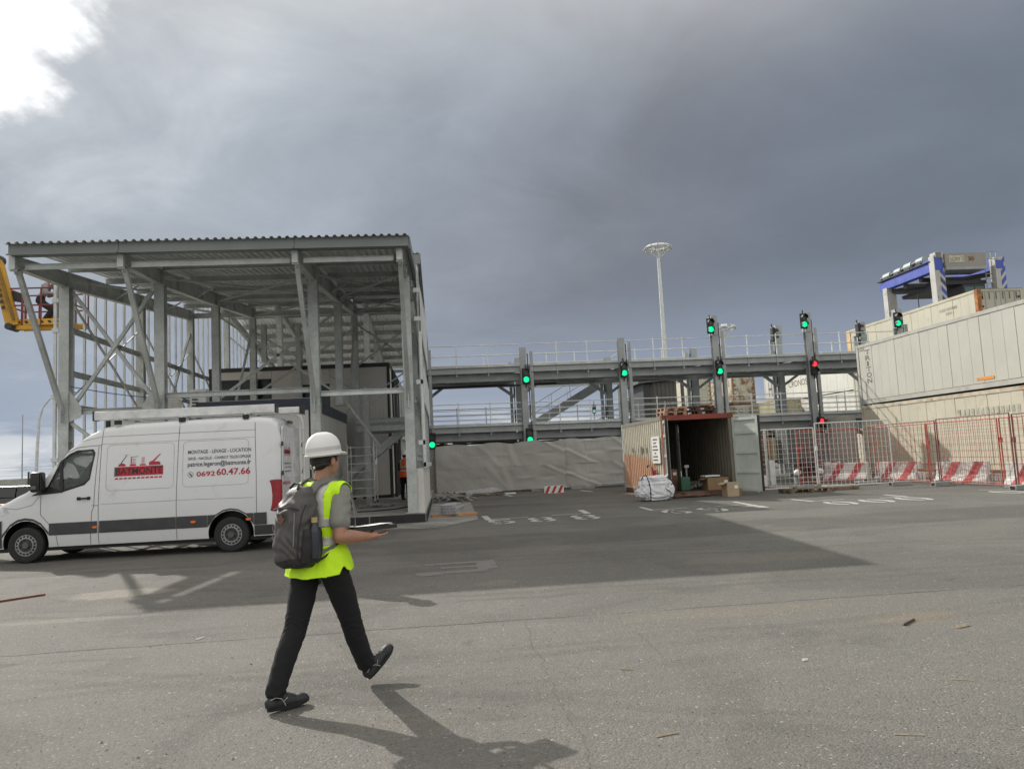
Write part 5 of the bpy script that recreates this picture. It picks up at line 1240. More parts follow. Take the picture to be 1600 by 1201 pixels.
for i, (w_) in enumerate((.6, .45, .7, .75, .35, .65, .7)):
    for j in range(int(w_/.12)): nb.box(OX0-.086, 26.75+w_/2-j*.12-.09, 1.99-i*.12, OX0-.081, 26.75+w_/2-j*.12, 2.04-i*.12)
nb.build('print_line', INK, t)
b = MB()
for (y, z_, h_) in ((28.1,1.55,.2),(28.6,1.55,.2),(28.85,1.5,.3),(29.3,1.6,.14),(29.9,1.55,.16),(30.2,1.6,.18)): b.box(OX0-.028, y, z_, OX0-.020, y+.13, z_+h_)
b.build('stencil_mark', INK, oc)
t = thing('fire_reel', 'red fire hose reel leaning against the orange side of the open container', 'hose reel', (OX0-.25, 27.0, .0))
b = MB(); b.cyl((OX0-.18, 27.0, .78), (OX0-.08, 27.0, .78), .17, 18); b.build('drum', RED, t); b = MB(); b.tube([(OX0-.2, 27.3-.6*math.cos(a), .5+.62*math.sin(a)) for a in [math.pi*i/12 for i in range(9)]], .025, 6); b.build('hose', DARK, t)
# ---- wrapped white bale in front of the left door
def crumple(label, c_, r_, seed, m, nm='wrapped_bale', cat='bale'):
    bm = bmesh.new(); bmesh.ops.create_icosphere(bm, subdivisions=5, radius=1)
    for v in bm.verts:
        p = v.co.copy(); q = Vector((math.copysign(abs(p.x)**.55, p.x), math.copysign(abs(p.y)**.55, p.y), math.copysign(abs(p.z)**.6, p.z)))
        cr = 1+.20*noise.noise(p*1.4+Vector((seed,0,0)))+.11*abs(noise.noise(p*3.2+Vector((0,seed,0))))*2-.05+.03*noise.noise(p*9)
        q *= cr; q.x *= r_[0]; q.y *= r_[1]; q.z *= r_[2]
        if q.z < 0: q.x *= 1.12; q.y *= 1.12
        v.co = Vector(c_)+q; v.co.z = max(v.co.z, .012)
    me = bpy.data.meshes.new(nm); bm.to_mesh(me); bm.free(); me.materials.append(m); o = bpy.data.objects.new(nm, me); COL.objects.link(o); return tag(o, label, cat)
bale = crumple('crumpled bale wrapped in pale grey sheeting with black straps before the open container', (6.88, 24.95, .42), (.50, .40, .42), 2.2, mat('white_wrap', (.68,.69,.72), .5, 0, .08, 3, .25, 18, world=True))
b = MB()
for k, x in enumerate((6.62,)): b.tube([(x-.1, 24.50, .85), (x-.04, 24.42, .6), (x, 24.44, .35), (x+.0, 24.50, .03)], .018, 5)
b.tube([(7.2, 24.5, .78), (7.38, 24.46, .6), (7.3, 24.42, .5)], .016, 5); b.tube([(7.12, 24.44, .4), (7.3, 24.44, .24)], .016, 5); b.tube([(6.35, 24.52, .7), (6.4, 24.5, .8), (6.52, 24.5, .86)], .015, 5)
b.build('strap', DARK, bale)
# ---- clutter inside and in front
CARD = mat('cardboard', (.40, .31, .20), .85, 0, .08, 3); CARD2 = mat('brown_cardboard', (.27, .18, .10), .85, 0, .1, 3)
def carton(x, y, z_, w, d, h, rz, m, label):
    t = thing('cardboard_box', label, 'cardboard box', (x, y, z_), rz=rz, world=False)
    MB().box(-w/2, -d/2, 0, w/2, d/2, h).build('box', m, t, bevel=.006)
    MB().box(-w/2+.02, -.025, h, w/2-.02, .025, h+.003).build('tape', mat('packing_tape', (.5,.42,.3), .3), t)
    b = MB(); b.add([(-w/2, -d/2, h), (-w/2-.16, -d/2, h-.06), (-w/2-.16, d/2, h-.06), (-w/2, d/2, h), (-w/2, -d/2, h+.006), (-w/2-.16, -d/2, h-.054), (-w/2-.16, d/2, h-.054), (-w/2, d/2, h+.006)], [(0,1,2,3),(7,6,5,4),(0,4,5,1),(1,5,6,2),(2,6,7,3)]); b.build('flap', m, t)
    MB().box(w/2-.16, -d/2-.004, h-.2, w/2-.04, -d/2-.001, h-.1).build('sticker', WHITE, t)
    return t
carton(9.45, 24.95, 0, .42, .4, .46, .12, CARD, 'tall tan cardboard box standing on the asphalt before the open container')
carton(9.42, 26.2, .18, .75, .5, .42, 0, CARD2, 'wide open brown cardboard box inside the container mouth at right')
tag(MB().obox((9.25, 26.25, .66), (.55, .42, .05), .1).build('paper_stack', WHITE, bevel=.01), 'white sheet of packing lying on the wide brown cardboard box', 'packing')
tag(MB().box(9.75, 25.4, .0, 10.02, 25.8, .22).build('wood_block', CARD2), 'brown timber block at the foot of the pale green door', 'wood block')
t = tag(MB().box(8.22, 26.3, .18, 8.56, 26.7, .66).build('jerry_can', mat('green_plastic', (.03, .11, .06), .5), bevel=.04), 'dark green plastic can inside the container on the left', 'can'); MB().cyl((8.4, 26.5, .66), (8.4, 26.5, .70), .04, 8).build('cap', DARK, t)
carton(8.12, 27.0, .18, .3, .3, .75, .1, mat('red_brown_card', (.2,.1,.07), .8), 'narrow reddish box behind the green can inside the container')
t = thing('jack_stand', 'grey floor stand with flat head upright in the middle of the dark container', 'stand', (8.85, 27.6, .18)); MB().cyl((8.85, 27.6, .18), (8.85, 27.6, .95), .035, 8).build('post', GALV, t); MB().box(8.77, 27.52, .95, 8.93, 27.68, 1.05).build('head', GALVL, t); MB().box(8.7, 27.45, .18, 9.0, 27.75, .22).build('foot', GALV, t)
rg = random.Random(11); b = MB()
for i in range(60): b.obox((8.6+rg.random()*1.3, 26.1+rg.random()*2.6, .2+rg.random()*.28*(rg.random())), (.08+.25*rg.random(), .06+.2*rg.random(), .02+.1*rg.random()), Matrix.Rotation(rg.random()*3, 3, 'Z') @ Matrix.Rotation(rg.random()*.8-.4, 3, 'X'))
o = b.build('rubbish', mat('mixed_rubbish', (.18,.17,.155), .8, 0, .7, 4, world=True), kind='stuff'); o['label'] = 'heap of mixed packaging rubbish on the container floor'; o['category'] = 'rubbish'
t = thing('hanging_cable', 'looped pale cables hanging inside the left wall of the open container', 'cable', (7.75, 26.3, 1.9)); b = MB(); b.tube([(7.78+.05*math.cos(a), 26.4+.10*math.cos(a), 1.95+.12*math.sin(a)) for a in [2*math.pi*i/12 for i in range(13)]], .012, 5); b.build('loop', GALVL, t); b = MB(); b.tube([(7.78, 26.4, 1.85), (7.85, 26.6, 1.4), (7.9, 26.7, 1.1)], .02, 5); b.tube([(7.76, 26.5, 1.85), (7.82, 26.8, 1.5), (7.95, 26.8, 1.25)], .02, 5); b.build('cable', GALV, t)
t = crumple('crushed brown sheet folded on the ground along the container sill', (8.35, 25.6, .1), (.55, .15, .09), 5.1, mat('brown_sheet', (.13,.075,.055), .8, 0, .3, 4), 'folded_sheet', 'sheet')
# ---- pallets
WOOD = mat('grey_pallet_wood', (.16, .12, .08), .85, 0, .35, 4, .3, 30, dirt=(.25,.18,.10), dirts=4, world=True); WOODR = mat('dark_pallet_wood', (.085, .045, .032), .85, 0, .4, 4, .3, 30, world=True)
def pallet(label, x, y, z_, rz, m, group=None, L_=1.2, W_=.8):
    t = thing('pallet', label, 'pallet', (x, y, z_), group, world=False, rz=rz)
    for i in range(5): MB().box(-L_/2, -W_/2+i*(W_-.11)/4, .122, L_/2, -W_/2+i*(W_-.11)/4+.11, .144).build('board', m, t)
    for j in range(3):
        MB().box(-L_/2+j*(L_-.1)/2, -W_/2, .10, -L_/2+j*(L_-.1)/2+.1, W_/2, .121).build('board', m, t)
        for i in range(3): MB().box(-L_/2+j*(L_-.12)/2, -W_/2+i*(W_-.12)/2, .022, -L_/2+j*(L_-.12)/2+.12, -W_/2+i*(W_-.12)/2+.12, .0995).build('block', m, t)
    for i in range(3): MB().box(-L_/2, -W_/2+i*(W_-.1)/2, 0, L_/2, -W_/2+i*(W_-.1)/2+.1, .021).build('board', m, t)
    return t
pallet('lower pale-ended pallet at the left on the open container roof', 8.10, 26.5, OH+.03, R(90), mat('pale_pallet_wood', (.36,.24,.17), .8, 0, .3, 4, world=True), L_=1.0)
pallet('upper pale-ended pallet at the left on the open container roof', 8.12, 26.5, OH+.18, R(91), MATS['pale_pallet_wood'], L_=1.0)
pallet('lower dark brown pallet on the open container roof', 9.05, 26.6, OH+.03, R(1), WOODR, L_=1.15); pallet('upper dark brown pallet on the open container roof, right of the pale ends', 9.0, 26.6, OH+.18, R(-2), WOODR, L_=1.15)
pallet('grey wooden pallet lying on the asphalt in front of the white mesh fence', 12.0, 24.85, 0, R(3), WOOD, L_=1.5, W_=.9)
rg = random.Random(4); b = MB()
for i in range(14): b.obox((11.4+rg.random()*1.2, 24.6+rg.random()*.5, .17+rg.random()*.04), (.1+.2*rg.random(), .08+.1*rg.random(), .04+.07*rg.random()), rg.random()*3)
o = b.build('broken_concrete', CONC, kind='stuff'); o['label'] = 'broken grey lumps lying on the pallet before the mesh fence'; o['category'] = 'rubble'
tag(MB().box(12.85, 24.9, 0, 13.9, 25.1, .12).build('timber_beam', WOOD, bevel=.01), 'dark timber lying right of the pallet under the mesh fence', 'timber')
# ================================================================ MESH FENCE PANELS
WF = mat('white_fence_paint', (.62,.62,.60), .5, 0, .08, 4); RF = mat('red_fence_paint', (.45,.07,.05), .55, 0, .15, 4, dirt=(.5,.25,.2), dirts=2, world=True); WIRE = mat('fence_wire', (.34,.33,.30), .5, .3, .1, 4); BRF = mat('brown_fence_tube', (.16,.07,.055), .6, 0, .2, 4, world=True); RW = mat('brown_fence_wire', (.16,.13,.11), .6, .2)
def fpanel(label, p, q, fm, wm, h=2.1, lean=0, z0=.1, group='mesh fence panels', px=.2, pz=.2):
    p = Vector((p[0], p[1], 0)); q = Vector((q[0], q[1], 0)); d = (q-p); ln = d.length; d.normalize()
    t = thing('temporary_fence', label, 'fence panel', p, group, world=False); up = Vector((-d.y*lean, d.x*lean, 1))
    def P3(u, z_): return d*u+up*z_
    MB().cyl(P3(0, 0), P3(0, h), .021, 8).build('upright', fm, t); MB().cyl(P3(ln, 0), P3(ln, h), .021, 8).build('upright', fm, t)
    MB().cyl(P3(0, h), P3(ln, h), .019, 8).build('top_rail', fm, t); MB().cyl(P3(0, z0), P3(ln, z0), .019, 8).build('bottom_rail', fm, t)
    b = MB(); n = int(ln/px)
    for i in range(1, n): b.bar(P3(ln*i/n, z0), P3(ln*i/n, h), .0085)
    m_ = int((h-z0)/pz)
    for i in range(1, m_): b.bar(P3(0, z0+(h-z0)*i/m_)+Vector((0, .006, 0)), P3(ln, z0+(h-z0)*i/m_)+Vector((0, .006, 0)), .0085)
    b.build('wire_mesh', wm, t)
    MB().box(-.03, -.04, 1.35, .03, .04, 1.5).build('clip', fm, t)
    return t
fpanel('white mesh fence panel nearest the pale green container door', (10.85, 26.0), (13.0, 26.0), WF, WF, 2.15, px=.155, pz=.17)
fpanel('white mesh fence panel tilting up towards the right, between the white and red ones', (13.07, 26.0), (15.75, 25.9), WF, WF, 2.3, px=.155, pz=.17)
RFY = [30.9, 27.9, 24.5, 21.05, 17.6]
names = ('red mesh fence panel farthest left in the long red row', 'red mesh fence panel second from the far end beside the white panels', 'brown and red mesh fence panel in front of the middle striped barrier', 'tallest looking brown mesh fence panel near the right edge of the photo', 'brown mesh fence panel cut off by the right edge')
XF = [14.2, 16.15, 16.52, 16.40, 16.3]
fpanel('front brown mesh fence panel nearest the white panels, over shaded container wall', (16.18, 28.0), (16.55, 24.55), BRF, RW, 2.16)
fpanel('front brown mesh fence panel across the striped barrier in the middle', (16.55, 24.45), (16.40, 20.9), BRF, RW, 2.2)
fpanel('front brown mesh fence panel leaving the right edge of the photo', (16.40, 20.8), (16.3, 17.3), BRF, RW, 2.16)
fpanel('rear red mesh fence panel seen through the white panels', (14.1, 29.6), (16.9, 28.9), RF, RF, 2.1)
fpanel('rear red mesh fence panel close to the yellowed container wall, left part', (16.95, 28.8), (17.1, 25.9), RF, RF, 2.1)
fpanel('rear red mesh fence panel close to the yellowed container wall, middle part', (17.1, 25.8), (17.15, 22.4), RF, RF, 2.1)
fpanel('rear red mesh fence panel close to the yellowed container wall, right part', (17.15, 22.3), (17.1, 18.9), RF, RF, 2.1)
fpanel('low distant red mesh panel visible through the first white panel', (12.9, 32.5), (14.3, 32.6), RF, RF, 1.9)
def foot(label, x, y, rz):
    t = thing('concrete_weight', label, 'fence weight', (x, y, 0), 'concrete fence feet', world=False, rz=rz)
    b = MB(); b.prism([(-.38,0),(.38,0),(.36,.15),(-.36,.15)], 'y', -.12, .12); b.build('block', CONC, t, bevel=.015)
    for s_ in (-.18, .0, .18): MB().cyl((s_, 0, .15), (s_, 0, .153), .03, 8).build('socket', DARK, t)
    MB().box(-.385, -.07, .03, -.376, .07, .12).build('end_recess', DARK, t); return t
foot('concrete foot under the right end of the white tilted panel, the nearer of the pair', 15.75, 25.55, R(4)); foot('concrete foot behind the white tilted panel\'s end, the farther of the pair', 15.3, 26.9, R(2))
foot('concrete foot under the joint of the red and brown front panels', 16.35, 24.1, R(3)); foot('concrete foot at the right edge of the photo below the brown panel', 16.35, 20.6, R(10))
foot('grey foot at the joint of the two white panels beside the pallet', 13.05, 25.5, R(85)); foot('foot of the rear red fence behind the first striped barrier', 16.6, 28.6, R(10)); foot('foot of the rear red fence behind the middle striped barrier', 17.1, 25.0, R(10))
# ================================================================ STRIPED CONCRETE BARRIERS
BW = mat('white_barrier_paint', (.62,.61,.58), .7, 0, .1, 3, .2, 30, dirt=(.38,.36,.33), dirts=2.5, dlo=.55, dhi=.75, world=True); BR = mat('red_barrier_paint', (.46,.075,.08), .7, 0, .15, 3, dirt=(.5,.3,.28), dirts=4, dlo=.5, dhi=.7, world=True)
def barrier(label, p, rz, L_=1.75, h=.74):
    t = thing('concrete_barrier', label, 'concrete barrier', (p[0], p[1], 0), 'red and white concrete barriers', world=False, rz=rz)
    prof = [(-.30, 0), (.30, 0), (.30, .10), (.14, .32), (.09, h), (-.09, h), (-.14, .32), (-.30, .10)]
    b = MB(); b.prism([(y, z_) for y, z_ in prof], 'x', -L_/2, L_/2); b.build('block', BW, t, bevel=.01)
    for s_ in (1, -1):
        sp_ = [(.302, .0), (.302, .102), (.142, .322), (.0925, h)]
        for k in range(2):
            x0 = -L_/2+.16+k*.78; b = MB(); vs = []
            for (y, z_) in sp_:
                o_ = z_*.55; vs += [(x0+o_, -s_*y, z_), (x0+o_+.30, -s_*y, z_)]
            b.add(vs, [(2*i, 2*i+1, 2*i+3, 2*i+2) for i in range(3)]); b.build('red_stripe', BR, t)
    return t
barrier('striped barrier seen through the tilted white panel', (16.6, 30.6), R(-52)); barrier('striped barrier at the left end of the right-hand container stack beside a brown beam', (17.45, 28.3), R(-62))
barrier('striped barrier behind the middle red panel, sunlit', (17.55, 24.75), R(-66)); barrier('striped barrier cut by the right edge of the photo', (17.45, 21.3), R(-70))
barrier('striped barrier farthest away behind the white mesh panels', (17.2, 34.0), R(-40))
for (x, y, lb) in ((17.6, 26.6, 'rusty beam lying between two striped barriers in shade'), (17.7, 22.9, 'brown beam lying on supports right of the middle striped barrier')):
    t = thing('timber_beam', lb, 'beam', (x, y, 0)); MB().bar((x-.05, y-.75, .42), (x+.05, y+.75, .42), .12, .08).build('beam', RUST, t); MB().box(x-.25, y-.55, 0, x+.25, y+.55, .36).build('support', CONC, t, bevel=.04)
def sboard(label, x, y, rz, w=.85, h=.34):
    t = thing('striped_board', label, 'warning board', (x, y, 0), world=False, rz=rz)
    b = MB(); b.prism([(-w/2, .02), (w/2, .02), (w/2, h-.05), (w/2-.04, h), (-w/2+.04, h), (-w/2, h-.05)], 'y', 0, .09); b.build('board', WHITE, t)
    for k in range(3):
        x0 = -w/2+.02+k*w/3.1; b = MB(); b.add([(x0, -.003, .03), (x0+.12, -.003, .03), (min(w/2-.01, x0+.27), -.003, h-.01), (x0+.15, -.003, h-.01)], [(0,1,2,3)]); b.build('red_stripe', RED, t)
    MB().box(-w/2+.05, -.06, 0, -w/2+.15, .2, .03).build('foot', RED, t); MB().box(w/2-.15, -.06, 0, w/2+.02, .2, .03).build('foot', RED, t); return t
sboard('low red and white striped board before the middle of the tarpaulin fence', 4.75, 33.3, R(-3)); sboard('red and white striped board on the ground behind the first white mesh panel', 12.0, 29.3, R(-5), 1.2, .45)
# ---- things behind the white mesh panels
t = thing('timber_stack', 'tall stack of brown timber behind the first white mesh panel', 'timber stack', (13.6, 33.5, 0))
for k in range(9): MB().box(12.9+.02*(k % 3), 33.5, .05+k*.25, 14.6-.03*(k % 2), 34.6, .27+k*.25).build('timber_layer', WOOD, t)
t = thing('generator_cabin', 'dark grey machine cabin with black seat and small red mark behind the white mesh fence', 'machine', (14.9, 30.5, 0))
MB().box(14.1, 30.4, .8, 15.4, 31.6, 2.25).build('cabin', mat('machine_grey', (.08,.085,.08), .6), t, bevel=.04); MB().box(14.5, 30.36, 1.35, 14.66, 30.395, 1.5).build('red_mark', RED, t)
MB().blob((14.75, 30.2, .75), (.32, .3, .35), 12, 8).build('seat', DARK, t, smooth=True); MB().box(14.2, 30.0, .3, 15.3, 30.6, .42).build('base', DARK, t)
for x in (14.25, 15.2): MB().blob((x, 30.1, .45), (.15, .15, .15), 10, 6).build('cushion', WHITE, t, smooth=True); MB().cyl((x, 30.3, 0), (x, 30.3, .3), .08, 8).build('leg', GALV, t)
t = thing('machine_crate', 'low dark grey louvred unit right of the machine cabin behind the white mesh', 'machine', (16.3, 31.9, 0))
for k in range(4): MB().box(15.6, 32.4, .3+k*.45, 16.6, 33.3, .72+k*.45).build('louvre_section', mat('louvre_grey', (.14,.135,.13), .6), t)
t = thing('white_panel_unit', 'short white panelled unit standing behind the white mesh fence left of the right-hand container stack', 'cabin', (20, 36, 0))
MB().box(19.85, 36.2, .3, 20.35, 38.9, 2.9).build('body', PALE, t)
for y in (36.25, 37.15, 38.05): MB().box(19.79, y, .35, 19.84, y+.85, 2.85).build('side_panel', PALE, t)
t = thing('cable_cabinet', 'pale slim cabinet and pipes between the timber stack and the machine cabin', 'cabinet', (13.4, 30.6, 0)); MB().box(13.35, 30.6, 0, 13.55, 30.8, 1.0).build('cabinet', GALVL, t); MB().cyl((13.3, 30.8, 0), (13.3, 30.8, 2.3), .06, 8).build('pipe', GALV, t)
# ================================================================ DEBRIS BY THE TARP AND ALUMINIUM TUBES
t = thing('aluminium_tubes', 'neat bundle of square aluminium tubes on an orange timber by the building corner', 'tube bundle', (0, 23, .07))
rz = R(-12); dirv = Vector((math.sin(R(10)), math.cos(R(10)), 0)); sd = Vector((dirv.y, -dirv.x, 0)); o0 = Vector((-.12, 22.6, .13))
ALU = mat('aluminium', (.55,.56,.57), .35, .6, .06, 3)
for row in range(3):
    for k in range(6 if row < 2 else 5):
        p = o0+sd*(k*.088)+Vector((0, 0, row*.088)); ln = 1.5-.3*((k*3+row*5) % 4)/4
        b = MB(); w_ = .04
        for (a, c_) in (((-w_,-w_),(w_,-w_+.006)),((-w_,w_-.006),(w_,w_)),((-w_,-w_+.006),(-w_+.006,w_-.006)),((w_-.006,-w_+.006),(w_,w_-.006))):
            b.add([p+sd*x+Vector((0,0,z_))+dirv*y for y in (0, ln) for x, z_ in ((a[0],a[1]),(c_[0],a[1]),(c_[0],c_[1]),(a[0],c_[1]))], [(0,1,2,3),(7,6,5,4),(0,4,5,1),(1,5,6,2),(2,6,7,3),(3,7,4,0)])
        b.add([p+sd*x+Vector((0,0,z_))+dirv*.06 for x, z_ in ((-w_,-w_),(w_,-w_),(w_,w_),(-w_,w_))], [(0,1,2,3)])
        b.build('tube', ALU, t)
b = MB(); b.obox((.28, 22.75, .05), (1.35, .22, .08), R(4)); tag(b.build('timber_beam', mat('orange_timber', (.42,.22,.10), .7, 0, .2, 5), bevel=.01), 'orange brown timber lying under the aluminium tube bundle', 'timber')
rg = random.Random(21); b = MB()
for i in range(46): b.obox((-.3+rg.random()*1.4, 31.2+rg.random()*1.6, .05+rg.random()*.22), (.25+.6*rg.random(), .06+.08*rg.random(), .03+.05*rg.random()), Matrix.Rotation(rg.random()*3.1, 3, 'Z') @ Matrix.Rotation(rg.random()*.8-.4, 3, 'Y'))
o = b.build('scrap_metal', mat('scrap_grey', (.30,.295,.28), .55, .3, .35, 3, world=True), kind='stuff'); o['label'] = 'tangled heap of grey scrap metal strips by the tarpaulin'; o['category'] = 'scrap metal'
t = thing('wrapped_profiles', 'long white film-wrapped profiles lying before the tarpaulin fence', 'wrapped bundle', (1.6, 35, .1))
for k in range(5): MB().bar((.3+.1*k, 34.9+.12*k, .14+.05*(k % 2)), (2.6-.15*k, 35.0+.1*k, .2+.05*(k % 3)), .13, .10).build('profile', mat('film_wrap', (.45,.46,.47), .3, 0, .15, 6), t)
rg = random.Random(8)
for i, (x, y, lb) in enumerate(((3.0, 35.2, 'flat pale plate left of the striped board near the tarpaulin'), (2.5, 34.4, 'small reddish board scrap near the wrapped profiles'), (1.9, 34.0, 'thin brown lath right of the scrap heap'))):
    tag(MB().obox((x, y, .03+.03*i), (.5-.1*i, .3-.08*i, .03), Matrix.Rotation(.4*i, 3, 'Z') @ Matrix.Rotation(.15, 3, 'X')).build('board_scrap', (GALVL, RUST, CARD2)[i]), lb, 'board')
tag(MB().blob((8.9, 36.5, .09), (.12, .1, .09), 10, 7).build('white_lump', WHITE, smooth=True), 'small white bag on the ground left of the open container\'s rear corner', 'bag')
tag(MB().box(6.0, 36.3, 0, 6.7, 36.6, .2).build('concrete_block', CONC, bevel=.02), 'grey block holding down the tarpaulin fence near its right seam', 'block')
# ================================================================ STRADDLE CARRIER
sc = thing('straddle_carrier', 'blue and white striped straddle carrier numbered 30 towering behind the cream containers', 'straddle carrier', (42.3, 60, 0))
BLU = mat('blue_paint', (.055, .09, .42), .5, 0, .1, 1, dirt=(.10,.12,.3), dirts=1, world=True); WSC = mat('grey_white_paint', (.46,.455,.43), .55, 0, .08, 1, dirt=(.3,.28,.25), dirts=1.5, world=True); DST = mat('striped_dark_blue', (.05,.06,.12), .5)
SX0, SX1, SY0, SY1 = 40.2, 45.4, 57.3, 64.0
for (x, y, st) in ((SX0, SY0, 1), (SX0, SY1, 0), (SX1, SY0, 1), (SX1, SY1, 0)):
    zt = (16.1 if x == SX0 else 15.85) if (y == SY0) else 15.0
    lg = MB().box(x-.42, y-.32, .9, x+.42, y+.32, zt).build('leg', WSC, sc)
    if st:
        for k in range(7):
            z_ = 11.2+k*.76
            if z_+.8 > zt: continue
            b = MB(); sl = .5 if x == SX0 else -.5
            b.add([(x-.0, y-.326, z_+(sl if sl > 0 else 0)), (x+.422, y-.326, z_+(0 if sl > 0 else -sl)), (x+.422, y-.326, z_+.42+(0 if sl > 0 else -sl)), (x-.0, y-.326, z_+.42+(sl if sl > 0 else 0))], [(0,1,2,3)])
            b.build('stripe', BLU if k % 2 == 0 or x == SX1 else DST, lg)
    for z_ in (12.6, 12.2): MB().box(x-.33, y-.33, z_, x-.3, y+.1, z_+.22).build('marking', RED if z_ < 12.4 else INK, lg)
for y in (SY0, SY1):
    for k in (0, 1): MB().cyl((SX0-.3, y-.9+k*1.8, .75), (SX0+.3, y-.9+k*1.8, .75), .75, 20).build('wheel', MATS['tyre_rubber'], sc); MB().cyl((SX1-.3, y-.9+k*1.8, .75), (SX1+.3, y-.9+k*1.8, .75), .75, 20).build('wheel', MATS['tyre_rubber'], sc)
for x in (SX0, SX1): MB().box(x-.35, SY0-1.6, .9, x+.35, SY1+1.6, 1.8).build('bogie_beam', BLU, sc)
for x in (SX0, SX1):
    b = MB(); b.add([(x-.36, SY0-.34, 14.9), (x+.3, SY0-.34, 14.9), (x+.3, SY1+.8, 14.9), (x-.36, SY1+.8, 14.9), (x-.36, SY0-.34, 16.0 if x == SX0 else 15.6), (x+.3, SY0-.34, 15.9 if x == SX0 else 15.6), (x+.3, SY1+.8, 15.55), (x-.36, SY1+.8, 15.55)], [(0,3,2,1),(4,5,6,7),(0,1,5,4),(1,2,6,5),(2,3,7,6),(3,0,4,7)])
    b.build('side_beam', BLU, sc)
    for yy in (SY0+1.2, SY0+2.8, SY0+4.4): MB().box(x-.32, yy, 15.0, x-.3, yy+.5, 15.5).build('beam_marking', DST, sc)
MB().box(SX0-.5, SY0+.2, 15.70, SX0+.4, SY1+1.0, 15.78).build('platform', DARKG, sc)
for k in range(4):
    y = SY0+1.2+k*1.55; zc = 16.15-.05*k
    m_ = MB().cyl((SX0-.1, y, zc), (SX0-.1, y+.9+.1*(k%2), zc), .30+.04*(k%2), 16).build('motor', mat('motor_grey', (.28,.33,.33), .5, .2, .1, 3), sc); MB().box(SX0-.5, y+.1, 15.78, SX0+.1, y+.8, 15.9).build('motor_mount', DARKG, m_); MB().cyl((SX0-.2, y+.9, zc), (SX0-.2, y+1.4, zc-.05), .2, 12).build('gearbox', DARKG, m_)
hb = MB().box(SX0+.45, SY0-.5, 15.12, SX1-1.3, SY0+1.4, 16.2).build('engine_house', mat('house_grey', (.30,.285,.25), .6, 0, .06, 1), sc)
MB().box(SX0+.45, SY0-.55, 14.85, SX1-1.3, SY0+1.4, 15.1).build('girder', GPAINT, sc)
MB().box(SX0+.75, SY0-.52, 15.45, SX0+2.05, SY0-.51, 16.0).build('name_plate', mat('cream_plate', (.50,.48,.36), .6), hb)
text('SOM 3', 1.2, .34, mat('plate_ink', (.22,.21,.17), .6), hb, lambda u, v: (SX0+.80+u, SY0-.525, 15.55+v)); text('30', .5, .34, mat('number_orange', (.22,.09,.02), .6), hb, lambda u, v: (SX0+2.4+u, SY0-.515, 15.55+v), bold=.04)
MB().box(SX0-.30, SY0-.4, 15.9, SX0+.35, SY0+.3, 16.35).build('vent_box', WSC, sc)
for k in range(4): MB().box(SX0-.25, SY0-.42, 15.95+k*.1, SX0+.2, SY0-.405, 15.99+k*.1).build('vent_slat', DARKG, sc)
b = MB()
for x in (SX1-1.2, SX1-.7, SX1-.25):
    b.bar((x, SY0-.3, 15.1), (x, SY0-.3, 16.3), .05)
for z_ in (15.7, 16.3): b.bar((SX1-1.2, SY0-.3, z_), (SX1-.2, SY0-.3, z_), .05)
b.build('access_rail', GPAINT, sc)
for (a, c_) in (((SX0, SY0+.5), (SX1, SY1)), ((SX0, SY1), (SX1, SY0+.5)), ((SX0, SY0+2.2), (SX1, SY0+2.2)), ((SX0, SY0+4.4), (SX1, SY0+4.4)), ((SX0, SY1), (SX1, SY1))): MB().bar((a[0], a[1], 14.65), (c_[0], c_[1], 14.65), .4, .35).build('top_girder', DARKG, sc)
MB().box(SX0+1.0, SY0+.6, 13.9, SX1-.6, SY1-.2, 14.2).build('spreader_frame', DARKG, sc)
cb = MB().box(SX1-2.9, SY0+.3, 11.4, SX1-1.0, SY0+2.6, 13.8).build('cab', DARKG, sc)
for (a, c_) in ((SX1-2.8, SX1-2.0), (SX1-1.9, SX1-1.1)): MB().box(a, SY0+.27, 11.9, c_, SY0+.295, 13.6).build('cab_window', mat('green_glass', (.05,.12,.11), .1), cb)
b = MB(); 
for k in range(10): b.bar((SX1-.9, SY0+.2, 11+k*.4), (SX1-.4, SY0+.2, 11+k*.4), .05)
for x in (SX1-.9, SX1-.4): b.bar((x, SY0+.2, 10.6), (x, SY0+.2, 15), .05)
b.build('ladder', GPAINT, sc)
for y in (SY0+1.8, SY0+3.8):
    for x in (SX0+.7, SX1-.8): MB().cyl((x, y, 9), (x, y, 14.2), .04, 6).build('hoist_rope', DARKG, sc)
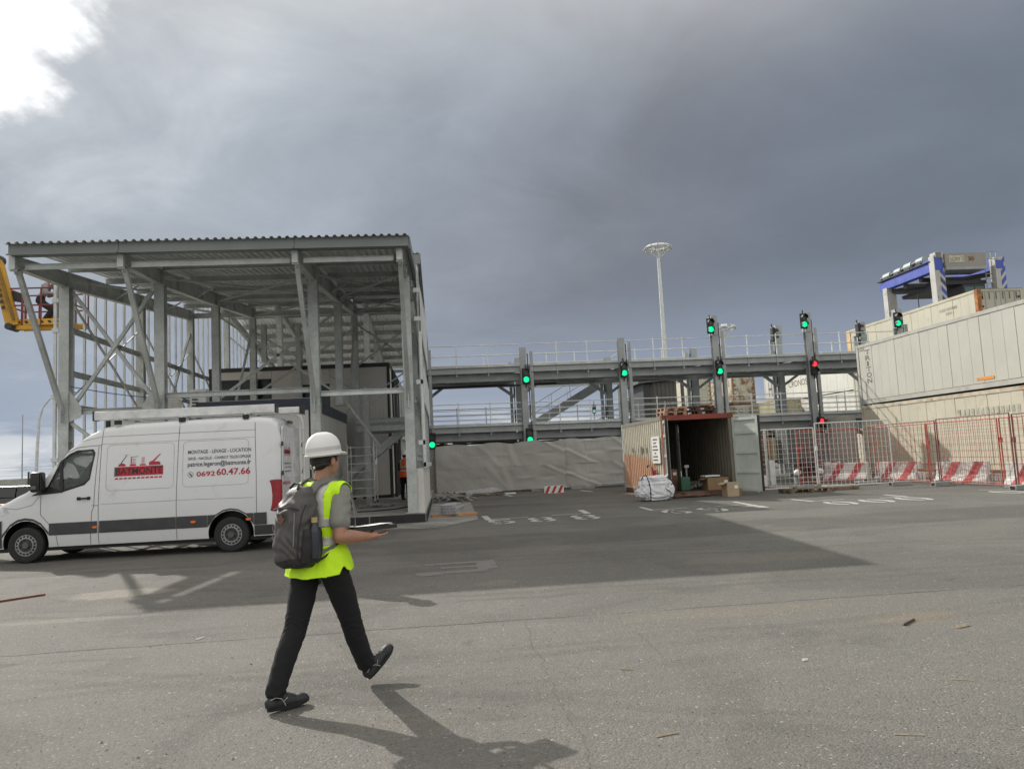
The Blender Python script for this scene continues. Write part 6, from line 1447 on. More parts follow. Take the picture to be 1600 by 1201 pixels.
# ================================================================ LEFT BACKGROUND: parked car, perimeter fence
def car(label, x, y, m):
    t = thing('parked_car', label, 'car', (x, y, 0), world=False)
    pf = [(-2.2,.35),(2.2,.35),(2.24,.62),(2.12,.88),(1.3,1.0),(.62,1.46),(-.9,1.52),(-1.75,1.38),(-2.15,1.0),(-2.24,.6)]
    b = MB(); lo = []
    for w_, k in ((-.9, 1), (.9, 1)):
        lo += [(p[0], w_*(1 if p[1] < 1.0 else .82), p[1]) for p in pf]
    n = len(pf); b.add(lo, [tuple(range(n))[::-1], tuple(range(n, 2*n))]+[(i, (i+1) % n, n+(i+1) % n, n+i) for i in range(n)]); b.build('body', m, t, bevel=.05, smooth=True)
    for (x0, x1, x2, x3) in ((1.08,.58,.0,.0),(-.06,-.06,-.85,-.85),(-.92,-.92,-1.62,-1.5)):
        b = MB(); b.add([(x0,-.885,1.02),(x1,-.765,1.42),(x2,-.765,1.44),(x3 if x3 > -1.4 else -1.78,-.885,1.05)], [(0,1,2,3)]); b.build('side_window', MATS['dark_glass'], t)
    b = MB(); b.tube([(1.15,-.89,1.0),(.6,-.77,1.45),(-.9,-.77,1.49),(-1.7,-.80,1.35),(-1.85,-.89,1.02)], .018, 5); b.build('chrome_trim', ALU, t)
    for wx in (-1.35, 1.38):
        for wy in (-.82, .82): w = MB().cyl((wx, wy-.1, .33), (wx, wy+.1, .33), .33, 20).build('wheel', MATS['tyre_rubber'], t); MB().cyl((wx, wy-.11, .33), (wx, wy+.11, .33), .19, 14).build('rim', MATS['rim_silver'], w)
    MB().box(2.0, -.8, .62, 2.22, -.45, .78).build('headlight', MATS['headlight_glass'], t); return t
DCAR = mat('dark_car_paint', (.02,.018,.018), .2, 0, .05, 2, coat=.6)
car('dark parked car with chrome window trim behind the van bonnet at the left edge', -17.8, 35, DCAR)
car('second dark parked car nearer than the chrome-trimmed one, mostly hidden by the van bonnet', -16.9, 26.6, mat('brown_car_paint', (.03,.018,.015), .2, coat=.6))
pf_ = thing('perimeter_fence', 'far perimeter fence with barbed Y-topped posts beyond the parked cars', 'fence', (-50, 75, 0))
MB().box(-80, 75, 0, -14, 75.12, 2.0).build('fence_wall', mat('far_wall', (.36,.37,.34), .8, world=True), pf_)
for k in range(16):
    x = -62+k*3.0; p = MB().bar((x, 74.9, 0), (x, 74.9, 2.6), .12).build('fence_post', DARKG, pf_)
    if k % 2: MB().bar((x, 74.9, 2.6), (x-.35, 74.9, 3.1), .07).build('barb_arm', DARKG, p); MB().bar((x, 74.9, 2.6), (x+.35, 74.9, 3.1), .07).build('barb_arm', DARKG, p)
for z_ in (2.3, 2.75, 3.05): MB().cyl((-80, 74.9, z_), (-14, 74.9, z_), .015, 4).build('fence_wire', GALV, pf_)
# ================================================================ BOOM LIFT
bl = thing('boom_lift', 'yellow boom lift raising a maroon railed work basket beside the steel building', 'boom lift', (-14.2, 24.2, 0))
YEL = mat('machine_yellow', (.62,.34,.03), .5, 0, .1, 2, dirt=(.35,.2,.05), dirts=2, dlo=.55, dhi=.8, world=True); MAR = mat('maroon_rail', (.20,.05,.055), .55, 0, .15, 4)
Y0 = 23.7
MB().box(-16.3, Y0-1.1, .45, -12.95, Y0+1.1, 1.0).build('chassis', YEL, bl, bevel=.05); MB().box(-15.9, Y0-.9, 1.05, -13.3, Y0+.9, 1.95).build('turntable', YEL, bl, bevel=.15)
for x in (-15.2, -13.0):
    for y in (Y0-1.2, Y0+1.2): MB().cyl((x, y-.2, .5), (x, y+.2, .5), .5, 20).build('wheel', MATS['tyre_rubber'], bl)
MB().bar((-15.3, Y0, 1.9), (-13.9, Y0, 6.2), .42, .36).build('boom', YEL, bl); MB().bar((-14.1, Y0-.0, 5.8), (-13.0, Y0, 8.25), .32, .30).build('boom', YEL, bl)
MB().bar((-13.0, Y0, 8.2), (-12.55, Y0+.1, 6.25), .30, .32).build('jib', YEL, bl); MB().bar((-12.86, Y0-.18, 8.0), (-12.44, Y0-.1, 6.4), .07, .07).build('jib_cylinder', mat('boom_dark', (.22,.12,.02), .5), bl)
MB().cyl((-13.0, Y0-.22, 8.25), (-13.0, Y0+.22, 8.25), .17, 12).build('knuckle', DARKG, bl); MB().cyl((-12.55, Y0-.2, 6.2), (-12.55, Y0+.3, 6.2), .10, 10).build('knuckle', DARKG, bl)
for k in range(7): MB().obox((-12.97+k*.045, Y0-.165, 7.85-k*.18), (.10, .01, .10), Matrix.Rotation(R(75), 3, 'Y')).build('worn_letter_mark', DARKG, bl)
bx0, bx1, by0, by1, bz = -12.75, -10.88, Y0+.15, Y0+1.15, 6.28
bk = MB().box(bx0, by0, bz, bx1, by1, bz+.06).build('basket_floor', YEL, bl)
for y in (by0, by1):
    MB().box(bx0, y-.012, bz, bx1, y+.012, bz+.18).build('toe_board', YEL, bl)
    for k in range(9): b = MB(); x = bx0+.08+k*.22; b.add([(x, y-.014, bz+.05), (x+.09, y-.014, bz+.05), (x+.05, y-.014, bz+.13), (x-.04, y-.014, bz+.13)], [(0,1,2,3)]); b.build('hazard_mark', DARK, bl)
    for z_ in (.6, 1.12): MB().cyl((bx0, y, bz+z_), (bx1, y, bz+z_), .025, 6).build('rail', MAR, bl)
    for x in (bx0, bx0+.42, bx0+.95, bx0+1.5, bx1): MB().cyl((x, y, bz), (x, y, bz+1.12), .035 if x < bx0+.5 else .025, 6).build('rail_post', MAR, bl)
for x in (bx0, bx1):
    for z_ in (.6, 1.12): MB().cyl((x, by0, bz+z_), (x, by1, bz+z_), .025, 6).build('rail', MAR, bl)
MB().obox((bx0+.28, by0+.05, bz+.86), (.5, .1, .28), Matrix.Rotation(R(12), 3, 'Y')).build('control_panel', DARKG, bl); MB().bar((-12.55, Y0+.1, 6.2), (bx0+.8, by0+.1, bz-.06), .14, .12).build('basket_arm', YEL, bl); MB().bar((bx0+.1, by0+.2, bz-.07), (bx1-.1, by0+.2, bz-.07), .1, .1).build('basket_beam', YEL, bl)
# ================================================================ PEOPLE
SKIN = mat('skin', (.36, .185, .12), .5, 0, .08, 12, .05, 60); HAIR = mat('black_hair', (.012, .010, .009), .6, 0, .3, 30, .4, 90)
DENIM = mat('black_denim', (.008, .0085, .010), .9, 0, .3, 9, .3, 140); SHOE = mat('dark_shoe', (.024, .025, .027), .6, 0, .2, 14, .2, 80); SOLE = mat('black_sole', (.012,.012,.013), .7)
VEST = mat('fluorescent_yellow', (.60, .98, .01), .65, 0, .05, 5, .25, 60); REFL = mat('reflective_grey', (.50, .50, .48), .4, .1, .06, 12, .1, 90); TEE = mat('grey_green_cotton', (.225, .23, .205), .9, 0, .08, 8, .3, 90)
def orgmesh(shapes, voxel, smooth=5, wr=None, fac=.5):
    """union of tapered limbs and ellipsoids -> one continuous skin"""
    b = MB()
    for s_ in shapes:
        if s_[0] == 'c':                                # capsule p q r1 r2
            _, p, q, r1, r2 = s_; b.cyl(p, q, r1, 20, r2); b.blob(p, r1, 20, 12); b.blob(q, r2, 20, 12)
        elif s_[0] == 'e': b.blob(s_[1], s_[2], 24, 16)
        elif s_[0] == 'eo':                             # oriented ellipsoid centre radii rot
            t = MB(); t.blob((0,0,0), s_[2], 24, 16); b.add([Vector(s_[1]) + s_[3] @ v for v in t.v], t.f)
        elif s_[0] == 'l':                              # loft: list of (centre, rx, ry) horizontal rings
            rings = s_[1]; n = 28; vs = []
            for (c_, rx, ry, *ex) in rings:
                p_ = ex[0] if ex else 2.3
                for i in range(n):
                    a = 2*math.pi*i/n; ca, sa = math.cos(a), math.sin(a)
                    vs.append(Vector(c_)+Vector((math.copysign(abs(ca)**(2/p_), ca)*rx, math.copysign(abs(sa)**(2/p_), sa)*ry, 0)))
            fs = [(i*n+k, i*n+(k+1) % n, (i+1)*n+(k+1) % n, (i+1)*n+k) for i in range(len(rings)-1) for k in range(n)]
            fs += [tuple(range(n))[::-1], tuple(range((len(rings)-1)*n, len(rings)*n))]; b.add(vs, fs)
    me = bpy.data.meshes.new('o'); me.from_pydata([tuple(v) for v in b.v], [], b.f)
    bm = bmesh.new(); bm.from_mesh(me); bmesh.ops.recalc_face_normals(bm, faces=bm.faces); bm.to_mesh(me); bm.free()
    o = bpy.data.objects.new('o', me); COL.objects.link(o)
    md = o.modifiers.new('r', 'REMESH'); md.mode = 'VOXEL'; md.voxel_size = voxel; md.adaptivity = 0
    sm = o.modifiers.new('s', 'SMOOTH'); sm.factor = fac; sm.iterations = smooth
    out = evalmesh(o); bpy.data.objects.remove(o)
    if wr:
        out.calc_loop_triangles(); nr = [v.normal.copy() for v in out.vertices]
        for v, n_ in zip(out.vertices, nr): v.co += n_*wr(v.co)
    out.polygons.foreach_set('use_smooth', [True]*len(out.polygons)); return out
def part(name, me, m, parent, label=None):
    for x in (m if isinstance(m, (list, tuple)) else [m]): me.materials.append(x)
    me.name = name; o = bpy.data.objects.new(name, me); COL.objects.link(o); o.parent = parent
    if label: o['label'] = label
    return o
V = Vector
def fingers(wrist, palm_dir, normal, side, shapes, curl=.35, s=1.0):
    """wrist, direction of the hand, palm normal (where the palm faces), side = thumb side"""
    d = V(palm_dir).normalized(); nn = V(normal).normalized(); t = V(side).normalized(); w = V(wrist)
    shapes.append(('c', w, w+d*.05*s, .027*s, .030*s))
    for k, (off, ln) in enumerate(((.030, .070), (.010, .078), (-.011, .072), (-.031, .058))):
        base = w+d*.082*s+t*off*s; shapes.append(('c', w+d*.02*s+t*off*.6*s, base, .018*s, .0115*s))
        cd = d; p = base; r = .0100
        for j in range(3):
            cd = (cd*math.cos(curl)+nn*math.sin(curl)).normalized(); q = p+cd*ln*s*(.42, .32, .26)[j]
            shapes.append(('c', p, q, r*s, (r-.001)*s)); p = q; r -= .001
    b0 = w+d*.025*s+t*.028*s; b1 = b0+(d*.5+t*.75+nn*.25).normalized()*.042*s; b2 = b1+(d*.85+t*.2+nn*.45).normalized()*.036*s
    shapes += [('c', b0, b1, .015*s, .0125*s), ('c', b1, b2, .0125*s, .010*s)]
def human(name, label, loc, heading, J, look, group=None, detail=1.0, hat=WHITE, pants=DENIM, top=TEE, vest=VEST, refl=REFL, sleeves='short', stripes=True, hatless=False):
    """J: joints in local space, x = right, y = forward"""
    t = thing(name, label, 'person', loc, group, world=False, rz=heading)
    vx = .0075/detail
    hc = V(J['head']); hr = Matrix.Rotation(R(look), 3, 'Z')
    def H_(x, y, z_): return hc+hr @ V((x, y, z_))
    sh = []
    # head: skull, jaw, nose, ears, neck
    sh += [('eo', H_(0, -.012, .035), (.074, .094, .092), hr), ('eo', H_(0, .024, -.03), (.066, .076, .082), hr), ('eo', H_(0, .055, -.082), (.034, .034, .030), hr),
           ('c', H_(0, .085, .01), H_(0, .108, -.03), .009, .014), ('eo', H_(0, .082, -.062), (.024, .016, .010), hr), ('eo', H_(0, .080, .022), (.052, .018, .012), hr)]
    for s_ in (-1, 1): sh += [('eo', H_(s_*.082, -.002, -.014), (.012, .021, .034), hr @ Matrix.Rotation(R(-8), 3, 'X')), ('eo', H_(s_*.040, .055, -.02), (.022, .024, .022), hr)]
    sh += [('c', V(J['neck'])+V((0, -.012, -.06)), H_(0, -.028, -.06), .060, .054)]
    for s_ in 'RL':
        S_, E_, W_ = V(J['sh'+s_]), V(J['el'+s_]), V(J['wr'+s_])
        sh += [('c', S_, S_.lerp(E_, .35), .056, .055), ('c', S_.lerp(E_, .35), E_, .055, .047), ('c', E_, E_.lerp(W_, .35), .047, .050), ('c', E_.lerp(W_, .35), W_, .050, .031)]
        hd = J.get('hand'+s_) or ((W_-E_).normalized(), V((0, 0, -1)) if (W_-E_).normalized().z > -.7 else V((0, 1, 0)), V((0, 1, 0)) if (W_-E_).normalized().z < -.7 else V((-1 if s_ == 'R' else 1, 0, 0)), .3)
        fingers(W_, hd[0], hd[1], hd[2], sh, hd[3])
    # torso and legs (under the clothes) so that the body is one figure
    pe, ch = V(J['pelvis']), V(J['chest'])
    sh += [('c', pe+V((0,0,.02)), ch, .085, .10), ('c', ch, V(J['neck']), .10, .055), ('c', V(J['shR']), ch+V((0,0,.09)), .045, .06), ('c', V(J['shL']), ch+V((0,0,.09)), .045, .06)]
    for s_ in 'RL':
        sh += [('c', V(J['hip'+s_]), V(J['kn'+s_]), .062, .042), ('c', V(J['kn'+s_]), V(J['an'+s_]), .042, .030), ('c', V(J['hip'+s_]), pe, .07, .08)]
    part('body', orgmesh(sh, .0062/detail, 3), SKIN, t)
    for s_ in (-1, 1): MB().blob(H_(s_*.028, .040, -.002), .0100, 10, 8).build('eye', mat('eye_white', (.5,.48,.45), .2), t, smooth=True)
    # hair
    hs = [('eo', H_(0, -.028, .030), (.082, .092, .094), hr), ('eo', H_(0, -.060, -.015), (.072, .052, .062), hr)]
    for s_ in (-1, 1): hs.append(('eo', H_(s_*.074, .028, .022), (.010, .018, .036), hr))
    def hw(co): return .003*noise.noise(co*60)
    part('hair', orgmesh(hs, .007/detail, 2, hw), HAIR, t)
    # trousers
    kn = {s_: V(J['kn'+s_]) for s_ in 'RL'}
    ts = [('l', [(pe+V((0, -.0, -.07)), .16, .11), (pe+V((0, -.012, .0)), .182, .125), (pe+V((0, -.005, .07)), .170, .115), (pe+V((0, 0, .12)), .155, .105)])]
    for s_ in 'RL':
        a, k, n_ = V(J['hip'+s_]), kn[s_], V(J['an'+s_]); d1 = (k-a).normalized(); d2 = (n_-k).normalized()
        ts += [('c', a+V((0, -.012, -.01)), a.lerp(k, .5), .103, .094), ('c', a.lerp(k, .5), k, .096, .078), ('c', k, k.lerp(n_, .35)+V((0, -.010, 0)), .078, .076), ('c', k.lerp(n_, .35)+V((0, -.010, 0)), n_-d2*.03, .076, .066), ('e', a+V((0, -.055, .0)), (.082, .075, .10))]
    def tw(co):
        r_ = .0035*noise.noise(V((co.x*9, co.y*9, co.z*26)))
        for s_ in 'RL':
            dk = (co-kn[s_]).length
            if dk < .16: r_ += .0055*(1-dk/.16)*math.sin(co.z*120+12*noise.noise(co*9))
            da = (co-V(J['an'+s_])).length
            if da < .16: r_ += .006*(1-da/.16)*math.sin(co.z*105+9*noise.noise(co*11))
            dh = (co-V(J['hip'+s_])).length
            if dh < .14: r_ += .005*(1-dh/.14)*math.sin(co.z*85+co.y*60+8*noise.noise(co*8))
        return r_
    part('trousers', orgmesh(ts, .008/detail, 4, tw), pants, t)
    # t-shirt (sleeves and hem)
    wa = pe.lerp(ch, .45)
    tors = lambda g: [('l', [(pe+V((0, .0, .03)), .160+g, .112+g), (pe+V((0, -.003, .14)), .150+g, .105+g), (wa+V((0, -.003, .03)), .148+g, .105+g), (ch+V((0, .0, -.03)), .172+g, .122+g), (ch+V((0, -.003, .07)), .182+g, .122+g), (ch+V((0, -.012, .135)), .160+g*.8, .098+g), (ch+V((0, -.018, .175)), .105+g*.7, .075+g*.7), (V(J['neck'])+V((0, -.012, -.012)), .068, .066)])]
    ss = tors(0)
    for s_ in 'RL':
        S_, E_, W_ = V(J['sh'+s_]), V(J['el'+s_]), V(J['wr'+s_])
        ss += [('c', ch+V((0, -.01, .10)), S_, .07, .060), ('c', S_, S_.lerp(E_, .66 if sleeves == 'short' else 1.0), .066, .074 if sleeves == 'short' else .056)]
        if sleeves != 'short': ss += [('c', E_, W_, .056, .042)]
    def sw(co): return .004*noise.noise(V((co.x*10, co.y*10, co.z*13)))+.005*math.sin(co.z*60+co.x*30+9*noise.noise(co*6))*max(0, noise.noise(co*5+V((3,0,0)))+.35)
    part('shirt', orgmesh(ss, .008/detail, 4, sw), top, t)
    # vest: loose sleeveless shell over the shirt, open at the armholes
    if vest:
        g = .016
        vs_ = [('l', [(pe+V((0, .0, -.21)), .258, .206, 2.4), (pe+V((0, .0, -.14)), .254, .202, 2.4), (pe+V((0, .0, -.075)), .244, .192, 2.4), (pe+V((0, .0, .03)), .214, .165, 2.4), (wa, .176, .134), (ch+V((0, 0, -.03)), .186, .140), (ch+V((0, -.004, .07)), .186, .136), (ch+V((0, -.014, .135)), .172, .112), (ch+V((0, -.018, .178)), .118, .088), (V(J['neck'])+V((0, -.018, -.015)), .080, .078)])]
        for s_ in 'RL': vs_ += [('c', ch+V((0, -.012, .12)), V(J['sh'+s_])+V((0, 0, .008)), .072, .074)]
        def vw_(co):
            lo = max(0, min(1, (pe.z+.12-co.z)/.2))
            return .008*noise.noise(V((co.x*7, co.y*7, co.z*4)))+lo*.020*noise.noise(V((co.x*10, co.y*10, co.z*2+5)))+.006*math.sin(co.z*30+co.x*22+7*noise.noise(co*4))*(.4+noise.noise(co*3))+.004*noise.noise(co*22)
        me = orgmesh(vs_, .0085/detail, 4, vw_)
        bm = bmesh.new(); bm.from_mesh(me)
        arm = {s_: (V(J['sh'+s_]), V(J['el'+s_])) for s_ in 'RL'}
        def cut(co, no):
            bmesh.ops.bisect_plane(bm, geom=bm.verts[:]+bm.edges[:]+bm.faces[:], plane_co=co, plane_no=no, clear_outer=True)
        cut(pe+V((0, 0, -.105)), V((0, .10, -1)))                       # hem
        for s_ in 'RL': cut(arm[s_][0]+V((.040 if s_ == 'R' else -.040, 0, 0)), V((1 if s_ == 'R' else -1, 0, 0)))
        dl = []
        for v in bm.verts:
            kill = False
            for s_ in 'RL':
                A, E2 = arm[s_]; sg_ = 1 if s_ == 'R' else -1
                ax = V((A.x*1.05, A.y, A.z-.095)); q = v.co-ax
                if q.x*sg_ > -.05 and (q.y/.078)**2+(q.z/.115)**2 < 1: kill = True
            if (v.co-(V(J['neck'])+V((0, .02, -.0)))).length < .078: kill = True
            if kill: dl.append(v)
        bmesh.ops.delete(bm, geom=dl, context='VERTS')
        for _ in range(6):
            nb_ = {}
            for v in bm.verts:
                if v.is_boundary:
                    o_ = [e.other_vert(v).co for e in v.link_edges if e.is_boundary]
                    if len(o_) == 2: nb_[v] = (o_[0]+o_[1])*.25+v.co*.5
            for v, c_ in nb_.items(): v.co = c_
        for f in bm.faces:                               # reflective tape bands as their own faces
            c_ = f.calc_center_median(); f.material_index = 0
            if stripes:
                z1 = ch.z-.075; z2 = pe.z+.115
                if abs(c_.z-z1) < .028 or abs(c_.z-z2) < .028: f.material_index = 1
                if c_.z > z1 and abs(abs(c_.x)-.105-.0*(c_.z-z1)) < .028: f.material_index = 1
        bm.faces.ensure_lookup_table()
        st = bmesh.new(); st.from_mesh(me); st.free()
        me2 = bpy.data.meshes.new('reflective_tape'); bt = bm.copy(); bmesh.ops.delete(bt, geom=[f for f in bt.faces if f.material_index == 0], context='FACES')
        bt.normal_update()
        for v in bt.verts: v.co += v.normal*.0025
        for f in bt.faces: f.material_index = 0
        bt.to_mesh(me2); bt.free()
        for f in bm.faces: f.material_index = 0
        bm.to_mesh(me); bm.free()
        vo = part('vest', me, vest, t); md = vo.modifiers.new('s', 'SOLIDIFY'); md.thickness = .004; md.offset = 1
        vb = evalmesh(vo); vo.modifiers.clear(); vo.data = vb
        me2.polygons.foreach_set('use_smooth', [True]*len(me2.polygons)) if len(me2.polygons) else None
        tp = part('reflective_tape', me2, refl, vo)
        for v in me2.vertices: v.co += V((0, 0, 0))
        mt = tp.modifiers.new('s', 'SOLIDIFY'); mt.thickness = .006; mt.offset = 1
    # shoes
    for s_ in 'RL':
        a = V(J['an'+s_]); f_ = J['foot'+s_]; pit = R(f_[0]); yw = R(f_[1]); rot = Matrix.Rotation(yw, 3, 'Z') @ Matrix.Rotation(pit, 3, 'X')
        an = V((0, -.052, .092))                            # ankle in shoe space, heel at -.1, toe at .19
        def F(x, y, z_): return a+rot @ V(((x-an.x)*1.12, (y-an.y)*1.04, z_-an.z))
        o_ = [('eo', F(0, -.075, .050), (.036, .042, .045), rot), ('c', F(0, -.075, .045), F(0, .02, .042), .038, .040), ('c', F(0, .02, .042), F(.004, .115, .033), .041, .033), ('eo', F(.004, .125, .036), (.043, .062, .036), rot), ('c', F(0, -.055, .06), F(0, -.05, .105), .040, .040), ('c', F(0, -.03, .08), F(0, .06, .055), .036, .032)]
        sb = part('shoe', orgmesh(o_, .0065/detail, 3, lambda co: .0015*noise.noise(co*40)), SHOE, t)
        b = MB(); out_ = []
        for i in range(22):
            q = 2*math.pi*i/22; yy = .045+.145*math.sin(q); ww = (.034+.009*math.sin(q)+.004)*abs(math.cos(q))**.75*(1 if math.cos(q) > 0 else -1); out_.append((ww, yy))
        n = len(out_); b.add([F(x, y, 0+.012*max(0, y-.12)/.07) for x, y in out_]+[F(x*1.05, y, .026+.014*max(0, y-.12)/.07) for x, y in out_], [tuple(range(n))[::-1], tuple(range(n, 2*n))]+[(i, (i+1) % n, n+(i+1) % n, n+i) for i in range(n)])
        b.build('sole', SOLE, sb, smooth=True)
        if detail > .8:
            for sx in (1, -1):
                b = MB(); b.tube([F(sx*.036, -.095, .082), F(sx*.043, -.06, .092), F(sx*.046, -.025, .078), F(sx*.046, -.005, .048), F(sx*.046, .002, .028)], .0022, 5)
                b.tube([F(sx*.043, -.005, .060), F(sx*.040, .02, .076)], .002, 5); b.build('reflective_trim', REFL, sb)
            b = MB()
            for k in range(4): b.tube([F(-.022, .03+.02*k, .094-.009*k), F(0, .035+.02*k, .102-.010*k), F(.022, .03+.02*k, .094-.009*k)], .0028, 5)
            b.build('lace', DARK, sb)
    # hard hat
    if hat and not hatless:
        tilt = hr @ Matrix.Rotation(R(5), 3, 'X'); c0 = H_(0, -.014, .038); b = MB(); rings = []; n = 48
        prof = [(1.0, -.006), (1.015, .008), (.995, .03), (.975, .06), (.915, .093), (.78, .124), (.57, .146), (.30, .158), (.0, .161)]
        vs = []
        for r_, h in prof:
            for i in range(n):
                a = 2*math.pi*i/n; ridge = 1+.0
                x = .112*r_*math.cos(a); y = .137*r_*math.sin(a); hh = h
                if h > .03: hh += .006*max(0, 1-(abs(x)/.030)**2) * (1 if r_ > 0 else 1)
                if r_ == 1.0 or h == .012: 
                    y *= 1; hh -= .010*math.cos(a)**2*0
                vs.append(c0+tilt @ V((x, y-.004, hh)))
        fs = [(i*n+k, i*n+(k+1) % n, (i+1)*n+(k+1) % n, (i+1)*n+k) for i in range(len(prof)-1) for k in range(n)]
        b.add(vs, fs); hb_ = b.build('hard_hat', hat, t, smooth='all')
        md = hb_.modifiers.new('s', 'SOLIDIFY'); md.thickness = .004; md.offset = -1
        b = MB(); vs = []; m_ = 20                              # peak
        for j in range(6):
            for i in range(m_+1):
                a = math.pi*(.14+.72*i/m_); e = j/5; s2 = math.sin((a-math.pi*.14)/.72)
                ext_ = .058*e*max(0, math.sin(math.pi*i/m_))**.6
                vs.append(c0+tilt @ V((.113*math.cos(a)*(1+.02*e), .136*math.sin(a)+ext_, .010-.020*e*e*max(0, math.sin(math.pi*i/m_)))))
        k_ = m_+1; fs = [(j*k_+i, j*k_+i+1, (j+1)*k_+i+1, (j+1)*k_+i) for j in range(5) for i in range(m_)]
        b.add(vs, fs); pk = b.build('peak', hat, hb_, smooth='all'); mp_ = pk.modifiers.new('s', 'SOLIDIFY'); mp_.thickness = .005
        b = MB(); b.tube([c0+tilt @ V((.1145*math.cos(a), .1385*math.sin(a)-.004, .006)) for a in [2*math.pi*i/40 for i in range(41)]], .005, 6); b.build('rim', hat, hb_)
        if detail > .8:
            b = MB(); vs = []; n = 36                             # reflective band round the shell
            for z_ in (.034, .060):
                for i in range(n+1):
                    a = 2*math.pi*i/n; k2 = 1.0 if z_ < .04 else .975
                    vs.append(c0+tilt @ V((.1125*k2*math.cos(a), .1375*k2*math.sin(a)-.004, z_)))
            b.add(vs, [(i, i+1, n+2+i, n+1+i) for i in range(n)]); b.build('reflective_band', mat('hat_band', (.56,.56,.55), .3), hb_)
            b = MB(); b.tube([H_(.080*math.cos(a), -.030-.086*abs(math.sin(a)), -.055+.03*abs(math.cos(a))) for a in [math.pi+math.pi*i/14 for i in range(15)]], .007, 6); b.build('headband', DARK, hb_)
            MB().blob(H_(.015, -.118, -.050), (.009, .009, .011), 8, 6).build('adjuster', WHITE, hb_)
    return t
# ---- the walking man
HD = -R(38)
J = dict(pelvis=(-.02, -.01, .98), chest=(.0, .005, 1.30), neck=(.0, .015, 1.515), head=(.012, .050, 1.655),
         shR=(.185, .02, 1.425), elR=(.232, -.055, 1.125), wrR=(.285, .175, 1.10), shL=(-.185, .03, 1.425), elL=(-.22, .06, 1.14), wrL=(-.01, .235, 1.105),
         hipL=(-.105, -.03, .93), knL=(-.092, -.175, .50), anL=(-.100, -.362, .108), hipR=(.105, .0, .93), knR=(.072, .19, .515), anR=(.030, .385, .135),
         footL=(0, -14), footR=(38, -8),
         handR=(V((.30, .95, .05)), V((0, 0, 1)), V((-.95, .30, 0)), .10), handL=(V((.75, .66, .02)), V((0, 0, 1)), V((.66, -.75, 0)), .12))
MANLOC = (-.88, 5.64, 0)
man = human('person', 'man in white hard hat, yellow hi-vis vest and black jeans striding right with a clipboard', MANLOC, HD, J, -4)
def ml(name, label, cat, group=None, fwd=0):      # a thing carried by the man, placed with his own frame
    return thing(name, label, cat, (MANLOC[0]-math.sin(HD)*fwd, MANLOC[1]+math.cos(HD)*fwd, 0), group, world=False, rz=HD)
# lanyard / collar
b = MB(); b.tube([(.072*math.cos(a), -.002+.074*math.sin(a), 1.500+.018*math.sin(a)*-1) for a in [2*math.pi*i/24 for i in range(25)]], .007, 6); b.build('collar', mat('dark_collar', (.06,.065,.06), .8), man)
# clipboard with papers
cb_ = ml('clipboard', 'black clipboard with white papers resting on the walking man\'s forearm and hand', 'clipboard')
rot = Matrix.Rotation(R(-22), 3, 'Z') @ Matrix.Rotation(R(-3), 3, 'Y') @ Matrix.Rotation(R(1), 3, 'X')
cc = V((.205, .265, 1.156))
MB().obox(cc-rot @ V((0, 0, .006)), (.24, .34, .028), rot).build('board', mat('clipboard_black', (.02,.014,.014), .5), cb_, bevel=.004)
for k in range(4): 
    b = MB(); vs = []
    for i in range(7):
        for j in (-1, 1): y = -.150+.30*i/6; vs.append(cc+rot @ V((j*.105+.004*k, y-.006*k, .0095+.002*k+.0015*math.sin(i*.9+k)+.003*(k == 3)*abs(y)*6)))
    b.add(vs, [(2*i, 2*i+1, 2*i+3, 2*i+2) for i in range(6)]); b.build('paper', WHITE, cb_)
MB().obox(cc+rot @ V((0, -.15, .02)), (.09, .03, .012), rot).build('clip', GALVL, cb_)
cl = ml('blue_cloth', 'scrap of light blue cloth between the man\'s chest and his clipboard', 'cloth')
MB().prism([(.13, 1.165), (.155, 1.165), (.185, 1.185), (.165, 1.25), (.14, 1.28), (.12, 1.22)], 'x', .06, .072).build('fold', mat('light_blue', (.12,.38,.62), .7), cl)
# ---- backpack
bp = ml('backpack', 'worn grey hiking backpack with black base and water bottle pocket on the walking man\'s back', 'backpack', fwd=.035)
BPG = mat('backpack_grey', (.068, .063, .061), .55, 0, .15, 7, .25, 45, dirt=(.11,.105,.10), dirts=4, dlo=.5, dhi=.75); BPD = mat('backpack_black', (.020,.020,.021), .7, 0, .2, 10, .2, 80)
def bw(co): return .006*noise.noise(co*9)+.0045*math.sin(co.z*50+co.x*34+10*noise.noise(co*6))+.003*noise.noise(co*25)
sh = [('l', [(V((-.005, -.245, .93)), .105, .080, 3), (V((-.005, -.262, .965)), .142, .108, 3), (V((-.005, -.268, 1.08)), .152, .118, 3), (V((-.0, -.262, 1.24)), .150, .112, 3), (V((.0, -.245, 1.36)), .135, .098, 2.8), (V((0, -.222, 1.44)), .105, .075, 2.5), (V((0, -.205, 1.475)), .07, .05)]),
      ('eo', V((-.01, -.355, 1.10)), (.105, .040, .135), Matrix.Identity(3)), ('eo', V((-.01, -.335, 1.29)), (.10, .035, .075), Matrix.Identity(3))]
me = orgmesh(sh, .0085, 3, bw)
for p in me.polygons:
    if p.center.z < .995+.012*math.sin(p.center.x*20): p.material_index = 1
bb = part('pack_body', me, [BPG, BPD], bp)
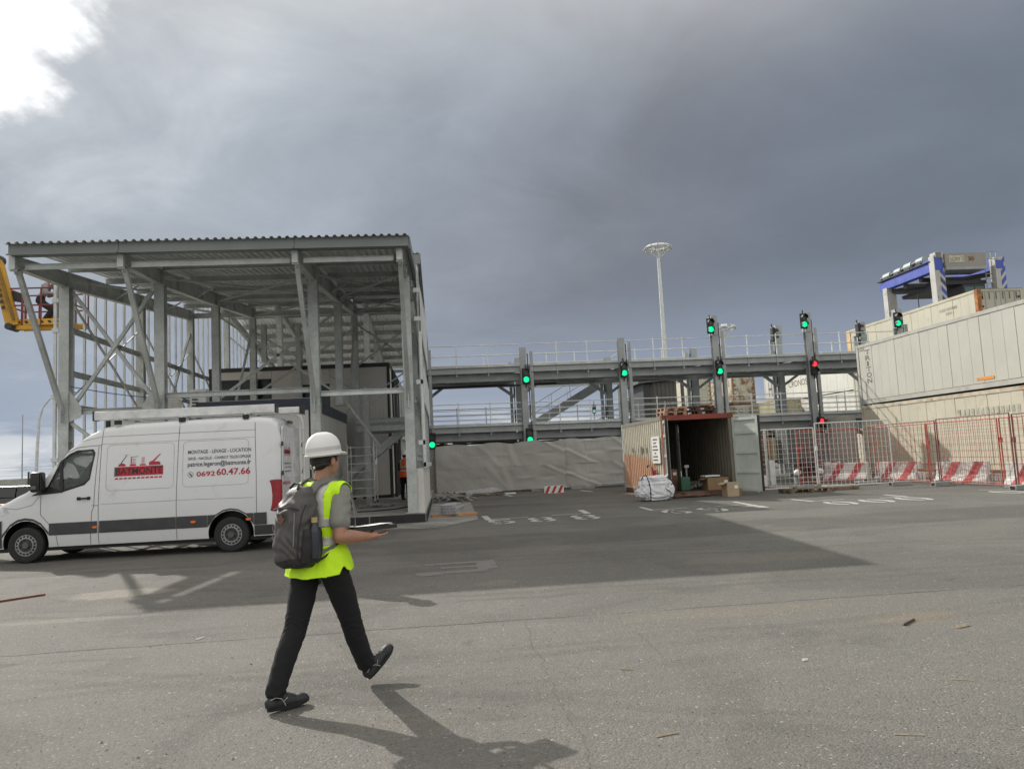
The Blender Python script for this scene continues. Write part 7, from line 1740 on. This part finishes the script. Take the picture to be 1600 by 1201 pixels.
# side pocket (dark mesh) on the right, seams, zips
sh = [('l', [(V((.135, -.262, .97)), .030, .080, 3), (V((.150, -.262, 1.05)), .036, .085, 3), (V((.150, -.258, 1.16)), .034, .080, 3), (V((.146, -.255, 1.20)), .026, .072, 3)])]
part('side_pocket', orgmesh(sh, .008, 3, lambda co: .003*noise.noise(co*20)), BPD, bp)
def seam(pts, r=.0035, m=BPD, nm='seam', par=None): MB().tube(pts, r, 5).build(nm, m, par or bb)
seam([(.152, -.31, 1.36), (.150, -.345, 1.30), (.142, -.372, 1.18), (.135, -.378, 1.04), (.128, -.366, .99)], .005, BPD, 'zip'); seam([(-.12, -.35, 1.33), (-.05, -.372, 1.345), (.04, -.372, 1.345), (.12, -.345, 1.33)], .005, BPD, 'zip')
seam([(.10, -.365, 1.31), (.112, -.383, 1.20), (.108, -.388, 1.09)], .004, mat('zip_grey', (.2,.2,.2), .4), 'zip')
seam([(.04, -.28, 1.465), (.02, -.25, 1.50), (-.03, -.24, 1.505), (-.06, -.26, 1.47)], .008, BPD, 'haul_loop')
for (z0, z1, y0) in ((1.40, 1.33, -.30), (1.36, 1.27, -.33)): seam([(-.09, y0+.02, z0), (0, y0-.03, z1+.03), (.10, y0+.0, z0-.01)], .004, mat('cord_grey', (.22,.22,.21), .6), 'cord')
MB().obox((-.02, -.377, 1.265), (.052, .006, .052), Matrix.Rotation(R(45), 3, 'Y') ).build('leather_patch', mat('leather', (.14,.075,.05), .8), bb)
for k, (x, z_) in enumerate(((-.165, 1.20), (-.17, 1.14), (-.165, 1.08), (-.16, .985))):
    seam([(x-.022*math.cos(a)-.01, -.30, z_+.026*math.sin(a)) for a in [2*math.pi*i/10 for i in range(11)]], .003, mat('cord_grey', (.22,.22,.21), .6), 'cord_loop')
# shoulder straps
for s_ in (1, -1):
    pts = [(s_*.075, -.20, 1.435), (s_*.085, -.135, 1.492), (s_*.098, -.06, 1.512), (s_*.108, .02, 1.500), (s_*.118, .095, 1.455), (s_*.128, .142, 1.37), (s_*.150, .150, 1.25), (s_*.182, .115, 1.17), (s_*.198, .02, 1.115), (s_*.185, -.10, 1.06), (s_*.150, -.20, 1.02)]
    dn = []; 
    for i in range(len(pts)-1):
        for k in range(4): dn.append(V(pts[i]).lerp(V(pts[i+1]), k/4))
    dn.append(V(pts[-1])); b = MB(); vs = []; cen = V((0, -.01, 1.28)); n = len(dn)
    for i, p in enumerate(dn):
        d = (dn[min(i+1, n-1)]-dn[max(i-1, 0)]).normalized(); out_ = (p-V((0, -.02, min(1.36, p.z)))).normalized(); sd_ = d.cross(out_).normalized(); w_ = .031 if i < 24 else .012; th = .011 if i < 24 else .004
        for a, c_ in ((-w_, 0), (w_, 0), (w_*.9, th), (-w_*.9, th)): vs.append(p+sd_*a+out_*c_)
    b.add(vs, [(i*4+k, i*4+(k+1) % 4, (i+1)*4+(k+1) % 4, (i+1)*4+k) for i in range(n-1) for k in range(4)]+[(0,1,2,3), tuple(range((n-1)*4, n*4))])
    b.build('shoulder_strap', mat('strap_grey', (.15,.145,.14), .7), bp, smooth=60)
seam([(.192, -.05, 1.09), (.17, -.16, 1.00), (.14, -.22, .965)], .007, BPD, 'webbing', bp)
bt = ml('water_bottle', 'dark grey steel water bottle with pale wooden cap in the backpack\'s side pocket', 'bottle', fwd=.035)
bx_, by_ = .178, -.262
b = MB(); prof = [(.0, 1.0), (.031, 1.0), (.034, 1.02), (.034, 1.17), (.030, 1.20), (.019, 1.225), (.018, 1.24), (0, 1.24)]; n = 24; vs = []
for r_, z_ in prof:
    for i in range(n): vs.append((bx_+r_*math.cos(2*math.pi*i/n), by_+r_*math.sin(2*math.pi*i/n), z_))
b.add(vs, [(i*n+k, i*n+(k+1) % n, (i+1)*n+(k+1) % n, (i+1)*n+k) for i in range(len(prof)-1) for k in range(n)]); b.build('flask', mat('bottle_grey', (.055,.06,.075), .3, .5, .1, 4), bt, smooth=50)
MB().cyl((bx_, by_, 1.238), (bx_, by_, 1.272), .021, 20).build('cap', mat('bamboo_cap', (.42,.33,.14), .5), bt, smooth=True)
# ---- other people
def stand(arms='down', bend=0, crouch=0):
    J = dict(pelvis=(0, 0, .96), chest=(0, .01+bend*.10, 1.29), neck=(0, .02+bend*.22, 1.50), head=(0, .06+bend*.30, 1.635-bend*.03), shR=(.18, .02+bend*.18, 1.41), shL=(-.18, .02+bend*.18, 1.41),
             hipR=(.09, 0, .91), hipL=(-.09, 0, .91), knR=(.10, .02, .50), knL=(-.10, .01, .50), anR=(.11, -.02, .095), anL=(-.11, -.02, .095), footR=(0, -8), footL=(0, 8))
    CR = crouch
    if arms == 'down': J.update(elR=(.24, -.02, 1.12), wrR=(.24, .06, .87), elL=(-.24, -.02, 1.12), wrL=(-.24, .06, .87))
    elif arms == 'front': J.update(elR=(.24, .04+bend*.1, 1.13), wrR=(.12, .28+bend*.1, 1.15), elL=(-.24, .04+bend*.1, 1.13), wrL=(-.12, .28+bend*.1, 1.15))
    elif arms == 'up': J.update(elR=(.26, .16, 1.28), wrR=(.18, .36, 1.42), elL=(-.26, .16, 1.28), wrL=(-.18, .36, 1.40))
    if CR:
        for k_ in ('pelvis', 'chest', 'neck', 'head', 'shR', 'shL', 'elR', 'elL', 'wrR', 'wrL', 'hipR', 'hipL'): x, y, z_ = J[k_]; J[k_] = (x, y-.08*(k_[:3] == 'hip' or k_ == 'pelvis'), z_-CR)
        for k_ in ('knR', 'knL'): x, y, z_ = J[k_]; J[k_] = (x*1.2, y+.24, z_-.04)
    return J
ORV = mat('fluorescent_orange', (.75, .10, .02), .6, 0, .05, 5)
human('person', 'worker in white helmet and orange hi-vis vest standing half hidden behind the building\'s corner column', (-1.42, 29.0, .28), -R(20), stand('front'), -10, detail=.45, vest=ORV, top=mat('dark_sleeve', (.06,.05,.05), .9), sleeves='long', pants=DENIM)
human('person', 'person hidden behind the walking man whose long shadow falls to the right of him', (-1.735, 11.0, 0), -R(20), stand('down', 0, .07), 0, detail=.45, vest=None, top=mat('dark_sleeve', (.06,.05,.05), .9), sleeves='long')
OVER = mat('dusty_overall', (.16, .12, .125), .9, 0, .15, 6); SHG = mat('mauve_grey_shirt', (.34, .31, .33), .9, 0, .1, 6)
human('person', 'worker in mauve grey shirt standing in the lift basket, leaning forward', (-11.95, 24.33, 6.34), -R(75), stand('front', .35, .16), 0, detail=.45, vest=None, top=SHG, sleeves='long', pants=mat('dark_trousers', (.03,.028,.03), .9), hat=mat('worn_hat', (.20,.18,.18), .6))
human('person', 'worker in dark brown overalls beside the grey-shirted one in the lift basket', (-11.55, 24.45, 6.34), R(60), stand('up', .15, .16), 0, detail=.45, vest=None, top=OVER, sleeves='long', pants=OVER, hat=mat('maroon_hat', (.12,.05,.05), .6))
